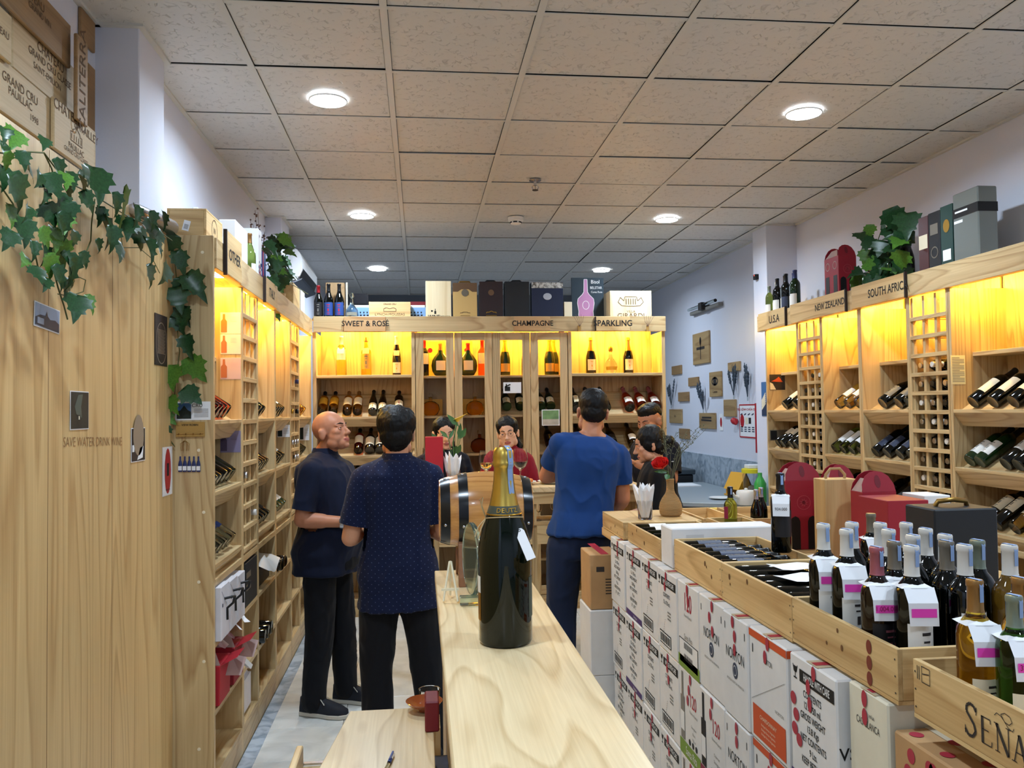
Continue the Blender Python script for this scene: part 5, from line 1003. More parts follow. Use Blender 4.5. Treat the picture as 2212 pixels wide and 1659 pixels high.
def leaf_flat(p, d, up, ln, wd, m, parent, name='leaf'):
    F = frame(d, up, p); MB().rings([[(-.001, 0, 0), (0, .001, 0), (.001, 0, 0)], [(-wd*.42, -.004, ln*.3), (0, .002, ln*.3), (wd*.42, -.004, ln*.3)], [(-wd*.5, -.003, ln*.5), (0, .003, ln*.52), (wd*.5, -.003, ln*.5)], [(-wd*.3, 0, ln*.8), (0, .003, ln*.8), (wd*.3, 0, ln*.8)], [(0, 0, ln), (.0005, .0, ln), (.001, 0, ln)]], False, False, F).build(name, m, parent, smooth=True)
s1 = vp+V((-.012, -.004, .215)); leaf_flat(s1, (-1, -.1, .12), (0, -.6, .8), .075, .026, 'leaf_green', t); leaf_flat(s1+V((0, 0, -.005)), (-.3, -.6, -.4), (0, -.6, .8), .05, .03, 'leaf_green', t)
random.seed(5)
for i in range(11):
    a = random.uniform(-.5, 1.1); l = random.uniform(.16, .3); tip = vp+V((.17*a+.02, random.uniform(-.03, .05), .16+l)); mid = vp+V((.06*a, 0, .16+l*.55))
    sp = MB().tube([vp+V((0, 0, .15)), mid, tip], [.0014, .0012, .0008], 5)
    for j in range(9):
        q = mid.lerp(tip, .1+.1*j); w_ = q+V((random.uniform(-.02, .02), random.uniform(-.02, .02), random.uniform(0, .018))); sp.tube([q, w_], .0007, 4).ell(w_, (.0028, .0028, .0028), 6, 4)
    sp.build('dried_spray', 'dry_stem', t, smooth=60)

# ---------------------------------------------------------------- gift boxes on the table
mat('gift_red', (150, 26, 42), .55); mat('gift_inner', (176, 148, 140), .7)
def carry_box(x0, x1, y0, y1, z0, h, label, open_=.3, windows=True):
    t = thing('bottle_carrier', ((x0+x1)/2, (y0+y1)/2, z0), label, 'gift box', 'red bottle carriers with handles')
    b_ = MB().box(x0, x1, y0, y1, z0, z0+h).build('body', 'gift_red', t, bev=.002)
    cy = (y0+y1)/2; w = (x1-x0)/2*.98; cx = (x0+x1)/2
    arc = [(-w, 0), (-w*.95, .03), (-w*.7, .062), (-w*.35, .078), (0, .082), (w*.35, .078), (w*.7, .062), (w*.95, .03), (w, 0)]
    for s, m in ((-1, 'gift_red'), (1, 'gift_inner')):
        T = M.Translation((cx, cy+s*(y1-y0)*.48, z0+h)) @ M.Rotation(-s*open_*(-1), 4, 'X') @ M.Rotation(pi/2, 4, 'X')
        fl_ = MB().prism(arc, -.001, .001, T).build('handle_flap', m if s < 0 else 'gift_red', t)
        sl = MB().add([(a*.012, .04+b*.026, .0018) for a, b in [(cos(q), sin(q)) for q in [2*pi*i/14 for i in range(14)]]], [list(range(14))], T).add([(a*.012, .04+b*.026, -.0018) for a, b in [(cos(q), sin(q)) for q in [2*pi*i/14 for i in range(14)]]], [list(range(14))], T); sl.build('hand_slot', 'burgundy_box', fl_)
    for s in (-1, 1): MB().add([(cx+s*w, cy-(y1-y0)*.42, z0+h), (cx+s*w, cy+(y1-y0)*.42, z0+h), (cx+s*(w*.62), cy+(y1-y0)*.2, z0+h+.05), (cx+s*(w*.62), cy-(y1-y0)*.2, z0+h+.05)], [[0, 1, 2, 3]]).build('top_flap', 'gift_inner', t)
    k = MB(); F = face((cx, y0, z0+h*.68), (1, 0, 0), (0, 0, 1)); line(k, [(.03*cos(2*pi*i/20), .03*sin(2*pi*i/20)) for i in range(21)], .003, F); line(k, [(.02*cos(2*pi*i/9*4), .02*sin(2*pi*i/9*4)) for i in range(10)], .002, F); k.build('emblem', 'emblem_red' if 'emblem_red' in MATS else mat('emblem_red', (176, 62, 70), .5), b_)
    k = MB()
    if windows:
        for u in (-.5, .5):
            F = face((cx+u*w, y0, z0+h*.24), (1, 0, 0), (0, 0, 1)); k.add([(a*.022, b, 0) for a, b in [(-1, -.07), (1, -.07), (1, .05), (.7, .066), (0, .074), (-.7, .066), (-1, .05)]], [list(range(7))], F)
        k.build('window', 'black', b_)
    return t
TZ = 1.0285
def tbx(px, Y): return at(px, 1100, Y=Y).x
carry_box(tbx(1698, 3.5), tbx(1765, 3.5)+.02, 3.5, 3.6, TZ, .30, 'red bottle carrier with round handle flaps, farthest left on the table')
carry_box(tbx(1757, 3.46)+.035, tbx(1815, 3.46)+.03, 3.38, 3.47, TZ, .295, 'red bottle carrier squeezed between the left carrier and the wooden box')
carry_box(tbx(1852, 3.1), tbx(1925, 3.1), 3.06, 3.15, TZ, .29, 'red bottle carrier with tall handle flap, right of the wooden box')
x0, x1 = tbx(1782, 3.24), tbx(1853, 3.24)
t = thing('wooden_gift_box', ((x0+x1)/2, 3.27, TZ), 'plain wooden bottle box with a rope handle between the red carriers', 'gift box')
MB().box(x0, x1, 3.235, 3.335, TZ, TZ+.325).build('body', 'pine_z', t, bev=.002); cx = (x0+x1)/2
MB().tube([(cx-.04, 3.285, TZ+.3255), (cx-.042, 3.285, TZ+.34), (cx-.02, 3.285, TZ+.365), (cx+.02, 3.285, TZ+.365), (cx+.042, 3.285, TZ+.34), (cx+.04, 3.285, TZ+.3255)], .006, 8).build('rope_handle', 'jute', t, smooth=60)
x0, x1 = tbx(1918, 2.8), tbx(1995, 2.8)
o = MB().box(x0, x1+.02, 2.8, 3.0, TZ, TZ+.285).build('gift_carton', 'gift_red', None, bev=.002); tag(o, 'flat-topped red carton in front of the white carton on the table', 'gift box')
o = MB().box(x1+.03, x1+.13, 2.84, 2.98, TZ, TZ+.295).build('gift_carton', 'carton_white', None, bev=.002); tag(o, 'white carton between the red carton and the black box', 'gift box')
x0, x1 = tbx(2018, 2.16), tbx(2155, 2.16)
t = thing('black_gift_box', ((x0+x1)/2, 2.2, TZ), 'matt black bottle case with a bronze handle on top', 'gift box')
MB().box(x0, x1, 2.16, 2.3, TZ, TZ+.335).build('body', 'case_black' if 'case_black' in MATS else mat('case_black', (28, 30, 34), .55), t, bev=.004); cx = (x0+x1)/2
MB().tube([(cx-.045, 2.23, TZ+.336), (cx-.04, 2.225, TZ+.35), (cx, 2.215, TZ+.355), (cx+.045, 2.225, TZ+.349), (cx+.05, 2.23, TZ+.336)], .007, 8).build('handle', 'bronze' if 'bronze' in MATS else mat('bronze', (150, 116, 60), .35, metal=1), t, smooth=60)
# ================================================================ LEFT PANEL WALL, IVY, PICTURES
PX = -1.03
pw = struct('wall_panel', MB().box(-1.25, PX, .2, 3.643, 0, 2.405), wood('panel_ash', 'z', (212, 182, 128), (174, 136, 86), ring=20, contrast=1.0, stretch=12))
k = MB()
for y in (1.9, 2.46, 2.95): k.box(PX-.0005, PX+.0004, y, y+.0022, 0, 2.4)
k.build('panel_seam', 'knot', pw)
k = MB(); text_mesh(k, 'SAVE WATER DRINK WINE', .042, face(at(205, 955, X=PX), (0, 1, 0), (0, -.0, 1)) @ M.Rotation(-.03, 4, 'Z'), sx=.95, bold=-.012); k.build('scratched_lettering', mat('scratch', (150, 104, 60), .8), pw)
def LW(x, y, Xp=PX): return at(x, y, X=Xp)
def wallcard(name, xl, yt, xr, yb, m, label, cat, Xp=PX, tilt=0, border='white', bw=.003, extra=None):
    # flat print on a surface facing +X; size from its left and right picture edges
    a, b = LW(xl, (yt+yb)/2, Xp), LW(xr, (yt+yb)/2, Xp); zt, zb_ = LW((xl+xr)/2, yt, Xp).z, LW((xl+xr)/2, yb, Xp).z
    w, h = b.y-a.y, zt-zb_; F = face((Xp, (a.y+b.y)/2, (zt+zb_)/2), (0, 1, 0), (0, 0, 1)) @ M.Rotation(tilt, 4, 'Z')
    o = MB().box(-w/2, w/2, -h/2, h/2, 0, .0012, F).build(name, border, None); tag(o, label, cat)
    k = MB(); rect(k, -w/2+bw, w/2-bw, -h/2+bw, h/2-bw, F, z=.0018); k.build('picture', m, o)
    if extra: extra(o, F @ M.Translation((0, 0, .0024)), w, h)
    return o
mat('sky_print', (150, 165, 190), .5); mat('dusk_print', (58, 56, 66), .5); mat('dark_print', (40, 46, 42), .5, var=.5); mat('brown_print', (56, 46, 42), .5, var=.4); mat('blue_print', (70, 110, 160), .5); mat('tree_print', (24, 36, 30), .5)
def castle(o, F, w, h):
    k = MB(); k.add([(-w*.47, -h*.42, 0), (w*.47, -h*.46, 0), (w*.46, -h*.1, 0), (w*.3, .0, 0), (w*.1, -h*.05, 0), (0, h*.06, 0), (-.04*w, h*.24, 0), (-.09*w, h*.05, 0), (-w*.3, h*.02, 0), (-w*.47, -h*.12, 0)], [list(range(10))], F); k.build('castle_silhouette', 'dusk_print', o)
    k = MB(); rect(k, -w*.4, -w*.15, -h*.35, -h*.1, F, z=.0004); k.build('castle_front', 'sky_print', o)
wallcard('photo_print', 72, 660, 127, 713, 'sky_print', 'small photo of a castle pinned on the wood panel under the ivy', 'photo', extra=castle, tilt=-.06)
def figure(o, F, w, h):
    k = MB(); k.add([(-w*.3, h*.1, 0), (-w*.1, h*.4, 0), (w*.15, h*.42, 0), (w*.05, h*.1, 0), (w*.1, -h*.2, 0), (-w*.2, -h*.1, 0)], [list(range(6))], F); k.build('pale_shape', mat('murk', (78, 92, 84), .5), o); k = MB(); rect(k, -w*.08, -w*.02, -h*.24, -h*.12, F); k.build('small_figure', 'cream', o)
wallcard('photo_print', 150, 845, 190, 928, 'dark_print', 'tall dark photo print with white border low on the wood panel', 'photo', extra=figure)
def cask(o, F, w, h):
    k = MB(); disc(k, (0, h*.28), w*.38, F, 20, sy=1.3); k.build('cask_end', mat('cask', (150, 132, 110), .5), o); k = MB(); k.add([(-w*.1, -h*.45, 0), (w*.3, -h*.4, 0), (w*.35, -h*.05, 0), (w*.1, -h*.1, 0)], [[0, 1, 2, 3]], F); k.add([(-w*.45, -h*.2, 0), (-w*.3, -h*.2, 0), (-w*.3, 0, 0), (-w*.45, .0, 0)], [[0, 1, 2, 3]], F); k.build('white_paper', 'white', o)
wallcard('photo_print', 282, 924, 312, 997, 'brown_print', 'photo of a cask and papers in a white border on the wood panel', 'photo', extra=cask)
def oval(o, F, w, h):
    k = MB(); line(k, [(w*.42*cos(2*pi*i/28), -h*.06+h*.4*sin(2*pi*i/28)) for i in range(29)], .004, F)
    for i in range(22): line(k, [(-w*.3, h*.2-i*h*.022), (w*.3*(1-.3*((i*7) % 3)/3), h*.2-i*h*.022)], .0022, F)
    k.build('print', 'cask' if 'cask' in MATS else 'cream', o)
wallcard('poster', 333, 680, 360, 790, 'brown_print', 'dark poster with an oval of small text near the panel corner', 'poster', border='brown_print', extra=oval)
def splash(o, F, w, h):
    k = MB(); disc(k, (0, 0), w*.32, F, 16, sy=2.2); k.build('red_splash', 'lab_red', o); k = MB(); rect(k, -w*.1, w*.1, -h*.1, h*.16, F, z=.0005); k.build('tiny_bottle', 'ink', o); k = MB(); text_mesh(k, 'Happy New Year', .012, F @ M.Translation((0, -h*.38, .0005)), sx=.7); k.build('lettering', 'ink', o)
wallcard('paper_bookmark', 350, 965, 371, 1070, 'paper', 'narrow white card with a red splash beside the panel corner', 'card', extra=splash)
# things on the end panel, facing the camera
EY = 3.645
def EP(x, y): return at(x, y, Y=EY)
def endcard(name, xl, yt, xr, yb, m, label, cat, th=.0012, bev=0):
    a, b = EP(xl, yt), EP(xr, yb); o = MB().box(a.x, b.x, EY-th, EY-.0001, b.z, a.z).build(name, m, None, bev=bev); tag(o, label, cat)
    return o, face(((a.x+b.x)/2, EY-th, (a.z+b.z)/2), (1, 0, 0), (0, 0, 1)), b.x-a.x, a.z-b.z
o, F, w, h = endcard('information_card', 379, 868, 455, 907, 'paper', 'white CRU card with a dark tree picture on the end panel', 'card')
k = MB(); rect(k, -w*.46, -w*.05, -h*.42, h*.42, F); k.build('picture', 'blue_print', o); k = MB(); k.add([(-w*.46, -h*.42, .0005), (-w*.05, -h*.42, .0005), (-w*.05, -h*.05, .0005), (-w*.15, h*.05, .0005), (-w*.25, h*.3, .0005), (-w*.36, h*.02, .0005), (-w*.46, -h*.02, .0005)], [list(range(7))], F); k.build('tree_picture', 'tree_print', o)
k = MB(); text_mesh(k, 'CRU', .02, F @ M.Translation((w*.12, h*.28, 0)), sx=1.1)
for i in range(7): line(k, [(.005, h*.1-i*h*.07), (w*.44, h*.1-i*h*.07)], .0012, F)
k.build('lettering', 'print_dark', o)
o, F, w, h = endcard('key_rack', 381, 912, 443, 943, 'gold_wood' if 'gold_wood' in MATS else mat('gold_wood', (176, 136, 70), .5), 'small wooden key rack with hooks on the end panel', 'key rack', .012, .001)
k = MB(); text_mesh(k, 'VIEW ROBIN', .012, F @ M.Translation((0, h*.3, 0)), bold=.01); k.build('lettering', 'ink', o)
MB().box(-w*.47, w*.47, -h*.3, -h*.22, 0, .003, F).build('ledge', 'gold_wood', o)
for i in range(4): MB().tube([F @ V((-w*.38+w*.25*i, -h*.3, .0)), F @ V((-w*.38+w*.25*i, -h*.34, .012)), F @ V((-w*.38+w*.25*i+.004, -h*.26, .016))], .0015, 6).build('hook', 'bronze', o)
lp = EP(402, 958); t = thing('wire_lantern_charm', (lp.x, EY-.016, lp.z-.03), 'tiny dark wire lantern hanging from the key rack', 'ornament')
lc = MB()
for i in range(6):
    a = 2*pi*i/6; lc.tube([(lp.x+.003*cos(a), EY-.016+.003*sin(a), lp.z+.012), (lp.x+.018*cos(a), EY-.019+.012*sin(a), lp.z), (lp.x+.015*cos(a), EY-.019+.01*sin(a), lp.z-.03)], .0012, 5)
lc.build('wire_cage', 'bronze', t); MB().tube([(lp.x, EY-.016, lp.z+.012), (lp.x, EY-.014, lp.z+.03)], .001, 5).build('loop', 'bronze', t)
for i in range(5):
    p = EP(390+9.8*i, 1019); F = M.Translation((p.x, EY-.004, p.z)); o = MB().lathe([(0, 0), (.0078, 0), (.0084, .003), (.0084, .03), (.006, .042), (.0035, .048), (.0033, .064), (0, .065)], 12, F, sy=.4).build('bottle_magnet', 'cap_blue', None, smooth=50); tag(o, 'tiny bottle-shaped magnet in the row of five on the end panel'+nth(i, 5), 'magnet', 'row of five bottle magnets')
    MB().box(-.0075, .0075, -.0042, -.0036, .006, .024, F).build('label', 'white', o)
# ---- lids of wine crates fixed on the wall above
wood('lid_wood', 'y', (206, 182, 140), (170, 140, 98), ring=9, rough=.6, contrast=.7); wood('lid_brown', 'y', (168, 134, 92), (126, 94, 58), ring=9, rough=.6, contrast=.7); mat('brand', (104, 78, 54), .8)
def lid(xl, xr, yt, yb, label, off, m='lid_wood', txt=None, vert=False):
    Xp = -1.236 + off; a, b = at(xl, (yt+yb)/2, X=Xp), at(xr, (yt+yb)/2, X=Xp); zt, zb_ = at(xr, yt, X=Xp).z, at(xr, yb, X=Xp).z
    b.y = min(b.y, 3.385)
    o = MB().box(Xp-.0135, Xp, a.y, b.y, zb_, zt).build('wooden_plaque', m, None, bev=.003); tag(o, label, 'plaque', 'wine crate lids on the left wall')
    F = face((Xp, (a.y+b.y)/2, (zt+zb_)/2), (0, 1, 0), (0, 0, 1)); w, h = b.y-a.y, zt-zb_; k = MB()
    for (s, u, v, sz) in txt or []: text_mesh(k, s, sz, F @ M.Translation((u*w, v*h, 0)) @ (M.Rotation(pi/2, 4, 'Z') if vert else M.Identity(4)))
    if txt and len(txt) > 3:   # small engraved chateau
        c = F @ M.Translation((0, .02*h, 0)); line(k, [(-.05, -.02), (-.05, .012), (-.03, .012), (-.03, .022), (0, .035), (.03, .022), (.03, .012), (.05, .012), (.05, -.02), (-.05, -.02)], .003, c)
        for q in range(5): line(k, [(-.04+.02*q, -.015), (-.04+.02*q, .006)], .004, c)
    if k.v: k.build('brand_mark', 'brand', o)
lid(-40, 153, 55, 149, 'brown crate lid at the top left of the lid wall', .018, 'lid_brown', [('CHATEAU', 0, .2, .04), ('GRAND VIN', .1, 0, .03)])
lid(27, 166, 152, 262, 'large pale crate lid in the middle of the lid wall', .0, 'lid_wood', [('CHATEAU', .05, .25, .045), ('GRAND CRU CLASSE', .05, .05, .035), ('SAINT-EMILION', 0, -.15, .03)])
lid(-40, 114, 218, 320, 'pale crate lid wrapped in shiny film at the lower left', .018, 'lid_wood', [('GRAND CRU', 0, .2, .04), ('PAUILLAC', 0, 0, .035), ('1998', .2, -.2, .03)])
lid(117, 207, 285, 384, 'crate lid branded CHATEAU BATAILLEY with an engraved house', .034, 'lid_wood', [('CHATEAU', -.2, .38, .05), ('BATAILLEY', .25, .3, .045), ('PAUILLAC', 0, -.22, .03), ('GRAND CRU CLASSE', 0, -.34, .022)])
lid(167, 190, 96, 276, 'narrow upright crate lid branded CALITERRA', .052, 'lid_brown', [('CALITERRA', 0, 0, .075)], True)
lid(176, 206, 50, 116, 'small dark crate lid beside the ceiling corner', .0, 'lid_brown'); lid(191, 206, 150, 290, 'narrow brown crate lid behind the CALITERRA lid', .0, 'lid_brown')
lid(-40, 26, 36, 140, 'short pale crate lid at the left picture edge', .034, 'lid_wood', [('CHATEAU', 0, 0, .03)])
lid(-40, 62, 290, 345, 'pale crate lid partly behind the ivy at the left edge', .0, 'lid_wood', [('GRAND VIN', 0, 0, .03)]); lid(64, 116, 312, 390, 'pale crate lid under the film-wrapped lid, behind the ivy', .0, 'lid_wood'); 
# ---- ivy
mat('ivy', (34, 68, 36), .35, var=.35); mat('ivy_light', (76, 120, 40), .4, var=.3); mat('ivy_vein', (96, 120, 66), .6); mat('ivy_stem', (86, 92, 50), .7)
def leaf_mesh(name, m, fold, curl, sc=(1, 1)):
    # five-lobed leaf: outline in (u, v), folded along the midrib, tip bent
    half = [(0, -.05), (.12, -.14), (.3, -.2), (.36, -.06), (.52, -.04), (.46, .12), (.56, .3), (.36, .34), (.3, .46), (.34, .6), (.18, .62), (.12, .8), (0, 1.0)]
    vs, fs = [], []
    rows = []
    for i, (u, v) in enumerate(half):
        z = abs(u)*fold - curl*max(0, v-.3)**2 + .03*sin(9*v+4*u)
        rows.append(((u*sc[0], v*sc[1], z), (-u*sc[0], v*sc[1], z), (0, v*sc[1] if i else -.05, -curl*max(0, v-.3)**2)))
    for r in rows: vs += list(r)
    for i in range(len(rows)-1):
        a, b = 3*i, 3*i+3; fs += [[a, b, b+2, a+2], [a+1, a+2, b+2, b+1]]
    mb = MB(); mb.add(vs, fs); return mb.mesh(name, m, smooth=True)
LM = [leaf_mesh('leaf', 'ivy', .25, .4), leaf_mesh('leaf', 'ivy', -.2, .25, (1.1, .9)), leaf_mesh('leaf', 'ivy_light', .2, .3), leaf_mesh('leaf', 'ivy', .45, .6, (.8, 1))]
def leaf(parent, p, s, dirn, nrm, kind=None):
    o = bpy.data.objects.new('leaf', LM[kind if kind is not None else random.choice((0, 0, 1, 2, 3, 3))]); C.objects.link(o)
    y = V(dirn).normalized(); z = V(nrm); z = (z - y*z.dot(y)).normalized(); x = y.cross(z)
    m = M((x, y, z)).transposed().to_4x4(); m.translation = V(p); o.matrix_basis = m @ M.Scale(s, 4); par(o, parent); return o
iv = thing('ivy_garland', (-1.0, 3.0, 2.3), 'artificial ivy garland trailing over the wood panel and down its corner', 'ivy')
random.seed(21)
A_ = [(33, 312, 42), (95, 316, 26), (4, 330, 34), (14, 352, 30), (65, 377, 34), (6, 390, 40), (28, 421, 58), (117, 377, 40), (111, 408, 44), (139, 396, 30), (127, 453, 46), (149, 462, 34), (171, 405, 40), (203, 408, 60), (47, 506, 46), (133, 494, 40),
      (23, 526, 36), (127, 495, 44), (116, 522, 40), (127, 561, 52), (93, 553, 34), (81, 600, 34), (147, 592, 54), (116, 607, 40), (147, 627, 32), (54, 571, 26), (220, 503, 50), (208, 538, 26), (177, 565, 26), (266, 465, 74), (270, 499, 40), (262, 553, 38), (314, 546, 42), (332, 507, 40), (345, 520, 34),
      (320, 600, 36), (359, 600, 40), (166, 673, 46), (189, 661, 30), (238, 520, 40), (290, 470, 36), (60, 470, 34), (95, 430, 30), (160, 520, 28), (300, 520, 40), (352, 480, 30), (105, 470, 40), (140, 430, 36), (90, 520, 34), (105, 580, 40), (135, 575, 36), (70, 545, 30), (160, 610, 30), (20, 470, 36), (45, 350, 30), (10, 300, 30), (180, 440, 34), (215, 470, 30), (245, 445, 36), (285, 500, 34), (325, 480, 30), (150, 395, 30), (85, 395, 32), (100, 620, 26), (190, 385, 34), (340, 545, 28)]
for x, y, s in A_:
    off = random.uniform(.06, .11); p = at(x, y, X=PX+off); sz = s*p.y/FPX*1.25
    leaf(iv, p+V((0, 0, sz*.45)), sz, (random.gauss(.2, .15), random.gauss(0, .5), -1), (1, random.gauss(-.35, .35), random.gauss(.25, .2)), 2 if (x, y) in ((266, 465), (33, 312), (133, 494), (127, 561)) else None)
B_ = [(374, 534, 38), (382, 573, 40), (409, 630, 52), (380, 654, 44), (401, 696, 44), (374, 708, 34), (405, 754, 40), (413, 806, 46), (374, 820, 40), (403, 866, 40), (370, 881, 32), (349, 908, 34), (388, 622, 30), (395, 690, 30), (358, 935, 24)]
for x, y, s in B_:
    off = random.uniform(.03, .08); p = at(x, y, Y=EY-off); sz = s*p.y/FPX*1.2
    leaf(iv, p+V((0, 0, sz*.45)), sz, (random.gauss(.2, .5), random.gauss(0, .2), -1), (random.gauss(0, .35), -1, random.gauss(.4, .3)))
def vine(pts, Xp=None, Yp=None, r=.0022):
    P = [at(x, y, X=Xp) if Xp else at(x, y, Y=Yp) for x, y in pts]; MB().tube(P, r, 6).build('stem', 'ivy_stem', iv, smooth=60)
vine([(0, 330), (30, 335), (60, 328), (95, 330), (112, 365), (125, 420), (130, 470), (120, 520), (110, 560), (125, 620), (138, 660), (146, 690)], Xp=PX+.03)
vine([(0, 400), (28, 440), (40, 480), (60, 500), (75, 545), (85, 590)], Xp=PX+.03); vine([(95, 330), (140, 390), (200, 420), (232, 440), (280, 470), (330, 490), (372, 520)], Xp=PX+.04); vine([(205, 430), (198, 480), (196, 520), (180, 560), (150, 580)], Xp=PX+.03)
vine([(150, 590), (185, 605), (180, 630), (150, 640), (125, 635)], Xp=PX+.05, r=.0015); vine([(260, 500), (265, 535), (300, 535), (330, 560), (345, 590)], Xp=PX+.03, r=.0015)
vine([(372, 520), (378, 570), (385, 640), (382, 700), (388, 760), (380, 820), (376, 870), (365, 910), (350, 935), (378, 965), (358, 935)], Yp=EY-.02)
# chrome spotlight lamp lying at the ledge end
t = thing('clip_spotlight', (PX-.05, 3.25, 2.406), 'chrome bullet spotlight lying on the panel ledge behind the ivy', 'spotlight')
p0, p1 = at(285, 458, X=PX+.012), at(368, 498, X=PX+.012); ax = (p1-p0); T = frame(ax, (0, 0, 1), p0+V((.0, 0, .012))); l_ = ax.length
MB().lathe([(0, 0), (.018, .004), (.026, .03), (.03, l_*.5), (.034, l_*.85), (.034, l_), (.03, l_), (.028, l_*.9), (0, l_*.88)], 20, T).build('shade', 'steel', t, smooth=45)
MB().tube([T @ V((0, .02, l_*.4)), T @ V((0, .06, l_*.4)), V((PX-.02, p0.y+.1, 2.41))], .004, 6).build('bracket', 'steel', t, smooth=50)

# ================================================================ THINGS ON TOP OF THE LEFT SHELVES
ZL = 2.3955
t, s_, F = crate(-1.06, LF-.03, 3.667, 3.96, ZL, 2.52, 'wooden wine box with a round emblem on the near end of the left shelves', lid=True, knots=0)
F2 = face((LF-.03, 3.81, 2.46), (0, 1, 0), (0, 0, 1)); k = MB(); line(k, [(.05*cos(2*pi*i/24), .05*sin(2*pi*i/24)) for i in range(25)], .004, F2); text_mesh(k, 'W', .04, F2); k.build('emblem', 'brand', t)
k = MB(); F = face((-.98, 3.667, 2.455), (1, 0, 0), (0, 0, 1)) @ M.Rotation(-.25, 4, 'Z'); rect(k, -.014, .014, -.022, .022, F); st_ = k.build('sticker', 'paper', t); k = MB()
for i in range(7): rect(k, -.009, .009, -.014+.003*i, -.0128+.003*i, F, z=.0006)
k.build('barcode', 'ink', st_)
def lx(px, X): return at(px, 560, X=X).y
gl = 'bottles on top of the left shelves'
for i, (px, cap, g) in enumerate(((496, 'cap_black', 'glass_dark'), (508, 'cap_black', 'glass_green'), (518, 'cap_black', 'glass_green'), (528, 'cap_blue', 'glass_dark'), (537, 'cap_gold', 'white_wine'))):
    stand(W(cap, 'lab_white', None, g), (-1.06, lx(px, -1.06), ZL), ('%s bottle in the row behind the white carton on the left shelves' % ORD[i]), gl, turn=pi/2, sc=(1.02, .98, .94, .92, .98, .95)[i])
o = MB().box(-.97, -.89, lx(512, -.89)-.03, lx(535, -.89), ZL, ZL+.21).build('white_carton', 'white', None, bev=.003); tag(o, 'blank white carton on top of the left shelves', 'box')
stand(B('burgundy', 'pale_green_glass', 'cap_gold', 'lab_white', (.03, .1)), (-.93, lx(541, -.93)-.025, ZL), 'yellow-green bottle right of the blank white carton on the left shelves', gl, turn=pi/2, sc=.85)
y0 = lx(556, -.9); o = MB().box(-.99, -.895, y0, y0+.1, ZL, ZL+.3).build('printed_carton', 'white', None, bev=.002); tag(o, 'white carton with blue and red pattern on top of the left shelves', 'box')
k = MB(); F = face((-.895, y0+.05, ZL+.07), (0, 1, 0), (0, 0, 1)); rnd = random.Random(4)
for i in range(26): disc(k, (rnd.uniform(-.04, .04), rnd.uniform(-.05, .05)), .008, F, 8)
k.build('pattern', 'lab_blue', o); k = MB()
for i in range(12): disc(k, (rnd.uniform(-.035, .035), rnd.uniform(-.045, .05)), .006, F, 8, z=.0005)
k.build('pattern', 'lab_red', o); k = MB(); disc(k, (-.02, .19), .009, F, 12); k.build('logo', 'lab_navy', o)
y0 += .16; o = MB().box(-.985, -.9, y0, y0+.1, ZL, ZL+.2).build('printed_carton', 'lab_blue', None, bev=.002); tag(o, 'blue and white box with a red edge on top of the left shelves', 'box'); MB().box(-.9, -.8985, y0, y0+.022, ZL, ZL+.2).build('red_edge', 'lab_red', o)
t = thing('potted_ivy', (-.95, lx(600, -.95), ZL), 'bushy green artificial ivy on top of the left shelves beside the ITALY sign', 'plant'); random.seed(8)
MB().lathe([(0, 0), (.05, 0), (.06, .08), (.055, .08), (0, .06)], 18, M.Translation((-.97, lx(598, -.97), ZL))).build('pot', 'jute', t, smooth=50)
for i in range(46):
    px, py = random.gauss(598, 15), random.gauss(575, 32); p = at(min(px, 618), max(py, 515), X=-.95+random.uniform(-.07, .08)); leaf(t, p, random.uniform(.07, .12), (random.gauss(.3, .5), random.gauss(-.2, .5), random.gauss(-.3, .6)), (1, -1, .6))
for i in range(6): b0 = V((-.97, lx(598, -.97), ZL+.07)); MB().tube([b0, b0+V((random.gauss(.02, .04), random.gauss(0, .1), .1)), b0+V((random.gauss(.04, .06), random.gauss(0, .25), random.uniform(.05, .3)))], .003, 5).build('stem', 'ivy_stem', t)
mat('dried', (120, 92, 84), .9)
dp = V((-1.03, lx(566, -1.03), ZL)); t = thing('dried_flowers', dp, 'brown dried flower bunch above the ivy on the left shelves', 'dried flowers')
MB().lathe([(0, 0), (.03, 0), (.035, .12), (.03, .12), (0, .1)], 14, M.Translation(dp)).build('jar', 'glass_dark', t, smooth=50)
for i in range(16):
    tip = dp+V((random.gauss(-.02, .03), random.gauss(-.04, .09), random.uniform(.38, .6))); m_ = MB().tube([dp+V((0, 0, .08)), dp.lerp(tip, .6)+V((0, 0, .02)), tip], .0016, 4)
    for j in range(12): q = dp.lerp(tip, .55+.04*j); m_.ell(q+V((random.gauss(0, .012), random.gauss(0, .02), random.gauss(0, .012))), (.006, .007, .006), 6, 4)
    m_.build('dried_stalk', 'dried', t)
y0 = lx(630, -.9); o = MB().box(-1.0, -.89, y0, y0+.32, ZL, ZL+.19).build('wooden_box', 'pine_y', None, bev=.002); tag(o, 'small plain wooden box on the left shelves right of the ivy', 'box')
for i, px in enumerate((638, 644, 650)): stand(W('cap_black', 'lab_white', None, ('glass_dark', 'clear_spirit', 'glass_green')[i]), (-.992, 6.43+.1*i, ZL), ORD[i]+' bottle under the air conditioner on the left shelves', gl, turn=pi/2, sc=1.15)
y0 = lx(648, -.9); o = MB().box(-.94, -.893, y0, y0+.2, ZL, ZL+.2).build('white_carton', 'white', None, bev=.003); tag(o, 'white carton in the corner under the air conditioner', 'box')
y0 = 6.7; o = MB().box(-.99, -.92, y0, y0+.14, ZL, ZL+.17).build('printed_carton', 'lab_blue', None, bev=.003); tag(o, 'small blue carton at the corner of the left and back shelves', 'box')
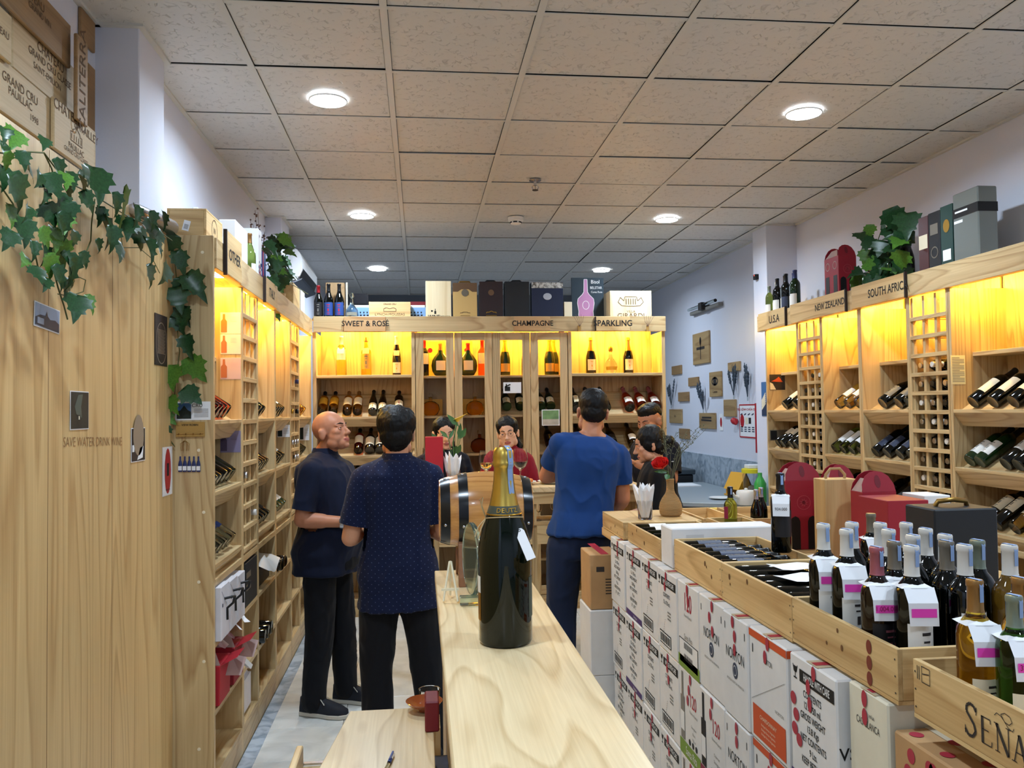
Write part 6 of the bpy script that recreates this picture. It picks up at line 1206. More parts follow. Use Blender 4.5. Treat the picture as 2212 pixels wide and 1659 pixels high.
# wall tube lamp on the left wall
t = thing('tube_lamp', (-1.16, 4.55, 2.6), 'slim tube lamp bracket on the left wall above the shelves', 'wall lamp')
a, b = at(428, 455, X=-1.15), at(470, 478, X=-1.15); MB().box(-1.179, -1.15, a.y, b.y+.3, a.z-.03, a.z+.02).build('batten', 'white', t, bev=.004); MB().tube([(-1.13, a.y+.01, a.z-.005), (-1.13, b.y+.28, a.z-.005)], .012, 10).build('tube', 'white', t, smooth=50)
for yy in (a.y+.012, b.y+.285): MB().box(-1.1495, -1.118, yy-.01, yy+.01, a.z-.02, a.z+.012).build('lamp_holder', 'tee', t)
# air conditioner
t = thing('air_conditioner', (-1.08, 7.55, 2.74), 'white split air conditioner on the left wall near the back', 'air conditioner')
pr = [(-1.179, 2.76), (-1.179, 3.03), (-1.05, 3.035), (-.985, 3.0), (-.955, 2.93), (-.955, 2.84), (-.985, 2.775), (-1.06, 2.74)]
MB().rings([[(x, y, z) for x, z in pr] for y in (7.03, 8.02)]).build('housing', 'white', t, bev=.012, seg=2)
T_ = lambda p: [(x, y, z) for x, z in p for y in (0,)]
MB().rings([[(x, y, z) for x, z in [(-.953, 2.85), (-.951, 2.85), (-.98, 2.775), (-.983, 2.776)]] for y in (7.07, 7.98)]).build('outlet', 'black', t)
MB().rings([[(x, y, z) for x, z in [(-.968, 2.76), (-.958, 2.775), (-1.05, 2.735), (-1.05, 2.728)]] for y in (7.07, 7.98)]).build('louvre', 'steel', t)
MB().rings([[(x, y, z) for x, z in [(-.954, 2.93), (-.951, 2.93), (-.951, 2.85), (-.954, 2.85)]] for y in (7.05, 8.0)]).build('front_panel', 'white', t)

# ================================================================ THINGS ON TOP OF THE BACK CABINET
ZK = 2.4205
def kx(px, Y=BY+.1): return at(px, 684, Y=Y).x
def kz(py, Y=BY+.05): return at(1000, py, Y=Y).z
gk = 'bottles on top of the back cabinet'
stand(B('burgundy', 'glass_dark', 'red_foil', 'lab_black', (.03, .15), emblem='lab_grey'), (kx(688), BY+.1, ZK), 'dark bottle with red capsule, leftmost on the back cabinet', gk, sc=.93)
for i, px in enumerate((710, 733)): stand(B('burgundy', 'glass_dark', 'cap_black', 'lab_blue', (.03, .14), emblem='lab_red'), (kx(px), BY+.1, ZK), 'dark bottle with blue label and red star on the back cabinet, '+('left' if i == 0 else 'right')+' one', gk, sc=.98)
stand(B('decanter', 'clear_spirit', 'clear_glass', 'lab_white', (.03, .06)), (kx(760), BY+.1, ZK), 'clear faceted decanter on the back cabinet', gk, sc=.93)
def kbox(name, xl, xr, yt, m, label, d=.12, dy=.04, cat='box', bev=.002):
    Y = BY+dy; x0, x1 = kx(xl, Y), kx(xr, Y); z1 = at((xl+xr)/2, yt, Y=Y).z; o = MB().box(x0, x1, Y, Y+d, ZK, z1).build(name, m, None, bev=bev); tag(o, label, cat, 'boxes on top of the back cabinet'); return o, face(((x0+x1)/2, Y, (ZK+z1)/2), (1, 0, 0), (0, 0, 1)), x1-x0, z1-ZK
o, F, w, h = kbox('wine_crate', 797, 887, 652, 'pine_x', 'low wooden case branded LYNCH-MOUSSAS on the back cabinet'); k = MB(); text_mesh(k, 'LYNCH-MOUSSAS', .028, F @ M.Translation((0, -.035, 0)), sx=1.1); line(k, [(-.05, -.01), (-.05, .012), (-.03, .02), (0, .012), (.03, .02), (.05, .012), (.05, -.01), (-.05, -.01)], .004, F); text_mesh(k, 'GRAND CRU', .018, F @ M.Translation((0, .05, 0)), bold=.02); k.build('brand_mark', 'brand', o)
mat('crate_blue', (120, 158, 206), .5)
o, F, w, h = kbox('plastic_crate', 750, 920, 664, 'crate_blue', 'light blue slotted plastic crate lying behind the LYNCH-MOUSSAS case', .12, .17); k = MB()
for i in range(22): rect(k, -w*.47+i*w*.043, -w*.47+i*w*.043+w*.026, -.018, -.006, F); rect(k, -w*.47+i*w*.043, -w*.47+i*w*.043+w*.016, .004, .018, F)
k.build('slots', 'ink', o)
MB_ = at(880, 660, Y=BY+.2).z
o = MB().box(kx(752, BY+.18), kx(918, BY+.18), BY+.175, BY+.285, at(830, 664, Y=BY+.17).z+.0005, at(830, 660, Y=BY+.17).z+.004).build('crate_tray', 'white', None); tag(o, 'white tray lying on the blue plastic crate', 'tray')
zt = at(830, 660, Y=BY+.17).z+.0045
o = MB().box(kx(887, BY+.2), kx(921, BY+.2), BY+.18, BY+.28, zt, zt+.03).build('red_folder', 'burgundy_box', None); tag(o, 'dark red folder on the white tray', 'folder')
o, F, w, h = MB().box(kx(757, BY+.2), kx(796, BY+.2), BY+.18, BY+.28, zt, zt+.1), None, 0, 0
o = o.build('shiny_bag', mat('bag_black', (30, 30, 34), .12, coat=.6), None, bev=.012, seg=2); tag(o, 'crumpled shiny black bag on the back cabinet', 'bag')
o = MB().box(kx(705, BY+.24), kx(745, BY+.24), BY+.2, BY+.3, ZK, at(725, 612, Y=BY+.24).z).build('brown_box', 'lid_brown', None, bev=.002); tag(o, 'brown wooden box standing behind the blue-labelled bottles', 'box')
o = MB().box(kx(748, BY+.29), kx(751, BY+.29), BY+.28, BY+.33, ZK, at(748, 610, Y=BY+.28).z).build('thin_board', 'cream', None); tag(o, 'thin pale board standing beside the brown wooden box', 'board')
wood('pale_pine', 'z', (240, 224, 186), (216, 190, 140), ring=8, rough=.6)
o, F, w, h = kbox('wine_box', 920, 975, 607, 'pale_pine', 'tall pale wooden box printed WINE on the back cabinet'); k = MB(); text_mesh(k, 'WINE', .038, F @ M.Translation((-.04, -h*.45, 0)), bold=.015); text_mesh(k, 'EMBASSY', .022, F @ M.Translation((.05, -h*.45, 0))); rect(k, -.035, -.02, -h*.38, -h*.3, F); rect(k, -.03, -.025, -h*.3, -h*.24, F); disc(k, (-.055, -h*.3), .008, F, 12); k.build('print', 'ink', o)
mat('gold_case', (206, 172, 108), .5); mat('brown_case', (104, 78, 54), .5); mat('plum_case', (44, 30, 32), .5); mat('navy_case', (24, 34, 62), .5)
o, F, w, h = kbox('bottle_case', 979, 1031, 611, 'gold_case', 'gold and brown bottle case with a round seal and arched handle'); k = MB(); k.add([(-w/2, h/2, 0), (-w/2, h*.25, 0), (-w*.3, h*.25, 0), (-w*.15, h*.32, 0), (w*.15, h*.32, 0), (w*.3, h*.25, 0), (w/2, h*.25, 0), (w/2, h/2, 0)], [list(range(8))], F); k.build('brown_yoke', 'brown_case', o); k = MB(); disc(k, (0, h*.22), .03, F, 24, z=.001); k.build('seal', 'cap_grey', o); k = MB(); line(k, [(-.04, -h*.36), (-.04, -h*.34), (-.02, -h*.34), (-.02, -h*.32), (.02, -h*.32), (.02, -h*.34), (.04, -h*.34), (.04, -h*.36)], .004, F); line(k, [(-.04, -h*.42), (.04, -h*.42)], .003, F); k.build('castle_print', 'brand', o)
MB().tube([F @ V((-.05, h*.5, -.06)), F @ V((-.04, h*.5+.018, -.06)), F @ V((.04, h*.5+.018, -.06)), F @ V((.05, h*.5, -.06))], .007, 8).build('handle', 'bronze', o, smooth=50)
for xl, xr, yt, m, lab in ((1036, 1087, 608, 'plum_case', 'dark plum bottle case with a small gold castle print'), (1091, 1144, 608, 'case_black', 'plain black bottle case between the plum and navy cases')):
    o, F, w, h = kbox('bottle_case', xl, xr, yt, m, lab)
    if m == 'plum_case': k = MB(); line(k, [(-.04, -h*.36), (-.04, -h*.33), (-.02, -h*.33), (0, -h*.3), (.02, -h*.33), (.04, -h*.33), (.04, -h*.36)], .006, F); line(k, [(-.045, -h*.42), (.045, -h*.42)], .004, F); k.build('castle_print', 'gold_foil', o); k = MB(); disc(k, (0, h*.2), .025, F, 20); k.build('seal', 'brown_case', o)
    MB().tube([F @ V((-.05, h*.5, -.06)), F @ V((-.03, h*.5+.015, -.06)), F @ V((.03, h*.5+.015, -.06)), F @ V((.05, h*.5, -.06))], .006, 8).build('handle', 'case_black', o, smooth=50)
o, F, w, h = kbox('bottle_case', 1149, 1217, 609, 'navy_case', 'navy blue bottle case with a metal medallion and marbled top strip'); k = MB(); rect(k, -w/2, w/2, h*.33, h*.49, F); k.build('marbled_strip', floor_mat('marbled', (206, 206, 200), (90, 84, 76), .5, 30) or 'marbled', o); k = MB(); disc(k, (.0, h*.1), .036, F, 24, sy=.8, z=.001); k.build('medallion', 'silver_foil', o)
o, F, w, h = kbox('small_white_box', 1219, 1236, 652, 'cream', 'small white box between the navy case and the chalk board')
mat('slate_board', (38, 52, 62), .7); mat('chalk_pink', (186, 130, 170), .8)
o, F, w, h = kbox('chalk_board', 1235, 1305, 600, 'slate_board', 'black chalk board with a pink bottle drawing reading Bisol Belstar', .012, .16, 'chalkboard')
bp_ = [(-.3, -.48), (.18, -.48), (.16, -.3), (.2, -.1), (.18, .0), (.05, .1), (-.0, .16), (-.01, .46), (-.11, .46), (-.12, .16), (-.17, .1), (-.3, .0), (-.32, -.1), (-.28, -.3)]
k = MB(); k.add([(a*w-.0, b*h, .0) for a, b in bp_], [list(range(len(bp_)))], F); k.build('chalk_bottle', 'chalk_pink', o); k = MB(); line(k, [(a*w, b*h) for a, b in bp_+bp_[:1]], .004, F, z=.0006); line(k, [(-.06*w+.028*cos(2*pi*i/16), -.15*h+.036*sin(2*pi*i/16)) for i in range(17)], .004, F, z=.0006)
text_mesh(k, 'Bisol', .045, F @ M.Translation((w*.24, h*.4, 0)), sx=.9); text_mesh(k, 'BELSTAR', .032, F @ M.Translation((w*.26, h*.26, 0)), sx=.85); text_mesh(k, 'Cuvee Rose', .024, F @ M.Translation((w*.28, h*.16, 0)), sx=.85); k.build('chalk_lettering', 'white', o)
o, F, w, h = kbox('wine_crate', 1318, 1408, 628, 'pale_pine', 'pale wooden case branded VILLA GIRARDI on the back cabinet', .26, .03); k = MB(); text_mesh(k, 'VILLA', .03, F @ M.Translation((0, -h*.26, 0))); text_mesh(k, 'GIRARDI', .062, F @ M.Translation((0, -h*.42, 0)), sx=1.0)
line(k, [(-.09, .06), (-.11, .02), (-.08, -.01), (-.03, -.015), (.03, -.015), (.08, -.01), (.11, .02), (.09, .06), (.06, .03), (.05, .065), (-.05, .065), (-.06, .03), (-.09, .06)], .005, F)
for i in range(5): line(k, [(-.04+.02*i, .0), (-.04+.02*i, .05)], .007, F)
k.build('brand_mark', 'brand', o)
for i, px in enumerate((1252, 1399)):   # little dried sprigs clipped on the header
    p = at(px, 708, Y=BY-.04); t = thing('dried_sprig', p, 'tiny dried sprig in a clip on the back header, '+('left of SPARKLING' if i == 0 else 'right of SPARKLING'), 'dried flowers')
    MB().box(p.x-.012, p.x+.012, BY-.044, BY-.0225 if i == 0 else BY-.0365, p.z-.03, p.z+.02).build('clip', 'gold_wood', t)
    m_ = MB()
    for j in range(5): m_.tube([(p.x, BY-.045, p.z+.01), (p.x+.012*(j-2), BY-.05, p.z+.05), (p.x+.022*(j-2)+.01*(-1)**i*-1, BY-.05, p.z+.1+.01*(j % 2))], .0016, 4)
    m_.build('stalks', 'dried', t)

# ================================================================ THINGS ON TOP OF THE RIGHT SHELVES
gr = 'bottles on top of the right shelves'
for i, (y, cap, g, sc) in enumerate(((6.62, 'cap_sage', 'pale_green_glass', .85), (6.54, 'cap_white', 'glass_dark', .92), (6.46, 'cap_black', 'glass_dark', .98), (6.38, 'cap_black', 'clear_spirit', 1.02), (6.3, 'cap_black', 'glass_dark', 1.02), (6.22, 'cap_blue', 'clear_spirit', 1.0), (6.14, 'cap_blue', 'glass_green', 1.03))):
    stand(W(cap, 'lab_white' if i != 4 else 'lab_navy', (.03, .12), g), (2.885+.03*(i % 2), y, ZL), ORD[i]+' bottle from the left in the row above the U.S.A sign', gr, turn=-pi/2+.3, sc=sc)
carry_box(2.86, 2.99, 5.42, 5.62, ZL, .29, 'dark red bottle carrier on top of the right shelves left of the ivy')
o = MB(); F = face((2.86, 5.52, ZL+.1), (0, -1, 0), (0, 0, 1)); c_ = bpy.data.objects
k = MB()
for u in (-.055, .055): rect(k, u-.026, u+.026, -.07, .06, F)
tg_ = [x for x in C.objects if x.get('label', '').startswith('dark red bottle carrier on top')][0]; k.build('window', 'black', tg_)
k = MB()
for u in (-.05, .05): line(k, [(u+.026*cos(2*pi*i/20), .13+.026*sin(2*pi*i/20)) for i in range(21)], .006, F)
k.build('emblem', 'gift_inner', tg_)
t = thing('potted_ivy', (2.95, 5.1, ZL), 'green vine plant in small glass jars on top of the right shelves', 'plant'); random.seed(31)
for i in range(3): MB().lathe([(0, 0), (.03, 0), (.034, .09), (.022, .11), (.022, .13), (.02, .13), (0, .1)], 14, M.Translation((2.9+.03*(i % 2), 5.08+.1*i, ZL))).build('jar', 'clear_glass', t, smooth=50)
for px, py, s in [(1925, 470, 52), (1960, 480, 56), (1935, 490, 40), (1910, 487, 34), (1880, 500, 26), (1925, 508, 40), (1965, 525, 52), (1945, 530, 40), (1905, 535, 36), (1870, 530, 36), (1860, 515, 34), (1885, 560, 40), (1915, 555, 50), (1950, 560, 44), (1930, 590, 50), (1900, 590, 44), (1875, 580, 40), (1950, 590, 40), (1860, 600, 36), (1885, 610, 44), (1920, 610, 40), (1845, 615, 44), (1940, 575, 36), (1870, 555, 30), (1905, 572, 36), (1925, 540, 36)]:
    p = at(px, py, X=2.89+random.uniform(-.04, .05)); leaf(t, p+V((0, 0, .03)), s*p.y/FPX*1.1, (random.gauss(0, .4), random.gauss(-.2, .5), random.gauss(-.6, .4)), (-.6, -1, .6), random.choice((0, 2, 2, 1, 3)))
for pts in ([(1920, 610), (1918, 540), (1935, 480)], [(1905, 610), (1895, 530), (1880, 500), (1860, 515)], [(1930, 610), (1945, 530), (1950, 490)], [(1885, 610), (1885, 550), (1905, 495), (1940, 480)]):
    P = [at(x, y, X=2.93) for x, y in pts]; MB().tube(P, .003, 6).build('stem', 'ivy_stem', t, smooth=60)
for i, (px, y) in enumerate(((1990, 5.05), (2012, 4.92))): stand(B('champagne', 'glass_dark', 'cap_black', 'lab_black', (.03, .1), emblem='lab_grey'), (3.04, y, ZL), 'dark round-shouldered bottle on the right shelves, '+('left' if i == 0 else 'right')+' of a pair', gr, turn=-pi/2, sc=(1.08, 1.2)[i])
mat('tin_red', (74, 30, 30), .35); mat('tin_green', (24, 58, 52), .4); mat('tin_grey', (130, 136, 132), .3, metal=.5)
for i, (ya, yb, h, m, lab) in enumerate(((4.51, 4.42, .33, 'tin_red', 'dark red whisky carton with a cream sticker on the right shelves'), (4.415, 4.31, .335, 'case_black', 'black whisky carton with an embossed panel on the right shelves'), (4.305, 4.2, .345, 'tin_green', 'dark green carton with a gold crest on the right shelves'), (4.195, 3.99, .385, 'tin_grey', 'large pewter-grey tin with a black band on the right shelves'))):
    o = MB().box(2.87, 2.98, yb, ya, ZL, ZL+h).build('spirit_carton', m, None, bev=.006 if i == 3 else .002); tag(o, lab, 'box', 'spirit cartons on the right shelves')
    F = face((2.87, (ya+yb)/2, ZL+h/2), (0, -1, 0), (0, 0, 1)); w = ya-yb; k = MB()
    if i == 0: rect(k, -w*.45, w*.45, -.02, .06, F); k.build('sticker', 'cream', o)
    if i == 1: line(k, [(.03*cos(2*pi*j/20), -.06+.03*sin(2*pi*j/20)) for j in range(21)], .006, F); rect(k, -.035, .035, .04, .1, F); k.build('embossing', 'cap_grey', o)
    if i == 2: disc(k, (0, .06), .028, F, 16, sy=1.3); k.build('crest', 'gold_foil', o); k = MB(); rect(k, -.035, .035, -.13, -.07, F); k.build('sticker', 'paper', o)
    if i == 3:
        Fn = face((2.925, yb, ZL+h/2), (1, 0, 0), (0, 0, 1))
        rect(k, -w/2, w/2, .06, .11, F); rect(k, -.055, .055, .06, .11, Fn); k.build('black_band', 'black', o); k = MB(); rect(k, -w*.4, w*.1, .085, .095, F, z=.0008); rect(k, -w*.45, -w*.1, .055-.025, .055-.01, F); k.build('label', 'paper', o)
# ================================================================ CARDS AND NOTICES IN THE SHELVES
mat('card_peach', (238, 220, 206), .5); mat('card_pink', (226, 190, 186), .5); mat('card_lilac', (150, 138, 170), .5); mat('card_print', (196, 110, 66), .5); mat('card_print_dark', (92, 78, 104), .5); mat('notice', (238, 228, 180), .6)
def facing(name, xl, yt, xr, yb, Y, m, label, cat, group=None, th=.0015):
    a, b = at(xl, yt, Y=Y), at(xr, yb, Y=Y); o = MB().box(a.x, b.x, Y-th, Y-.0002, b.z, a.z).build(name, m, None, bev=.0005); tag(o, label, cat, group)
    return o, face(((a.x+b.x)/2, Y-th, (a.z+b.z)/2), (1, 0, 0), (0, 0, 1)), b.x-a.x, a.z-b.z
def bottle_print(k, F, u, v, s):
    k.add([(u+a*s, v+b*s, 0) for a, b in [(-.16, -.5), (.16, -.5), (.16, .1), (.07, .22), (.06, .5), (-.06, .5), (-.07, .22), (-.16, .1)]], [list(range(8))], F)
Yc = 4.2228
for i, (yt, yb, m, pm, lab) in enumerate(((675, 721, 'card_peach', 'card_print', 'top picture card with an orange bottle in the bay under OTHER'), (722, 765, 'card_peach', 'card_print', 'middle picture card with an orange bottle in the bay under OTHER'), (773, 819, 'card_pink', 'card_print', 'lowest pink picture card with a bottle in the bay under OTHER'), (931, 977, 'card_lilac', 'card_print_dark', 'lilac picture card with a bottle outline under the upper OTHER slope'))):
    o, F, w, h = facing('picture_card', 476, yt, 520, yb, Yc, m, lab, 'card', 'picture cards with bottles in the left bay'); k = MB(); bottle_print(k, F, -w*.32, 0, h*.86); k.build('bottle_picture', pm, o); k = MB()
    for j in range(4): line(k, [(w*.0, h*(.3-.07*j)), (w*.3, h*(.3-.07*j))], .0016, F)
    k.build('print', 'card_pink' if i < 3 else 'card_print_dark', o)
for xl, yt, xr, yb, Y, lab in ((599, 918, 626, 944, 5.7728, 'white card with a dark picture on the side panel left of the narrow rack'), (647, 917, 668, 951, 6.8628, 'dark photo card in the left back corner bay')):
    o, F, w, h = facing('information_card', xl, yt, xr, yb, Y, 'paper', lab, 'card'); k = MB(); rect(k, -w*.46, -w*.1, -h*.44, h*.44, F); k.build('picture', 'tree_print', o); k = MB()
    for j in range(5): line(k, [(0, h*(.2-.1*j)), (w*.42, h*(.2-.1*j))], .002, F)
    k.build('print', 'print_grey', o)
o, F, w, h = facing('notice', 2053, 768, 2086, 830, 4.1657, 'notice', 'pale yellow printed notice inside the bay at the right edge', 'notice'); k = MB()
for j in range(16): line(k, [(-w*.42, h*(.42-.055*j)), (w*(.42 if (j*5) % 4 else .1), h*(.42-.055*j))], .003, F)
k.build('print', 'print_grey', o)
o, F, w, h = facing('photo_print', 1662, 809, 1696, 842, 6.5525, 'brown_print', 'photo of hands and fire pinned in the U.S.A bay', 'photo'); k = MB(); k.add([(-w*.4, h*.05, 0), (-w*.1, h*.2, 0), (w*.1, h*.35, 0), (w*.25, h*.15, 0), (w*.35, 0, 0), (0, h*.02, 0)], [list(range(6))], F); k.build('fire', 'orange', o); k = MB(); k.add([(-w*.48, -h*.48, 0), (-w*.1, -h*.48, 0), (-w*.3, -h*.1, 0), (-w*.48, 0, 0)], [[0, 1, 2, 3]], F); k.build('hand_shape', 'cream', o)
o, F, w, h = facing('information_card', 1663, 929, 1701, 951, 6.5525, 'cap_grey', 'grey card with a small dark picture low in the U.S.A bay', 'card'); k = MB(); rect(k, -w*.46, -w*.1, -h*.42, h*.42, F); k.build('picture', 'black', o)
# cards stuck on the glass doors
o, F, w, h = facing('information_card', 1087, 826, 1126, 849, BY, 'paper', 'white card with a black ink drawing on the third glass door', 'card'); k = MB(); rect(k, -w*.42, -w*.12, -h*.3, h*.1, F); rect(k, -w*.36, -w*.3, .0, h*.36, F); line(k, [(-w*.4, h*.1), (-w*.1, h*.3)], .01, F); k.build('drawing', 'ink', o)
o, F, w, h = facing('photo_print', 1170, 885, 1209, 919, BY, 'white', 'photo of a green tree over a table on the fourth glass door', 'photo'); k = MB(); rect(k, -w*.45, w*.45, -h*.1, h*.45, F); k.build('tree', 'lettuce_dark' if 0 else mat('foliage_print', (112, 146, 96), .6, var=.4), o); k = MB(); rect(k, -w*.45, w*.45, -h*.45, -h*.1, F); k.build('table', mat('table_print', (186, 176, 160), .6, var=.2), o)
# ================================================================ LOWER LEFT SHELVES
mat('marble_box', (216, 214, 220), .45, var=.06)
for i in range(3):
    y0 = 3.695 + .165*i; t = thing('glassware_box', (LF-.12, y0+.08, LOW), 'white gift box with a black ribbon handle on the low left shelf'+nth(i, 3), 'box', 'white gift boxes on the low left shelf')
    MB().box(LF-.25, LF+.022, y0, y0+.155, LOW+.001, LOW+.228-.008*i).build('body', 'marble_box', t, bev=.002); F = face((LF+.022, y0+.078, LOW+.12), (0, 1, 0), (0, 0, 1))
    MB().tube([F @ V((-.02, .05, .0)), F @ V((-.01, .055, .03)), F @ V((.02, .05, .035)), F @ V((.03, .02, .025)), F @ V((.02, .0, .002)), F @ V((.022, -.05, .002))], .006, 6).build('ribbon', 'black', t, smooth=50)
    k = MB(); rect(k, -.06, -.045, .02, .035, F); line(k, [(-.07, .09), (.02, .02)], .002, F); k.build('print', 'lab_navy', t)
for i in range(4):
    y = 3.72+.145*i; T = M.Translation((LF-.002, y+.03, LOW-.006)) @ M.Rotation(.5-.25*i, 4, 'Z') @ M.Rotation(-.5+.1*i, 4, 'X')
    o = MB().rings([[(0, a, .0), (.012, a, -.004-.012*(a > .03)), (.035, a, -.03)] for a in (-.02, .0, .02, .045)], False, False, T).build('price_ticket', 'paper', None); tag(o, 'curled white price ticket on the low left shelf edge'+nth(i, 4), 'ticket', 'price tickets on the low left shelf')
o = MB().box(LF-.2, LF+.0, 4.30, 4.6, LOW+.001, LOW+.22).build('black_case', 'case_black', None, bev=.003); tag(o, 'black box with silver labels in the lower part of the near left rack', 'box'); k = MB(); F = face((LF, 4.4, LOW+.14), (0, 1, 0), (0, 0, 1))
for j in (0, 1): rect(k, -.08, .03, .0-.06*j, .03-.06*j, F)
k.build('label', 'cap_grey', o)
t = thing('red_gift_bag', (LF-.1, 3.95, LOW2), 'crumpled red gift carriers with open flaps on the lowest left shelf', 'gift box')
for i, (y0, dz, ry) in enumerate(((3.70, .0, .25), (3.98, .0, .3))):
    T = M.Translation((LF-.09, y0+.11, LOW2+.012)) @ M.Rotation(ry*.1, 4, 'Y') @ M.Translation((0, 0, .0))
    bd = MB().box(-.1, .1, -.1, .1, 0, .17, T).build('body', 'gift_red' if i else 'red_card', t, bev=.003)
    MB().add([(.1, -.1, .17), (.1, .1, .17), (.165, .08, .2), (.165, -.08, .2)], [[0, 1, 2, 3]], T).build('flap', 'red_card', t); MB().add([(.1, -.1, .172), (-.1, -.1, .172), (-.06, -.11, .235), (.08, -.11, .235)], [[0, 1, 2, 3]], T).build('flap', 'gift_inner', t); MB().add([(.101, .1, .165), (.101, .0, .1), (.16, .03, .09), (.17, .1, .15)], [[0, 1, 2, 3]], T).build('flap', 'gift_inner', t)
o = MB().tube([(LF+.0, 4.03, LOW2+.1), (LF+.04, 4.06, LOW2+.1), (LF+.06, 4.1, LOW2+.06), (LF+.05, 4.14, LOW2+.05)], [.015, .016, .015, .012], 4).build('folded_ticket', 'white', t)
random.seed(3)
bm_ = MB(); rs = []
for i in range(5): rs.append([(LF-.16+.05*i, 4.72+.075*j, LOW+.14+.025*sin(i*1.9+j*1.3)+.01*random.random()+(-.06 if i == 4 else 0)) for j in range(6)])
o = bm_.rings(rs, False, False).build('plastic_wrap', mat('wrap', (210, 214, 214), .2, coat=.4), None, smooth=True); tag(o, 'crumpled clear plastic wrap on boxes in the lower ITALY bay', 'wrapping')
o = MB().box(LF-.22, LF-.03, 4.70, 5.13, LOW+.001, LOW+.1).build('dark_carton', 'case_black', None, bev=.003); tag(o, 'low dark carton under the crumpled plastic wrap', 'box')
for i, y in enumerate((4.72, 4.82, 4.92)): put(W('cap_black', 'lab_black'), frame((-1, 0, 0), (0, 0, 1), (LF+.022, y, LOW2+.039)), 'black bottle lying base outwards in the lower ITALY bay'+nth(i, 3), 'bottle', 'bottles lying in the lower left bays')
for i, y in enumerate((5.28, 5.4)): put(W('cap_black', 'lab_white', g='glass_brown' if i else 'glass_dark'), frame((-.9, .25, 0), (0, 0, 1), (LF+.02, y, LOW+.04)), 'dark bottle lying in the lower bay left of the narrow far rack'+nth(i, 2), 'bottle', 'bottles lying in the lower left bays')
for i, (y, z) in enumerate(((5.95, LOW), (5.98, LOW2), (6.3, LOW))): stand(W('cap_black', 'lab_black'), (LF-.06, y, z+.001), 'dark bottle standing in the lower shelves behind the bald man, '+('upper left', 'lower left', 'right')[i], 'bottles lying in the lower left bays', sc=.75)
o = MB().box(LF-.2, LF-.02, 4.3, 4.55, PL+.001, PL+.2).build('white_bag', 'marble_box', None, bev=.02, seg=2); tag(o, 'pale paper bag in the bottom of the near left rack', 'bag')
o = MB().box(-.83, -.66, BY-.16, BY-.03, .002, .28).build('storage_box', 'carton_cream', None, bev=.003); tag(o, 'pale storage box on the floor in the left back corner', 'box'); MB().box(-.835, -.655, BY-.165, BY-.025, .2805, .3).build('lid', 'paper', o)
struct('trim_3', MB().box(LF+.004, -.795, 3.6, 6.88, 0.0003, .0016), 'dado_marble')

# ================================================================ FAR RIGHT WALL
FX = 3.0695
wood('old_pine', 'y', (178, 148, 102), (132, 100, 62), ring=9, rough=.6)
def plaque(xl, yt, xr, yb, label, m='old_pine', th=.02, deco=None):
    a, b = at(xl, (yt+yb)/2, X=FX), at(xr, (yt+yb)/2, X=FX); zt, zb_ = at((xl+xr)/2, yt, X=FX).z, at((xl+xr)/2, yb, X=FX).z
    o = MB().box(FX-th, FX, b.y, a.y, zb_, zt).build('wooden_plaque', m, None, bev=.003); tag(o, label, 'plaque', 'wooden crate ends on the far right wall')
    F = face((FX-th, (a.y+b.y)/2, (zt+zb_)/2), (0, -1, 0), (0, 0, 1)); w, h = a.y-b.y, zt-zb_; k = MB()
    if deco: deco(k, F, w, h)
    if k.v: k.build('brand_mark', 'print_dark', o)
    return o
def d_sword(k, F, w, h): line(k, [(0, h*.3), (0, -h*.35)], .02, F); line(k, [(-w*.25, .0), (w*.25, 0)], .03, F); disc(k, (0, h*.22), .03, F, 10, sy=1.6)
def d_face(k, F, w, h):
    line(k, [(w*.25*cos(2*pi*i/16), h*.12+h*.14*sin(2*pi*i/16)) for i in range(17)], .02, F); disc(k, (0, h*.12), w*.14, F, 14); text_mesh(k, 'Cuvaison', h*.16, F @ M.Translation((0, -h*.3, 0)), sx=.9)
txt = lambda s, z=.3: (lambda k, F, w, h: text_mesh(k, s, h*z, F))
plaque(1500, 718, 1535, 786, 'largest wooden plaque with a sword-like mark on the far right wall', deco=d_sword); plaque(1454, 790, 1474, 809, 'small dark plaque at the left on the far right wall', 'lid_brown'); plaque(1576, 782, 1601, 802, 'small pale plaque with a handwritten word on the far right wall', deco=txt('Cab', .6)); plaque(1536, 803, 1561, 857, 'tall plaque with a portrait emblem on the far right wall', deco=d_face)
plaque(1490, 815, 1511, 834, 'small reddish plaque below the sword plaque', 'lid_brown'); plaque(1468, 847, 1490, 867, 'small brown plaque left of the portrait plaque', 'lid_brown'); plaque(1449, 884, 1475, 914, 'grey-green plaque above the hair bun', deco=txt('VILLA', .2)); plaque(1514, 892, 1548, 926, 'plaque with two printed lines and a dried sprig', deco=lambda k, F, w, h: (line(k, [(-w*.3, h*.2), (w*.3, h*.2)], .02, F), line(k, [(-w*.35, h*.05), (w*.3, h*.02)], .02, F))); plaque(1567, 863, 1592, 900, 'square plaque left of the fire notice'); plaque(1470, 926, 1491, 948, 'lowest brown plaque behind the rose', 'lid_brown')
def sprig(px, py, label, n=6, m='dry_blue' if 0 else mat('dried_blue', (70, 80, 92), .9)):
    p = at(px, py, X=FX-.03); t = thing('dried_sprig', p, label, 'dried flowers', 'dried sprigs on the far right wall')
    MB().tube([p, p+V((0, 0, .09))], .006, 6).build('holder', 'clear_spirit', t)
    random.seed(int(px)); m_ = MB()
    for i in range(n):
        tip = p+V((random.uniform(-.04, .01), random.gauss(0, .07), random.uniform(.22, .36))); m_.tube([p+V((0, 0, .04)), p.lerp(tip, .6), tip], .004, 4)
        for j in range(4): q = p.lerp(tip, .6+.1*j); m_.ell(q, (.012, .014, .02), 6, 4)
    m_.build('stalks', m, t)
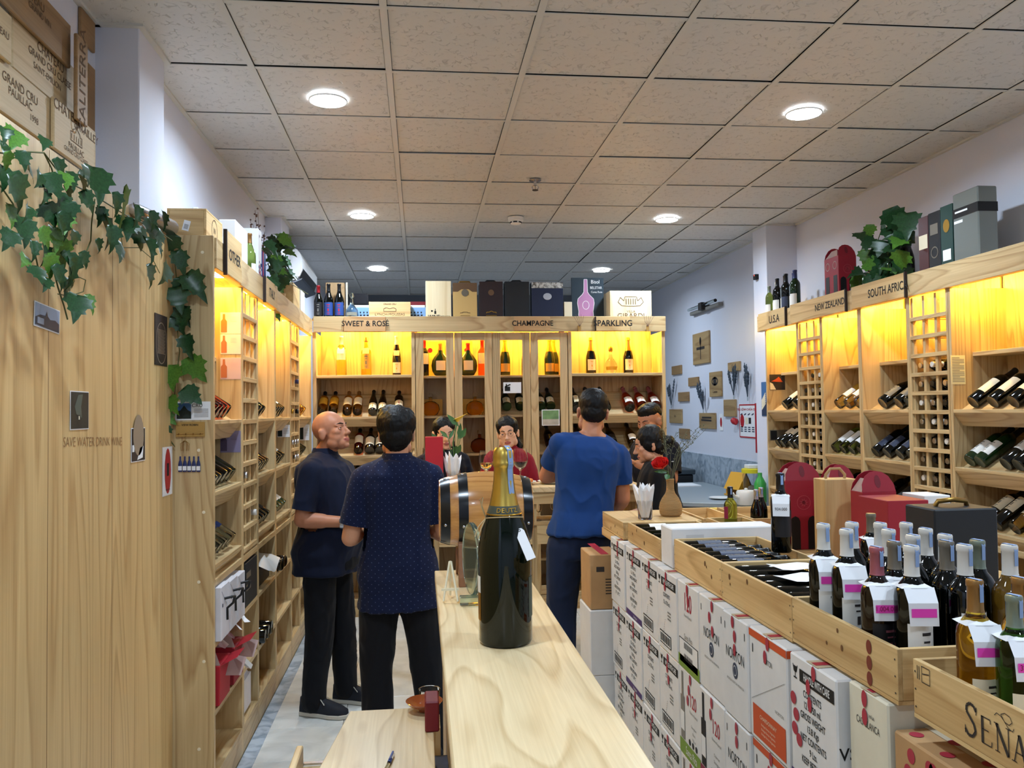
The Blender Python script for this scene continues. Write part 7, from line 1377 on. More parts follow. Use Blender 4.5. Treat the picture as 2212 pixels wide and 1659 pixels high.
sprig(1519, 892, 'dried sprig standing on the plaque with two printed lines'); sprig(1585, 862, 'dried sprig above the square plaque'); sprig(1615, 866, 'dark dried sprig above the fire notice', 5); sprig(1450, 882, 'dried sprig above the grey-green plaque', 4)
o = MB().tube([at(1584, 908, X=FX-.035), at(1588, 911, X=FX-.035), at(1590, 917, X=FX-.035)], [.03, .035, .01], 8).build('red_bow', 'lab_red', None, smooth=60); tag(o, 'small red bow hanging under the square plaque', 'bow')
def wcard(name, xl, yt, xr, yb, m, label, cat, X=FX, th=.004):
    a, b = at(xl, (yt+yb)/2, X=X), at(xr, (yt+yb)/2, X=X); zt, zb_ = at((xl+xr)/2, yt, X=X).z, at((xl+xr)/2, yb, X=X).z
    o = MB().box(X-th, X-.0003, b.y, a.y, zb_, zt).build(name, m, None); tag(o, label, cat); return o, face((X-th, (a.y+b.y)/2, (zt+zb_)/2), (0, -1, 0), (0, 0, 1)), a.y-b.y, zt-zb_
o, F, w, h = wcard('fire_notice', 1598, 873, 1635, 946, 'paper', 'white fire safety notice with a red title on the far right wall', 'poster'); k = MB(); text_mesh(k, 'TIÊU LỆNH CHỮA CHÁY', h*.085, F @ M.Translation((0, h*.34, 0)), sx=w/h*1.35, bold=.02); disc(k, (-w*.32, .0), w*.12, F, 10, sy=1.3); k.build('title', 'lab_red', o); k = MB()
for i in range(4):
    for j in range(3): rect(k, -w*.42+w*.22*i, -w*.28+w*.22*i, -h*(.2+.06*j), -h*(.17+.06*j), F)
    line(k, [(-w*.42+w*.22*i, h*.18), (-w*.3+w*.22*i, h*.22)], .012, F)
k.build('small_print', 'lab_navy', o); k = MB(); rect(k, -w*.14, w*.02, -h*.1, h*.1, F); k.build('picture', 'cream', o); k = MB(); rect(k, w*.06, w*.2, -h*.08, h*.1, F); k.build('picture', 'ink', o); k = MB(); line(k, [(-w*.48, -h*.48), (w*.48, -h*.48), (w*.48, h*.48), (-w*.48, h*.48), (-w*.48, -h*.48)], .012, F); k.build('border', 'lab_red', o)
o, F, w, h = wcard('red_pole', 1638, 871, 1642, 978, 'lab_red', 'narrow red vertical strip beside the fire notice', 'strip', th=.03)
o, F, w, h = wcard('paper_tag', 1555, 894, 1562, 930, 'paper', 'narrow white tag with a red dot on the far right wall', 'tag'); k = MB(); disc(k, (0, 0), w*.3, F, 12, sy=1.8); k.build('dot', 'lab_red', o)
# poster and switch on the right column
YC = 6.6995
o, F, w, h = wcard('poster', 1646, 825, 1659, 899, 'blue_print', 'blue poster with white and red stripes on the right column', 'poster', X=2.8995); k = MB(); rect(k, -w*.48, w*.48, -h*.48, -h*.1, F); k.build('dark_field', 'lab_navy', o); k = MB()
for i in range(6): line(k, [(-w*.45, -h*(.3-.05*i)), (w*.2, -h*(.12-.06*i))], .012, F, z=.0006)
k.build('stripes', 'cream', o)
o, F, w, h = wcard('red_switch', 1634, 593, 1639, 604, 'ink', 'tiny black alarm unit with a red light on the right column', 'alarm', X=2.8995, th=.03); k = MB(); disc(k, (0, h*.3), .006, F, 10); k.build('red_light', mat('led_red', (255, 40, 30), .4, emit=(1, .1, .06), es=3), o)
k = None
t = thing('wall_lamp', at(1530, 668, X=FX), 'unlit slim double tube lamp high on the far right wall', 'wall lamp'); a, b = at(1499, 676, X=FX), at(1562, 655, X=FX); zc = (a.z+b.z)/2
MB().box(FX-.05, FX, b.y, a.y, zc-.03, zc+.01).build('batten', 'print_grey', t, bev=.006)
MB().tube([(FX-.07, b.y+.03, zc+.03), (FX-.07, a.y-.03, zc+.03)], .018, 10).build('tube', 'clear_spirit', t, smooth=50)
MB().box(FX-.09, FX, (a.y+b.y)/2-.05, (a.y+b.y)/2+.05, zc-.02, zc+.06).build('clip', 'print_dark', t)
# ================================================================ GREY DESK AT THE BACK RIGHT
mat('grey_lam', (150, 160, 166), .35)
t = thing('reception_desk', (2.6, 7.7, 0), 'grey desk in the back right corner with tea things on it', 'desk'); zd = .85
MB().prism([(2.05, 7.4), (2.2, 6.95), (2.6, 6.75), (2.88, 6.75), (2.88, 7.0), (3.04, 7.0), (3.04, 8.8), (2.05, 8.8)], zd-.035, zd).build('desk_top', 'grey_lam', t, bev=.003); MB().box(2.15, 3.0, 7.3, 7.33, 0, zd-.036).build('front_panel', 'lab_navy', t); MB().box(2.15, 2.18, 7.331, 8.7, 0, zd-.036).build('side_panel', 'lab_navy', t); MB().box(2.98, 3.01, 7.331, 8.7, 0, zd-.036).build('side_panel', 'lab_navy', t)
ZD_ = zd
def dk(px, py): return at(px, py, Z=ZD_)
p = dk(1612, 1090); T = M.Translation((p.x, p.y, zd+.0008)); t = thing('white_teapot', (p.x, p.y, zd+.0008), 'plain white cylindrical teapot on the grey desk', 'teapot')
MB().lathe([(0, 0), (.07, 0), (.078, .01), (.08, .1), (.072, .115), (.03, .12), (0, .12)], 26, T).build('pot', 'porcelain', t, smooth=40); MB().lathe([(0, .12), (.012, .121), (.014, .132), (0, .138)], 12, T).build('knob', 'porcelain', t, smooth=50); MB().tube([T @ V((-.07, -.02, .06)), T @ V((-.11, -.03, .075)), T @ V((-.125, -.035, .1))], [.016, .012, .009], 8).build('spout', 'porcelain', t, smooth=50)
mat('yellow_wood', (226, 164, 40), .45)
p = dk(1596, 1070); t = thing('caddy_box', (p.x, p.y, zd+.0008), 'yellow house-shaped wooden caddy on the grey desk', 'caddy'); T = M.Translation((p.x, p.y, zd+.0008)); wd = .11
MB().box(-wd, wd, -.08, .08, 0.001, .012, T).build('floor_board', 'yellow_wood', t)
for s in (-1, 1): MB().rings([[(x, y, z) for x, z in [(-.075, 0.0125), (.075, 0.0125), (.075, .08), (0, .2), (-.075, .08)]] for y in (s*.08-.005, s*.08+.005)], T=T @ M.Rotation(.35, 4, 'Z')).build('end_board', 'yellow_wood', t)
for s in (-1, 1): MB().add([(s*.09, -.1, .06), (s*.09, .1, .06), (0, .1, .21), (0, -.1, .21)], [[0, 1, 2, 3]], T @ M.Rotation(.35, 4, 'Z')).build('roof', 'cap_grey' if s > 0 else 'yellow_wood', t)
p = dk(1625, 1074); T = M.Translation((p.x, p.y, zd+.0008)); t = thing('storage_jar', (p.x, p.y, zd+.0008), 'tall clear jar with a yellow lid on the grey desk', 'jar')
MB().lathe([(0, .002), (.075, 0), (.08, .01), (.08, .2), (.07, .215), (.068, .215), (.076, .2), (.076, .012), (0, .01)], 26, T).build('jar', 'clear_glass', t, smooth=50); MB().lathe([(0, .216), (.09, .216), (.09, .25), (.08, .255), (0, .256)], 26, T).build('lid', 'yellow_wood' if 0 else mat('lemon', (228, 210, 40), .4), t, smooth=40)
MB().lathe([(0, .004), (.04, .012), (.05, .05), (.03, .1), (0, .11)], 14, T).build('contents', 'cap_grey', t, smooth=50); o = MB().box(-.05, .06, -.05, .05, .2565, .29, T).build('lid_box', 'white', None, bev=.004); tag(o, 'white packet lying on the yellow lid of the jar', 'packet')
p = dk(1643, 1086); o = MB().lathe([(0, 0), (.045, 0), (.05, .01), (.05, .16), (.03, .2), (.018, .22), (.018, .25), (0, .25)], 18, M.Translation((p.x, p.y, zd+.0008))).build('green_bottle', mat('green_plastic', (60, 160, 70), .3), None, smooth=50); tag(o, 'green plastic bottle on the grey desk beside the shelf end', 'bottle')
p = dk(1556, 1078); o = MB().lathe([(0, .004), (.05, 0), (.1, .012), (.1, .016), (.05, .006), (0, .006)], 24, M.Translation((p.x, p.y, zd+.0008))).build('white_dish', 'porcelain', None, smooth=50); tag(o, 'small white dish on the grey desk', 'dish')
o = MB().box(2.5, 2.85, 8.3, 8.6, zd+.0008, zd+.012).build('paper_stack', 'paper', None); tag(o, 'sheets of white paper on the grey desk', 'paper')
t = thing('printer', (2.45, 9.2, 0), 'large black machine beyond the grey desk', 'printer'); MB().box(2.1, 2.95, 8.85, 9.5, 0, .93).build('cabinet', 'black', t, bev=.01); MB().box(2.08, 2.97, 8.83, 9.52, .931, .985).build('lid', mat('slate_lid', (58, 68, 76), .4), t, bev=.008)
# ================================================================ PEOPLE
from mathutils import noise as NZ
mat('skin', (206, 150, 118), .5, sss=.12); mat('skin_pale', (224, 176, 148), .5, sss=.12); mat('skin_tan', (186, 128, 98), .5, sss=.12); mat('lips', (168, 92, 84), .45); mat('eye_white', (228, 222, 216), .2); mat('iris', (28, 18, 14), .15); mat('brow', (34, 26, 24), .8)
def hair_mat():
    m, t, p = nmat('hair'); N = t.nodes.new; L = t.links.new
    tc = N('ShaderNodeTexCoord'); mp = N('ShaderNodeMapping'); mp.inputs['Scale'].default_value = (160, 160, 14); L(tc.outputs['Object'], mp.inputs[0]); n = N('ShaderNodeTexNoise'); n.inputs['Scale'].default_value = 1; L(mp.outputs[0], n.inputs['Vector'])
    bp = N('ShaderNodeBump'); bp.inputs['Strength'].default_value = .7; bp.inputs['Distance'].default_value = .004; L(n.outputs[0], bp.inputs['Height']); L(bp.outputs[0], p.inputs['Normal'])
    p.inputs['Base Color'].default_value = srgb(12, 10, 11); p.inputs['Roughness'].default_value = .5; p.inputs['Specular IOR Level'].default_value = .25; MATS['hair'] = m
hair_mat()
def cloth(name, col, dots=False, rough=.85):
    m, t, p = nmat(name); N = t.nodes.new; L = t.links.new; p.inputs['Roughness'].default_value = rough; p.inputs['Specular IOR Level'].default_value = .2
    tc = N('ShaderNodeTexCoord'); n = N('ShaderNodeTexNoise'); n.inputs['Scale'].default_value = 500; L(tc.outputs['Object'], n.inputs['Vector']); bp = N('ShaderNodeBump'); bp.inputs['Strength'].default_value = .25; bp.inputs['Distance'].default_value = .001; L(n.outputs[0], bp.inputs['Height']); L(bp.outputs[0], p.inputs['Normal'])
    p.inputs['Base Color'].default_value = srgb(*col); p.inputs['Sheen Weight'].default_value = .05
    if dots:
        mp = N('ShaderNodeMapping'); mp.inputs['Scale'].default_value = (44, 0, 44); mp.inputs['Rotation'].default_value = (0, .785, 0); L(tc.outputs['Object'], mp.inputs[0]); v = N('ShaderNodeTexVoronoi'); v.inputs['Scale'].default_value = 1; v.inputs['Randomness'].default_value = 0; L(mp.outputs[0], v.inputs['Vector'])
        lt = N('ShaderNodeMath'); lt.operation = 'LESS_THAN'; lt.inputs[1].default_value = .075; L(v.outputs['Distance'], lt.inputs[0]); mx = N('ShaderNodeMix'); mx.data_type = 'RGBA'; mx.inputs[6].default_value = srgb(*col); mx.inputs[7].default_value = srgb(84, 98, 134); L(lt.outputs[0], mx.inputs[0]); L(mx.outputs[2], p.inputs['Base Color'])
    MATS[name] = m; return name
cloth('navy_shirt', (17, 25, 48)); cloth('dotted_navy', (16, 26, 58), True); cloth('blue_tee', (24, 60, 118)); cloth('burgundy_polo', (128, 20, 38)); cloth('black_cloth', (18, 18, 22)); cloth('dark_navy', (18, 22, 34)); cloth('jeans', (26, 38, 66)); cloth('black_trousers', (15, 16, 22))
def fuse(mb, name, mats, voxel, smooth=4, parent=None, wr=0, wf=9, seed=0, wscale=(1, 1, .45)):
    me = mb.mesh(name, mats); ob = bpy.data.objects.new(name, me)
    r = ob.modifiers.new('r', 'REMESH'); r.mode = 'VOXEL'; r.voxel_size = voxel; r.use_smooth_shade = True
    s = ob.modifiers.new('s', 'SMOOTH'); s.iterations = smooth; s.factor = .5
    m2 = eval_mesh(ob); bpy.data.objects.remove(ob); bpy.data.meshes.remove(me); m2.name = name
    if not m2.materials:
        for m in (mats if isinstance(mats, (list, tuple)) else [mats]): m2.materials.append(MATS[m])
    if wr:   # folds of the cloth
        sv = V((seed*3.1, seed*1.7, seed*.9)); ns = [v.normal.copy() for v in m2.vertices]
        for v, n in zip(m2.vertices, ns):
            c = v.co; q = V((c.x*wf*wscale[0], c.y*wf*wscale[1], c.z*wf*wscale[2]))+sv
            f = NZ.noise(q + V((NZ.noise(q*1.3), 0, NZ.noise(q*1.1+V((5, 5, 5)))))*1.4); v.co = c + n*wr*(1-2*abs(f)**.7)
    m2.polygons.foreach_set('use_smooth', [True]*len(m2.polygons))
    o = bpy.data.objects.new(name, m2); C.objects.link(o); par(o, parent); return o
def sup(cx, cy, z, w, d, n=24, e=2.4):
    r = []
    for j in range(n):
        a = 2*pi*j/n; c, s = cos(a), sin(a); r.append((cx+w*math.copysign(abs(c)**(2/e), c), cy+d*math.copysign(abs(s)**(2/e), s), z))
    return r
def cap(mb, a, b, ra, rb, n=14):      # tapered capsule
    a, b = V(a), V(b); d = (b-a); l = d.length; T = frame(d, (0, 1, .01), a); k = 4
    pr = [(ra*sin(pi/2*i/k), -ra*cos(pi/2*i/k)) for i in range(k+1)] + [(rb*cos(pi/2*i/k), l+rb*sin(pi/2*i/k)) for i in range(k+1)]
    pr[0] = (0, -ra); pr[-1] = (0, l+rb); mb.lathe(pr, n, T)
def limb(mb, pts, rs): 
    for i in range(len(pts)-1): cap(mb, pts[i], pts[i+1], rs[i], rs[i+1])
def hand(mb, w, d, up, side, s=1, curl=.5):
    # palm, four unequal bent fingers and a thumb leaving the side of the palm
    d = V(d).normalized(); up = V(up); n = (up - d*up.dot(d)).normalized(); x = d.cross(n)*side
    P = lambda a, b, c: V(w) + (x*a + d*b + n*c)*s
    R3 = M((x, d, n)).transposed()
    mb.ell(P(0, .045, 0), (.04*s, .05*s, .016*s), 14, 8, R=R3)
    for i, (u, l) in enumerate(((-.03, .068), (-.0105, .078), (.0105, .074), (.029, .058))):
        a = P(u, .082, 0); b = P(u*1.15, .082+l*.5, -.012*curl); c = P(u*1.15, .082+l*(.95-.5*curl), -.05*curl); limb(mb, [a, b, c], [.0098*s, .009*s, .0078*s])
    limb(mb, [P(-.03, .03, -.004), P(-.058, .06, -.012), P(-.055, .092, -.026)], [.013*s, .011*s, .009*s])
def TORSO(k, girth): return [(.84, .155, .105, 0), (.9, .17, .118, -.004), (.97, .168, .118, 0), (1.05, .152, .108, .008), (1.14, .152, .11, .012), (1.23, .164, .116, .008), (1.32, .172, .112, 0), (1.385, .162, .096, -.008), (1.43, .122, .076, -.012), (1.46, .078, .062, -.012), (1.5, .058, .056, -.004)]
def person(label, loc, yaw, h, arms, legs=None, lean=(0, 0), head=(0, 0, 0), girth=(1, 1), belly=0, skin='skin', shirt='black_cloth', hem=.8, sleeve=.75, trousers='black_trousers', hair=None, collar=False, shoes=True, seed=1, hd=(0, 0, 0), face_on=True, sh_w=1, wr=.006, brows=True, neckline=1.455, roll_sh=0, hs=1):
    s = h/1.7; T = M.Translation(V(loc)) @ M.Rotation(yaw, 4, 'Z') @ M.Scale(s, 4)
    off = lambda z: V((lean[0], lean[1], 0))*max(0, min(1.15, (z-.9)/.55))
    tilt = lambda x, z: roll_sh*x*max(0, min(1, (z-1.0)/.4))
    gw, gd = girth
    def torso(mb, grow, z0, z1, flare=0):
        tr = TORSO(0, 0); zs = sorted(set([z0]+[r[0] for r in tr if z0 < r[0] < z1]+[z1])); rs = []
        for z in zs:
            for a, b in zip(tr[:-1], tr[1:]):
                if a[0] <= z <= b[0]: q = (z-a[0])/(b[0]-a[0]); w, d, yo = [a[i]+(b[i]-a[i])*q for i in (1, 2, 3)]; break
            else: w, d, yo = (tr[0] if z < tr[0][0] else tr[-1])[1:]
            g = grow if z < 1.4 else grow*max(.25, 1-(z-1.4)/.1*.75); f = flare*max(0, (1.0-z)/.3)
            be = belly*math.exp(-((z-1.08)/.13)**2); kk = 1 if z < 1.43 else .5
            ww = w*(gw if z < 1.43 else 1); dd = d*(gd if z < 1.43 else 1)
            o = off(z); rs.append([(x, y, zz+tilt(x, zz)) for x, y, zz in sup(o.x, o.y+yo+be*.6, z, ww+g+f, dd+g+f+be*.5)])
        mb.rings(rs)
    # --- body
    b = MB(); torso(b, -.02, .84, 1.47)
    hc = off(1.5) + V((hd[0], hd[1]+.012, 1.585+hd[2])); HR = M.Rotation(head[0], 3, 'Z') @ M.Rotation(head[1], 3, 'X') @ M.Rotation(head[2], 3, 'Y')
    HP = lambda x, y, z: hc + HR @ (V((x, y, z))*hs)
    def E(c, r, R=None): b.ell(HP(*c), tuple(q*hs for q in r), 20, 14, R=HR if R is None else HR @ R)
    E((0, -.014, .028), (.076, .096, .088)); E((0, .028, -.03), (.061, .062, .082)); E((0, .046, -.082), (.046, .044, .036)); E((0, .074, -.102), (.022, .017, .016))
    for q in (-1, 1):
        E((q*.04, .054, -.022), (.026, .028, .024)); E((q*.05, .02, -.075), (.022, .034, .03)); E((q*.077, -.012, -.016), (.009, .021, .033), M.Rotation(q*.35, 3, 'Z') @ M.Rotation(-.2, 3, 'X')); E((q*.082, -.02, .0), (.008, .014, .016))
        E((q*.0105, .098, -.041), (.009, .01, .008)); cap(b, HP(q*.012, .086, .014), HP(q*.046, .07, .012), .009*hs, .008*hs)
        E((q*.031, .07, -.004), (.016, .014, .011))
    for q in (-1, 1): E((q*.034, .036, -.05), (.034, .04, .042))
    E((0, .03, .03), (.062, .058, .05))
    limb(b, [HP(0, .086, .008), HP(0, .1, -.02), HP(0, .11, -.037)], [.008*hs, .009*hs, .0115*hs]); E((0, .09, -.066), (.025, .0095, .0055)); E((0, .088, -.077), (.021, .0095, .007))
    nb = off(1.45) + V((0, -.012, 1.45)); cap(b, nb, HP(0, -.026, -.06), .058*(.5+.5*gw), .052)
    cap(b, nb + V((0, 0, -.02)), HP(0, .0, -.06), .05, .045)
    hands = []
    for q, (sx, el, wr_, up) in zip((-1, 1), arms):
        sh = off(1.39) + V((q*.165*gw*sh_w, -.012, 1.365)); sh.z += tilt(sh.x, 1.39); sh += V(sx); limb(b, [sh, V(el), V(wr_)], [.052, .043, .03]); cap(b, off(1.44)+V((q*.03, -.015, 1.44)), sh+V((0, 0, -.01)), .045, .05); cap(b, V(el).lerp(V(wr_), .1), V(el).lerp(V(wr_), .45), .046, .042)
        hand(b, wr_, V(wr_)-V(el), up, q, .95); hands.append((sh, V(el), V(wr_)))
    lg = legs or [((-.095, .01, .48), (-.105, -.03, .08), 0), ((.095, .01, .48), (.105, -.03, .08), 0)]
    for q, (kn, an, fd) in zip((-1, 1), lg): limb(b, [V((q*.092*gw, 0, .88)), V(kn), V(an)], [.085, .055, .04]); cap(b, V(an)+V((0, 0, -.035)), V(an)+M.Rotation(fd, 3, 'Z') @ V((0, .13, -.045)), .04, .03)
    lipn = 'lips'
    b.v = [T @ v for v in b.v]
    o = fuse(b, 'person', [skin, lipn], .0052*s, 5)
    Lc = T @ HP(0, .095, -.071); me = o.data; Ri = (T.to_3x3() @ HR).inverted()
    for p in me.polygons:
        q = Ri @ (p.center-Lc)
        if abs(q.x) < .026 and abs(q.z) < .0125-.011*(q.x/.026)**2 and q.y > -.03: p.material_index = 1
    tag(o, label, 'person')
    Tp = lambda v: T @ V(v)
    # --- face details
    if face_on:
        for q in (-1, 1):
            e = MB().ell((0, 0, 0), (.0125, .0125, .0115), 14, 10); e.v = [Tp(HP(*(V((q*.031, .0725, -.005))+v))) for v in e.v]; eo = e.build('eye', 'eye_white', o, smooth=True)
            e = MB().ell((0, .0085, 0), (.0062, .005, .0062), 12, 8); e.v = [Tp(HP(*(V((q*.031, .0725, -.005))+v))) for v in e.v]; e.build('iris', 'iris', eo, smooth=True)
            for zz, rr in ((.0062, .0032), (-.0072, .0026)):
                e = MB().tube([Tp(HP(q*(.031+u), .0725+.0125*cos(u/.0135)*.98, -.005+zz*(1-.5*(u/.014)**2))) for u in (-.015, -.008, 0, .008, .015)], rr*s, 6); e.build('eyelid', skin, eo, smooth=True)
            if brows: e = MB().tube([Tp(HP(q*.013, .0945, .017)), Tp(HP(q*.03, .0875, .023)), Tp(HP(q*.049, .07, .018))], [.0028*s, .0034*s, .0016*s], 6); e.build('eyebrow', 'brow', o, smooth=True)
    # --- clothes
    c = MB(); torso(c, .014, hem/s, neckline, .03)
    for (sh, el, w), sl in zip(hands, sleeve if isinstance(sleeve, (tuple, list)) else (sleeve, sleeve)):
        end = sh.lerp(el, min(1, sl)) if sl <= 1 else el.lerp(w, sl-1)
        pts = [sh, end] if sl <= 1 else [sh, el, end]; cap(c, sh, pts[1], .062*(.4+.6*gw), .066 if sl <= 1 else .056); ns_ = off(1.43)+V((math.copysign(.05, sh.x-off(1.39).x), -.014, 1.425)); ns_.z += tilt(ns_.x, 1.4); cap(c, ns_, sh, .052, .06*(.4+.6*gw))
        if sl > 1: cap(c, el, end, .056, .043)
    c.v = [T @ v for v in c.v]; so = fuse(c, 'shirt', shirt, .0085, 4, o, wr*s, 7, seed)
    # trim the sleeve ends square so that they finish in a clean cuff
    for q, ((sh, el, w), sl) in enumerate(zip(hands, sleeve if isinstance(sleeve, (tuple, list)) else (sleeve, sleeve))):
        if sl <= 1:
            e_ = T @ sh.lerp(el, sl-.02); d_ = (T @ el - T @ sh).normalized(); bm = bmesh.new(); bm.from_mesh(so.data)
            near = [v for v in bm.verts if ((v.co-e_) - d_*(v.co-e_).dot(d_)).length < .085*s and -.03 < (v.co-e_).dot(d_) < .1]; ns_ = set(near)
            fs_ = [f for f in bm.faces if all(v in ns_ for v in f.verts)]; es_ = list({e for f in fs_ for e in f.edges})
            bmesh.ops.bisect_plane(bm, geom=fs_+es_+near, dist=1e-5, plane_co=e_, plane_no=d_, clear_outer=True)
            dele = [v for v in bm.verts if (v.co-e_).dot(d_) > 1e-4 and ((v.co-e_) - d_*(v.co-e_).dot(d_)).length < .085*s and (v.co-e_).dot(d_) < .1]
            bmesh.ops.delete(bm, geom=dele, context='VERTS'); bm.to_mesh(so.data); bm.free()
    if collar:
        cz = neckline; o1 = off(cz); rr = [[(x, y, z) for x, y, z in sup(o1.x, o1.y-.008, zz, w_, d_, 24, 2)] for zz, w_, d_ in ((cz-.012, .076, .07), (cz+.03, .066, .064), (cz+.033, .069, .067), (cz-.014, .087, .081))]
        k = MB().rings(rr, True, False); k.v = [T @ v for v in k.v]; k.build('collar', shirt, so, smooth=60)
    t_ = MB(); tr = []
    for z, w, d in ((.80, .16, .118), (.86, .163, .116), (.91, .165, .114), (max(.93, min(.97, hem/s+.05)), .158, .108)): tr.append(sup(off(z).x, off(z).y, z, w*gw, d*gd+belly*.3))
    t_.rings(tr)
    for q, (kn, an, fd) in zip((-1, 1), lg): limb(t_, [V((q*.09*gw, 0, .86)), V(kn), V(an)+V((0, 0, .0))], [.1, .078, .066])
    t_.v = [T @ v for v in t_.v]; fuse(t_, 'trousers', trousers, .0105, 4, o, .006*s, 8, seed+3)
    if shoes:
        for kn, an, fd in lg:
            R = M.Rotation(fd, 4, 'Z'); F = T @ M.Translation((an[0], an[1], 0)) @ R; k = MB(); zb = .0
            out = [(-.036, -.075), (-.042, -.03), (-.04, .05), (-.05, .12), (-.042, .18), (-.015, .215), (.015, .215), (.042, .18), (.05, .12), (.04, .05), (.042, -.03), (.036, -.075), (0, -.085)]
            sole = MB().prism(out, 0.002, .026, F).build('shoe_sole', shoes if isinstance(shoes, str) else 'black', o, bev=.004)
            k.rings([[(x*.94, y*.97, .0255) for x, y in out], [(x*.92, y*.96, .05+.0*y) for x, y in out], [(x*.8, y*.9-.004, .072-.012*max(0, y)/.2) for x, y in out], [(x*.55, min(y, .06)*.85-.01, .1) for x, y in out]], True, True, F); u = k.build('shoe', 'shoe_cloth', o, smooth=60)
            if isinstance(shoes, str):
                for i in range(4): yy = .05+.022*i; MB().tube([F @ V((-.026, yy, .072-.004*i)), F @ V((0, yy+.006, .088-.007*i)), F @ V((.026, yy, .072-.004*i))], .0028, 5).build('lace', 'lace', u)
                for q in (-1, 1): MB().tube([F @ V((0, .045, .09)), F @ V((q*.03, .06, .1)), F @ V((q*.045, .09, .078)), F @ V((q*.02, .07, .085))], .0024, 5).build('lace', 'lace', u)
    # --- hair
    if hair:
        k = MB(); 
        def H(c, r, R=None): k.ell(HP(*c), tuple(q*hs for q in r), 20, 14, R=HR if R is None else HR @ R)
        hair(k, H, HP, hs); k.v = [T @ v for v in k.v]; ho = fuse(k, 'hair', 'hair', .006, 3, o, .0035, 30, seed, (1, 1, .6))
    return o, T, HP, hands
mat('shoe_cloth', (24, 28, 38), .8); mat('sole_white', (196, 192, 180), .7); mat('lace', (206, 202, 190), .8)
# ---- bald man in a navy shirt, in profile, looking up to the right
R90 = -pi/2
m1, T1, HP1, h1 = person('bald man in a navy short-sleeved shirt and dark trousers, looking up to the right', (at(712, 945, Y=4.82).x-.02, 4.82, 0), R90-.3, 1.66,
    [((0, 0, 0), (-.24, .1, 1.1), (-.2, .3, 1.07), (0, 0, 1)), ((0, .0, 0), (.22, -.05, 1.1), (.17, .19, 1.085), (.3, 0, 1))],
    [((-.1, .05, .46), (-.11, .07, .08), -.05), ((.1, -.0, .46), (.12, -.03, .08), -.1)], (0, .0), (-.18, .27, .0), (1.1, 1.34), .07, 'skin_tan', 'navy_shirt', .76, .82, 'black_trousers', None, True, 'sole_white', 2, (0, .02, .0), hs=1.03)
s_, e_, w_ = h1[1]; W1 = T1 @ e_.lerp(w_, .93); dW = (T1 @ w_ - T1 @ e_).normalized()
MB().lathe([(.036, -.011), (.039, -.011), (.039, .011), (.036, .011)], 24, frame(dW, (0, 0, 1), W1), caps=False).build('wristwatch', 'steel', m1, smooth=30)
MB().lathe([(0, 0), (.018, 0), (.019, .004), (.016, .008), (0, .009)], 20, frame((.2, -1, .25), (0, 0, 1), W1+V((.0, -.034, .01)))).build('watch_case', 'steel', m1, smooth=40)
# ---- young man seen from behind in a dotted navy shirt
def hair_full(k, H, HP, hs):
    H((0, -.026, .042), (.088, .104, .09)); H((0, -.06, -.01), (.078, .066, .07)); H((0, .03, .085), (.07, .07, .045)); H((-.03, .02, .1), (.05, .06, .035)); H((.05, -.03, .05), (.045, .07, .07)); H((-.05, -.03, .05), (.045, .07, .07)); H((0, -.062, -.055), (.05, .04, .035))
m2 = person('young man with black hair seen from behind in a dotted navy polo shirt', (at(858, 945, Y=4.0).x, 4.0, 0), .1, 1.665,
    [((0, 0, 0), (-.225, .0, 1.09), (-.15, .24, 1.1), (0, 0, 1)), ((0, 0, 0), (.225, .0, 1.09), (.14, .24, 1.1), (0, 0, 1))],
    [((-.105, .02, .47), (-.1, -.02, .08), .1), ((.13, .02, .47), (.18, -.02, .08), -.2)], (0, .015), (-.12, .02, 0), (1.0, 1.02), 0, 'skin', 'dotted_navy', .735, .8, 'black_trousers', hair_full, True, True, 5, face_on=True)
# ---- man from behind in a blue T-shirt
def hair_short(k, H, HP, hs):
    H((0, -.022, .044), (.082, .098, .084)); H((0, -.06, -.005), (.07, .058, .06)); H((0, .025, .09), (.064, .066, .036))
m3 = person('man with short black hair seen from behind in a plain blue T-shirt and jeans', (at(1256, 1150, Y=4.62).x, 4.64, 0), .06, 1.76,
    [((0, .02, .03), (-.14, .22, 1.22), (.0, .4, 1.22), (0, 0, 1)), ((0, 0, 0), (.25, .04, 1.1), (.22, .22, .98), (0, 0, 1))],
    [((-.11, .02, .47), (-.12, -.02, .08), .1), ((.12, .02, .47), (.13, -.02, .08), -.15)], (.075, .04), (-.15, .0, .08), (.98, 1.02), 0, 'skin_tan', 'blue_tee', .955, (.62, .66), 'jeans', hair_short, False, True, 9, (.012, .01, .0), roll_sh=-.12, wr=.008)
# ---- woman in burgundy polo with glasses behind the bar
def hair_back(k, H, HP, hs):
    H((0, -.022, .034), (.084, .1, .098)); H((0, -.05, -.03), (.079, .06, .085)); H((-.045, -.005, .06), (.04, .075, .045)); H((.045, -.005, .06), (.04, .075, .045)); limb(k, [HP(-.06, -.05, -.06), HP(-.075, -.03, -.12), HP(-.07, -.01, -.16)], [.03, .028, .014])
m4, T4, HP4, _ = person('smiling woman with glasses in a burgundy polo shirt behind the bar', (at(1101, 945, Y=6.08).x-.01, 6.08, 0), pi-.25, 1.6,
    [((0, 0, 0), (-.21, .02, 1.1), (-.14, .16, 1.0), (0, 0, 1)), ((0, 0, 0), (.21, .02, 1.1), (.14, .16, 1.0), (0, 0, 1))], None, (0, .02), (.05, -.08, .1), (.9, .95), 0, 'skin_pale', 'burgundy_polo', .85, .75, 'black_trousers', hair_back, True, True, 12, sh_w=.95, neckline=1.45)
g = MB()
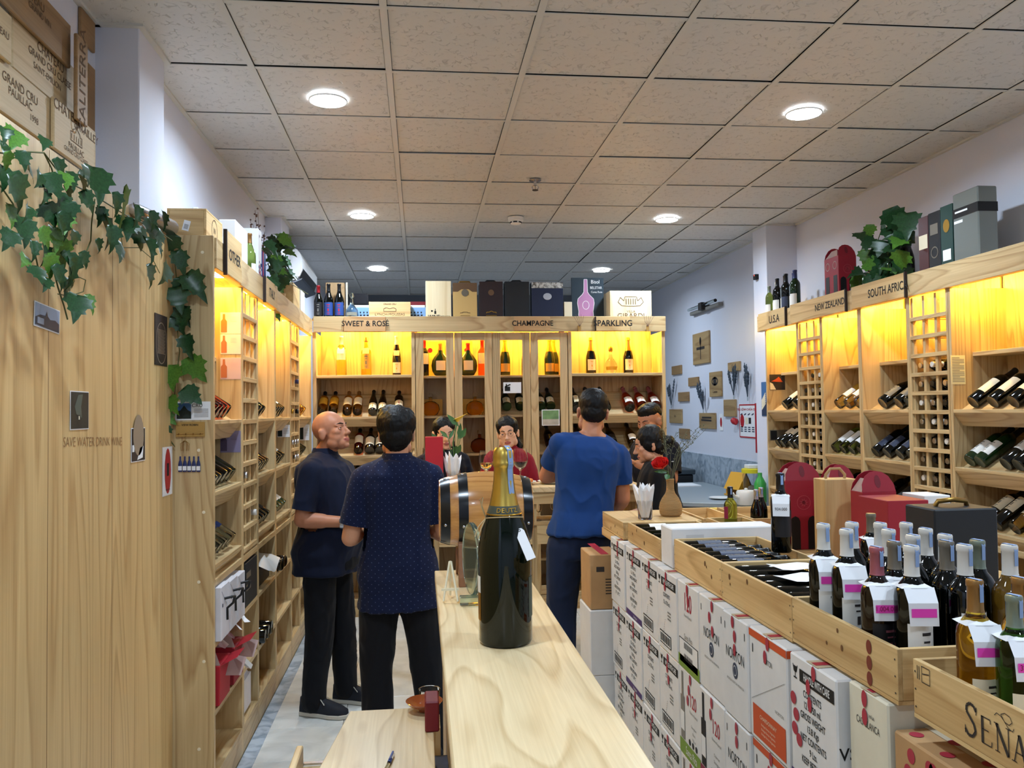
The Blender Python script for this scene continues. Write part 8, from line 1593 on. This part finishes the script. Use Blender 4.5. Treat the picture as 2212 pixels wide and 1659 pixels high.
for q in (-1, 1):
    ring = [T4 @ HP4(q*.032+.021*cos(2*pi*i/20), .096-.006*abs(cos(2*pi*i/20)), -.006+.017*sin(2*pi*i/20)) for i in range(21)]; g.tube(ring, .0011, 5); g.tube([T4 @ HP4(q*.053, .088, 0), T4 @ HP4(q*.074, .05, .002), T4 @ HP4(q*.08, -.01, .0)], .0011, 5)
g.tube([T4 @ HP4(-.011, .1, -.002), T4 @ HP4(.011, .1, -.002)], .0011, 5); g.build('glasses', 'cap_gold', m4)
k = MB(); Fc = face(T4 @ V((-.075, .132, 1.2)), (T4.to_3x3() @ V((-1, 0, 0))), (0, 0, 1))
for i in range(3): line(k, [(-.03, .012-.012*i), (.03, .012-.012*i)], .005, Fc)
k.build('shirt_print', 'white', m4)
# ---- man in black behind the bar, looking down
def hair_fade(k, H, HP, hs):
    H((0, -.014, .066), (.075, .096, .062)); H((0, .03, .09), (.056, .058, .03)); H((0, -.05, .04), (.074, .062, .05))
person('short-haired man in a dark shirt at the right end of the bar, looking down', (at(1412, 945, Y=5.95).x+.03, 5.98, 0), pi-.95+2*.0+.0 if 0 else pi/2+.45, 1.69,
    [((0, 0, 0), (-.22, .06, 1.16), (-.1, .27, 1.27), (0, 0, 1)), ((0, 0, 0), (.22, .08, 1.18), (.14, .3, 1.3), (0, 0, 1))], None, (0, .03), (.15, -.3, 0), (1.05, 1.05), 0, 'skin_tan', 'dark_navy', .85, .8, 'black_trousers', hair_fade, True, True, 15, (0, .02, -.01))
# ---- woman with a hair bun, in black, facing left
def hair_bun(k, H, HP, hs):
    H((0, -.022, .034), (.086, .102, .1)); H((.05, -.01, .005), (.036, .062, .06)); H((-.05, -.01, .005), (.036, .062, .06)); H((0, -.055, -.02), (.08, .062, .075)); H((0, -.135, -.012), (.042, .044, .044)); H((0, -.105, .0), (.04, .04, .04))
m6, T6, HP6, _ = person('woman with a dark hair bun, black top and shoulder bag, facing left', (at(1422, 960, Y=5.12).x, 5.12, 0), pi/2-.25, 1.54,
    [((0, 0, 0), (-.2, .06, 1.08), (-.12, .28, 1.08), (0, 0, 1)), ((0, 0, 0), (.2, .06, 1.08), (.1, .28, 1.06), (0, 0, 1))], None, (0, .03), (.1, -.22, 0), (.95, 1.0), 0, 'skin', 'black_cloth', .8, .8, 'black_trousers', hair_bun, False, True, 18, (0, .02, -.01))
MB().tube([T6 @ V((.1, -.1, 1.45)), T6 @ V((.16, -.115, 1.25)), T6 @ V((.2, -.13, 1.05)), T6 @ V((.21, -.1, .95))], .009, 8).build('bag_strap', 'black', m6, smooth=50)
bg = MB().box(.2, .32, -.16, .1, .72, .96, T6).build('shoulder_bag', 'bag_black', None, bev=.02, seg=2); tag(bg, 'black leather shoulder bag on the side of the woman with the bun', 'bag')
for z in (.9, .98, 1.1): 
    p = T6 @ V((.215, -.125, z)); MB().lathe([(.006, -.002), (.011, -.002), (.011, .002), (.006, .002)], 12, frame((0, -1, 0), (0, 0, 1), p), caps=False).build('buckle', 'steel', bg)
# ---- person almost hidden behind the tall red box
person('dark-haired person mostly hidden behind the tall red box on the bar', (at(957, 945, Y=6.1).x, 6.12, 0), pi+.2, 1.6,
    [((0, 0, 0), (-.21, .02, 1.1), (-.14, .16, 1.0), (0, 0, 1)), ((0, 0, 0), (.21, .02, 1.1), (.14, .16, 1.0), (0, 0, 1))], None, (0, .02), (0, -.1, 0), (.95, .95), 0, 'skin_pale', 'dark_navy', .85, .75, 'black_trousers', hair_back, False, True, 21)
# ================================================================ clean up
for b_ in BT.values():
    for ch in list(b_.children): bpy.data.objects.remove(ch)
    bpy.data.objects.remove(b_)
for o in C.objects:
    for k in ('R', 'cell', 'y0'):
        if k in o: del o[k]
bpy.data.scenes.remove(TS)
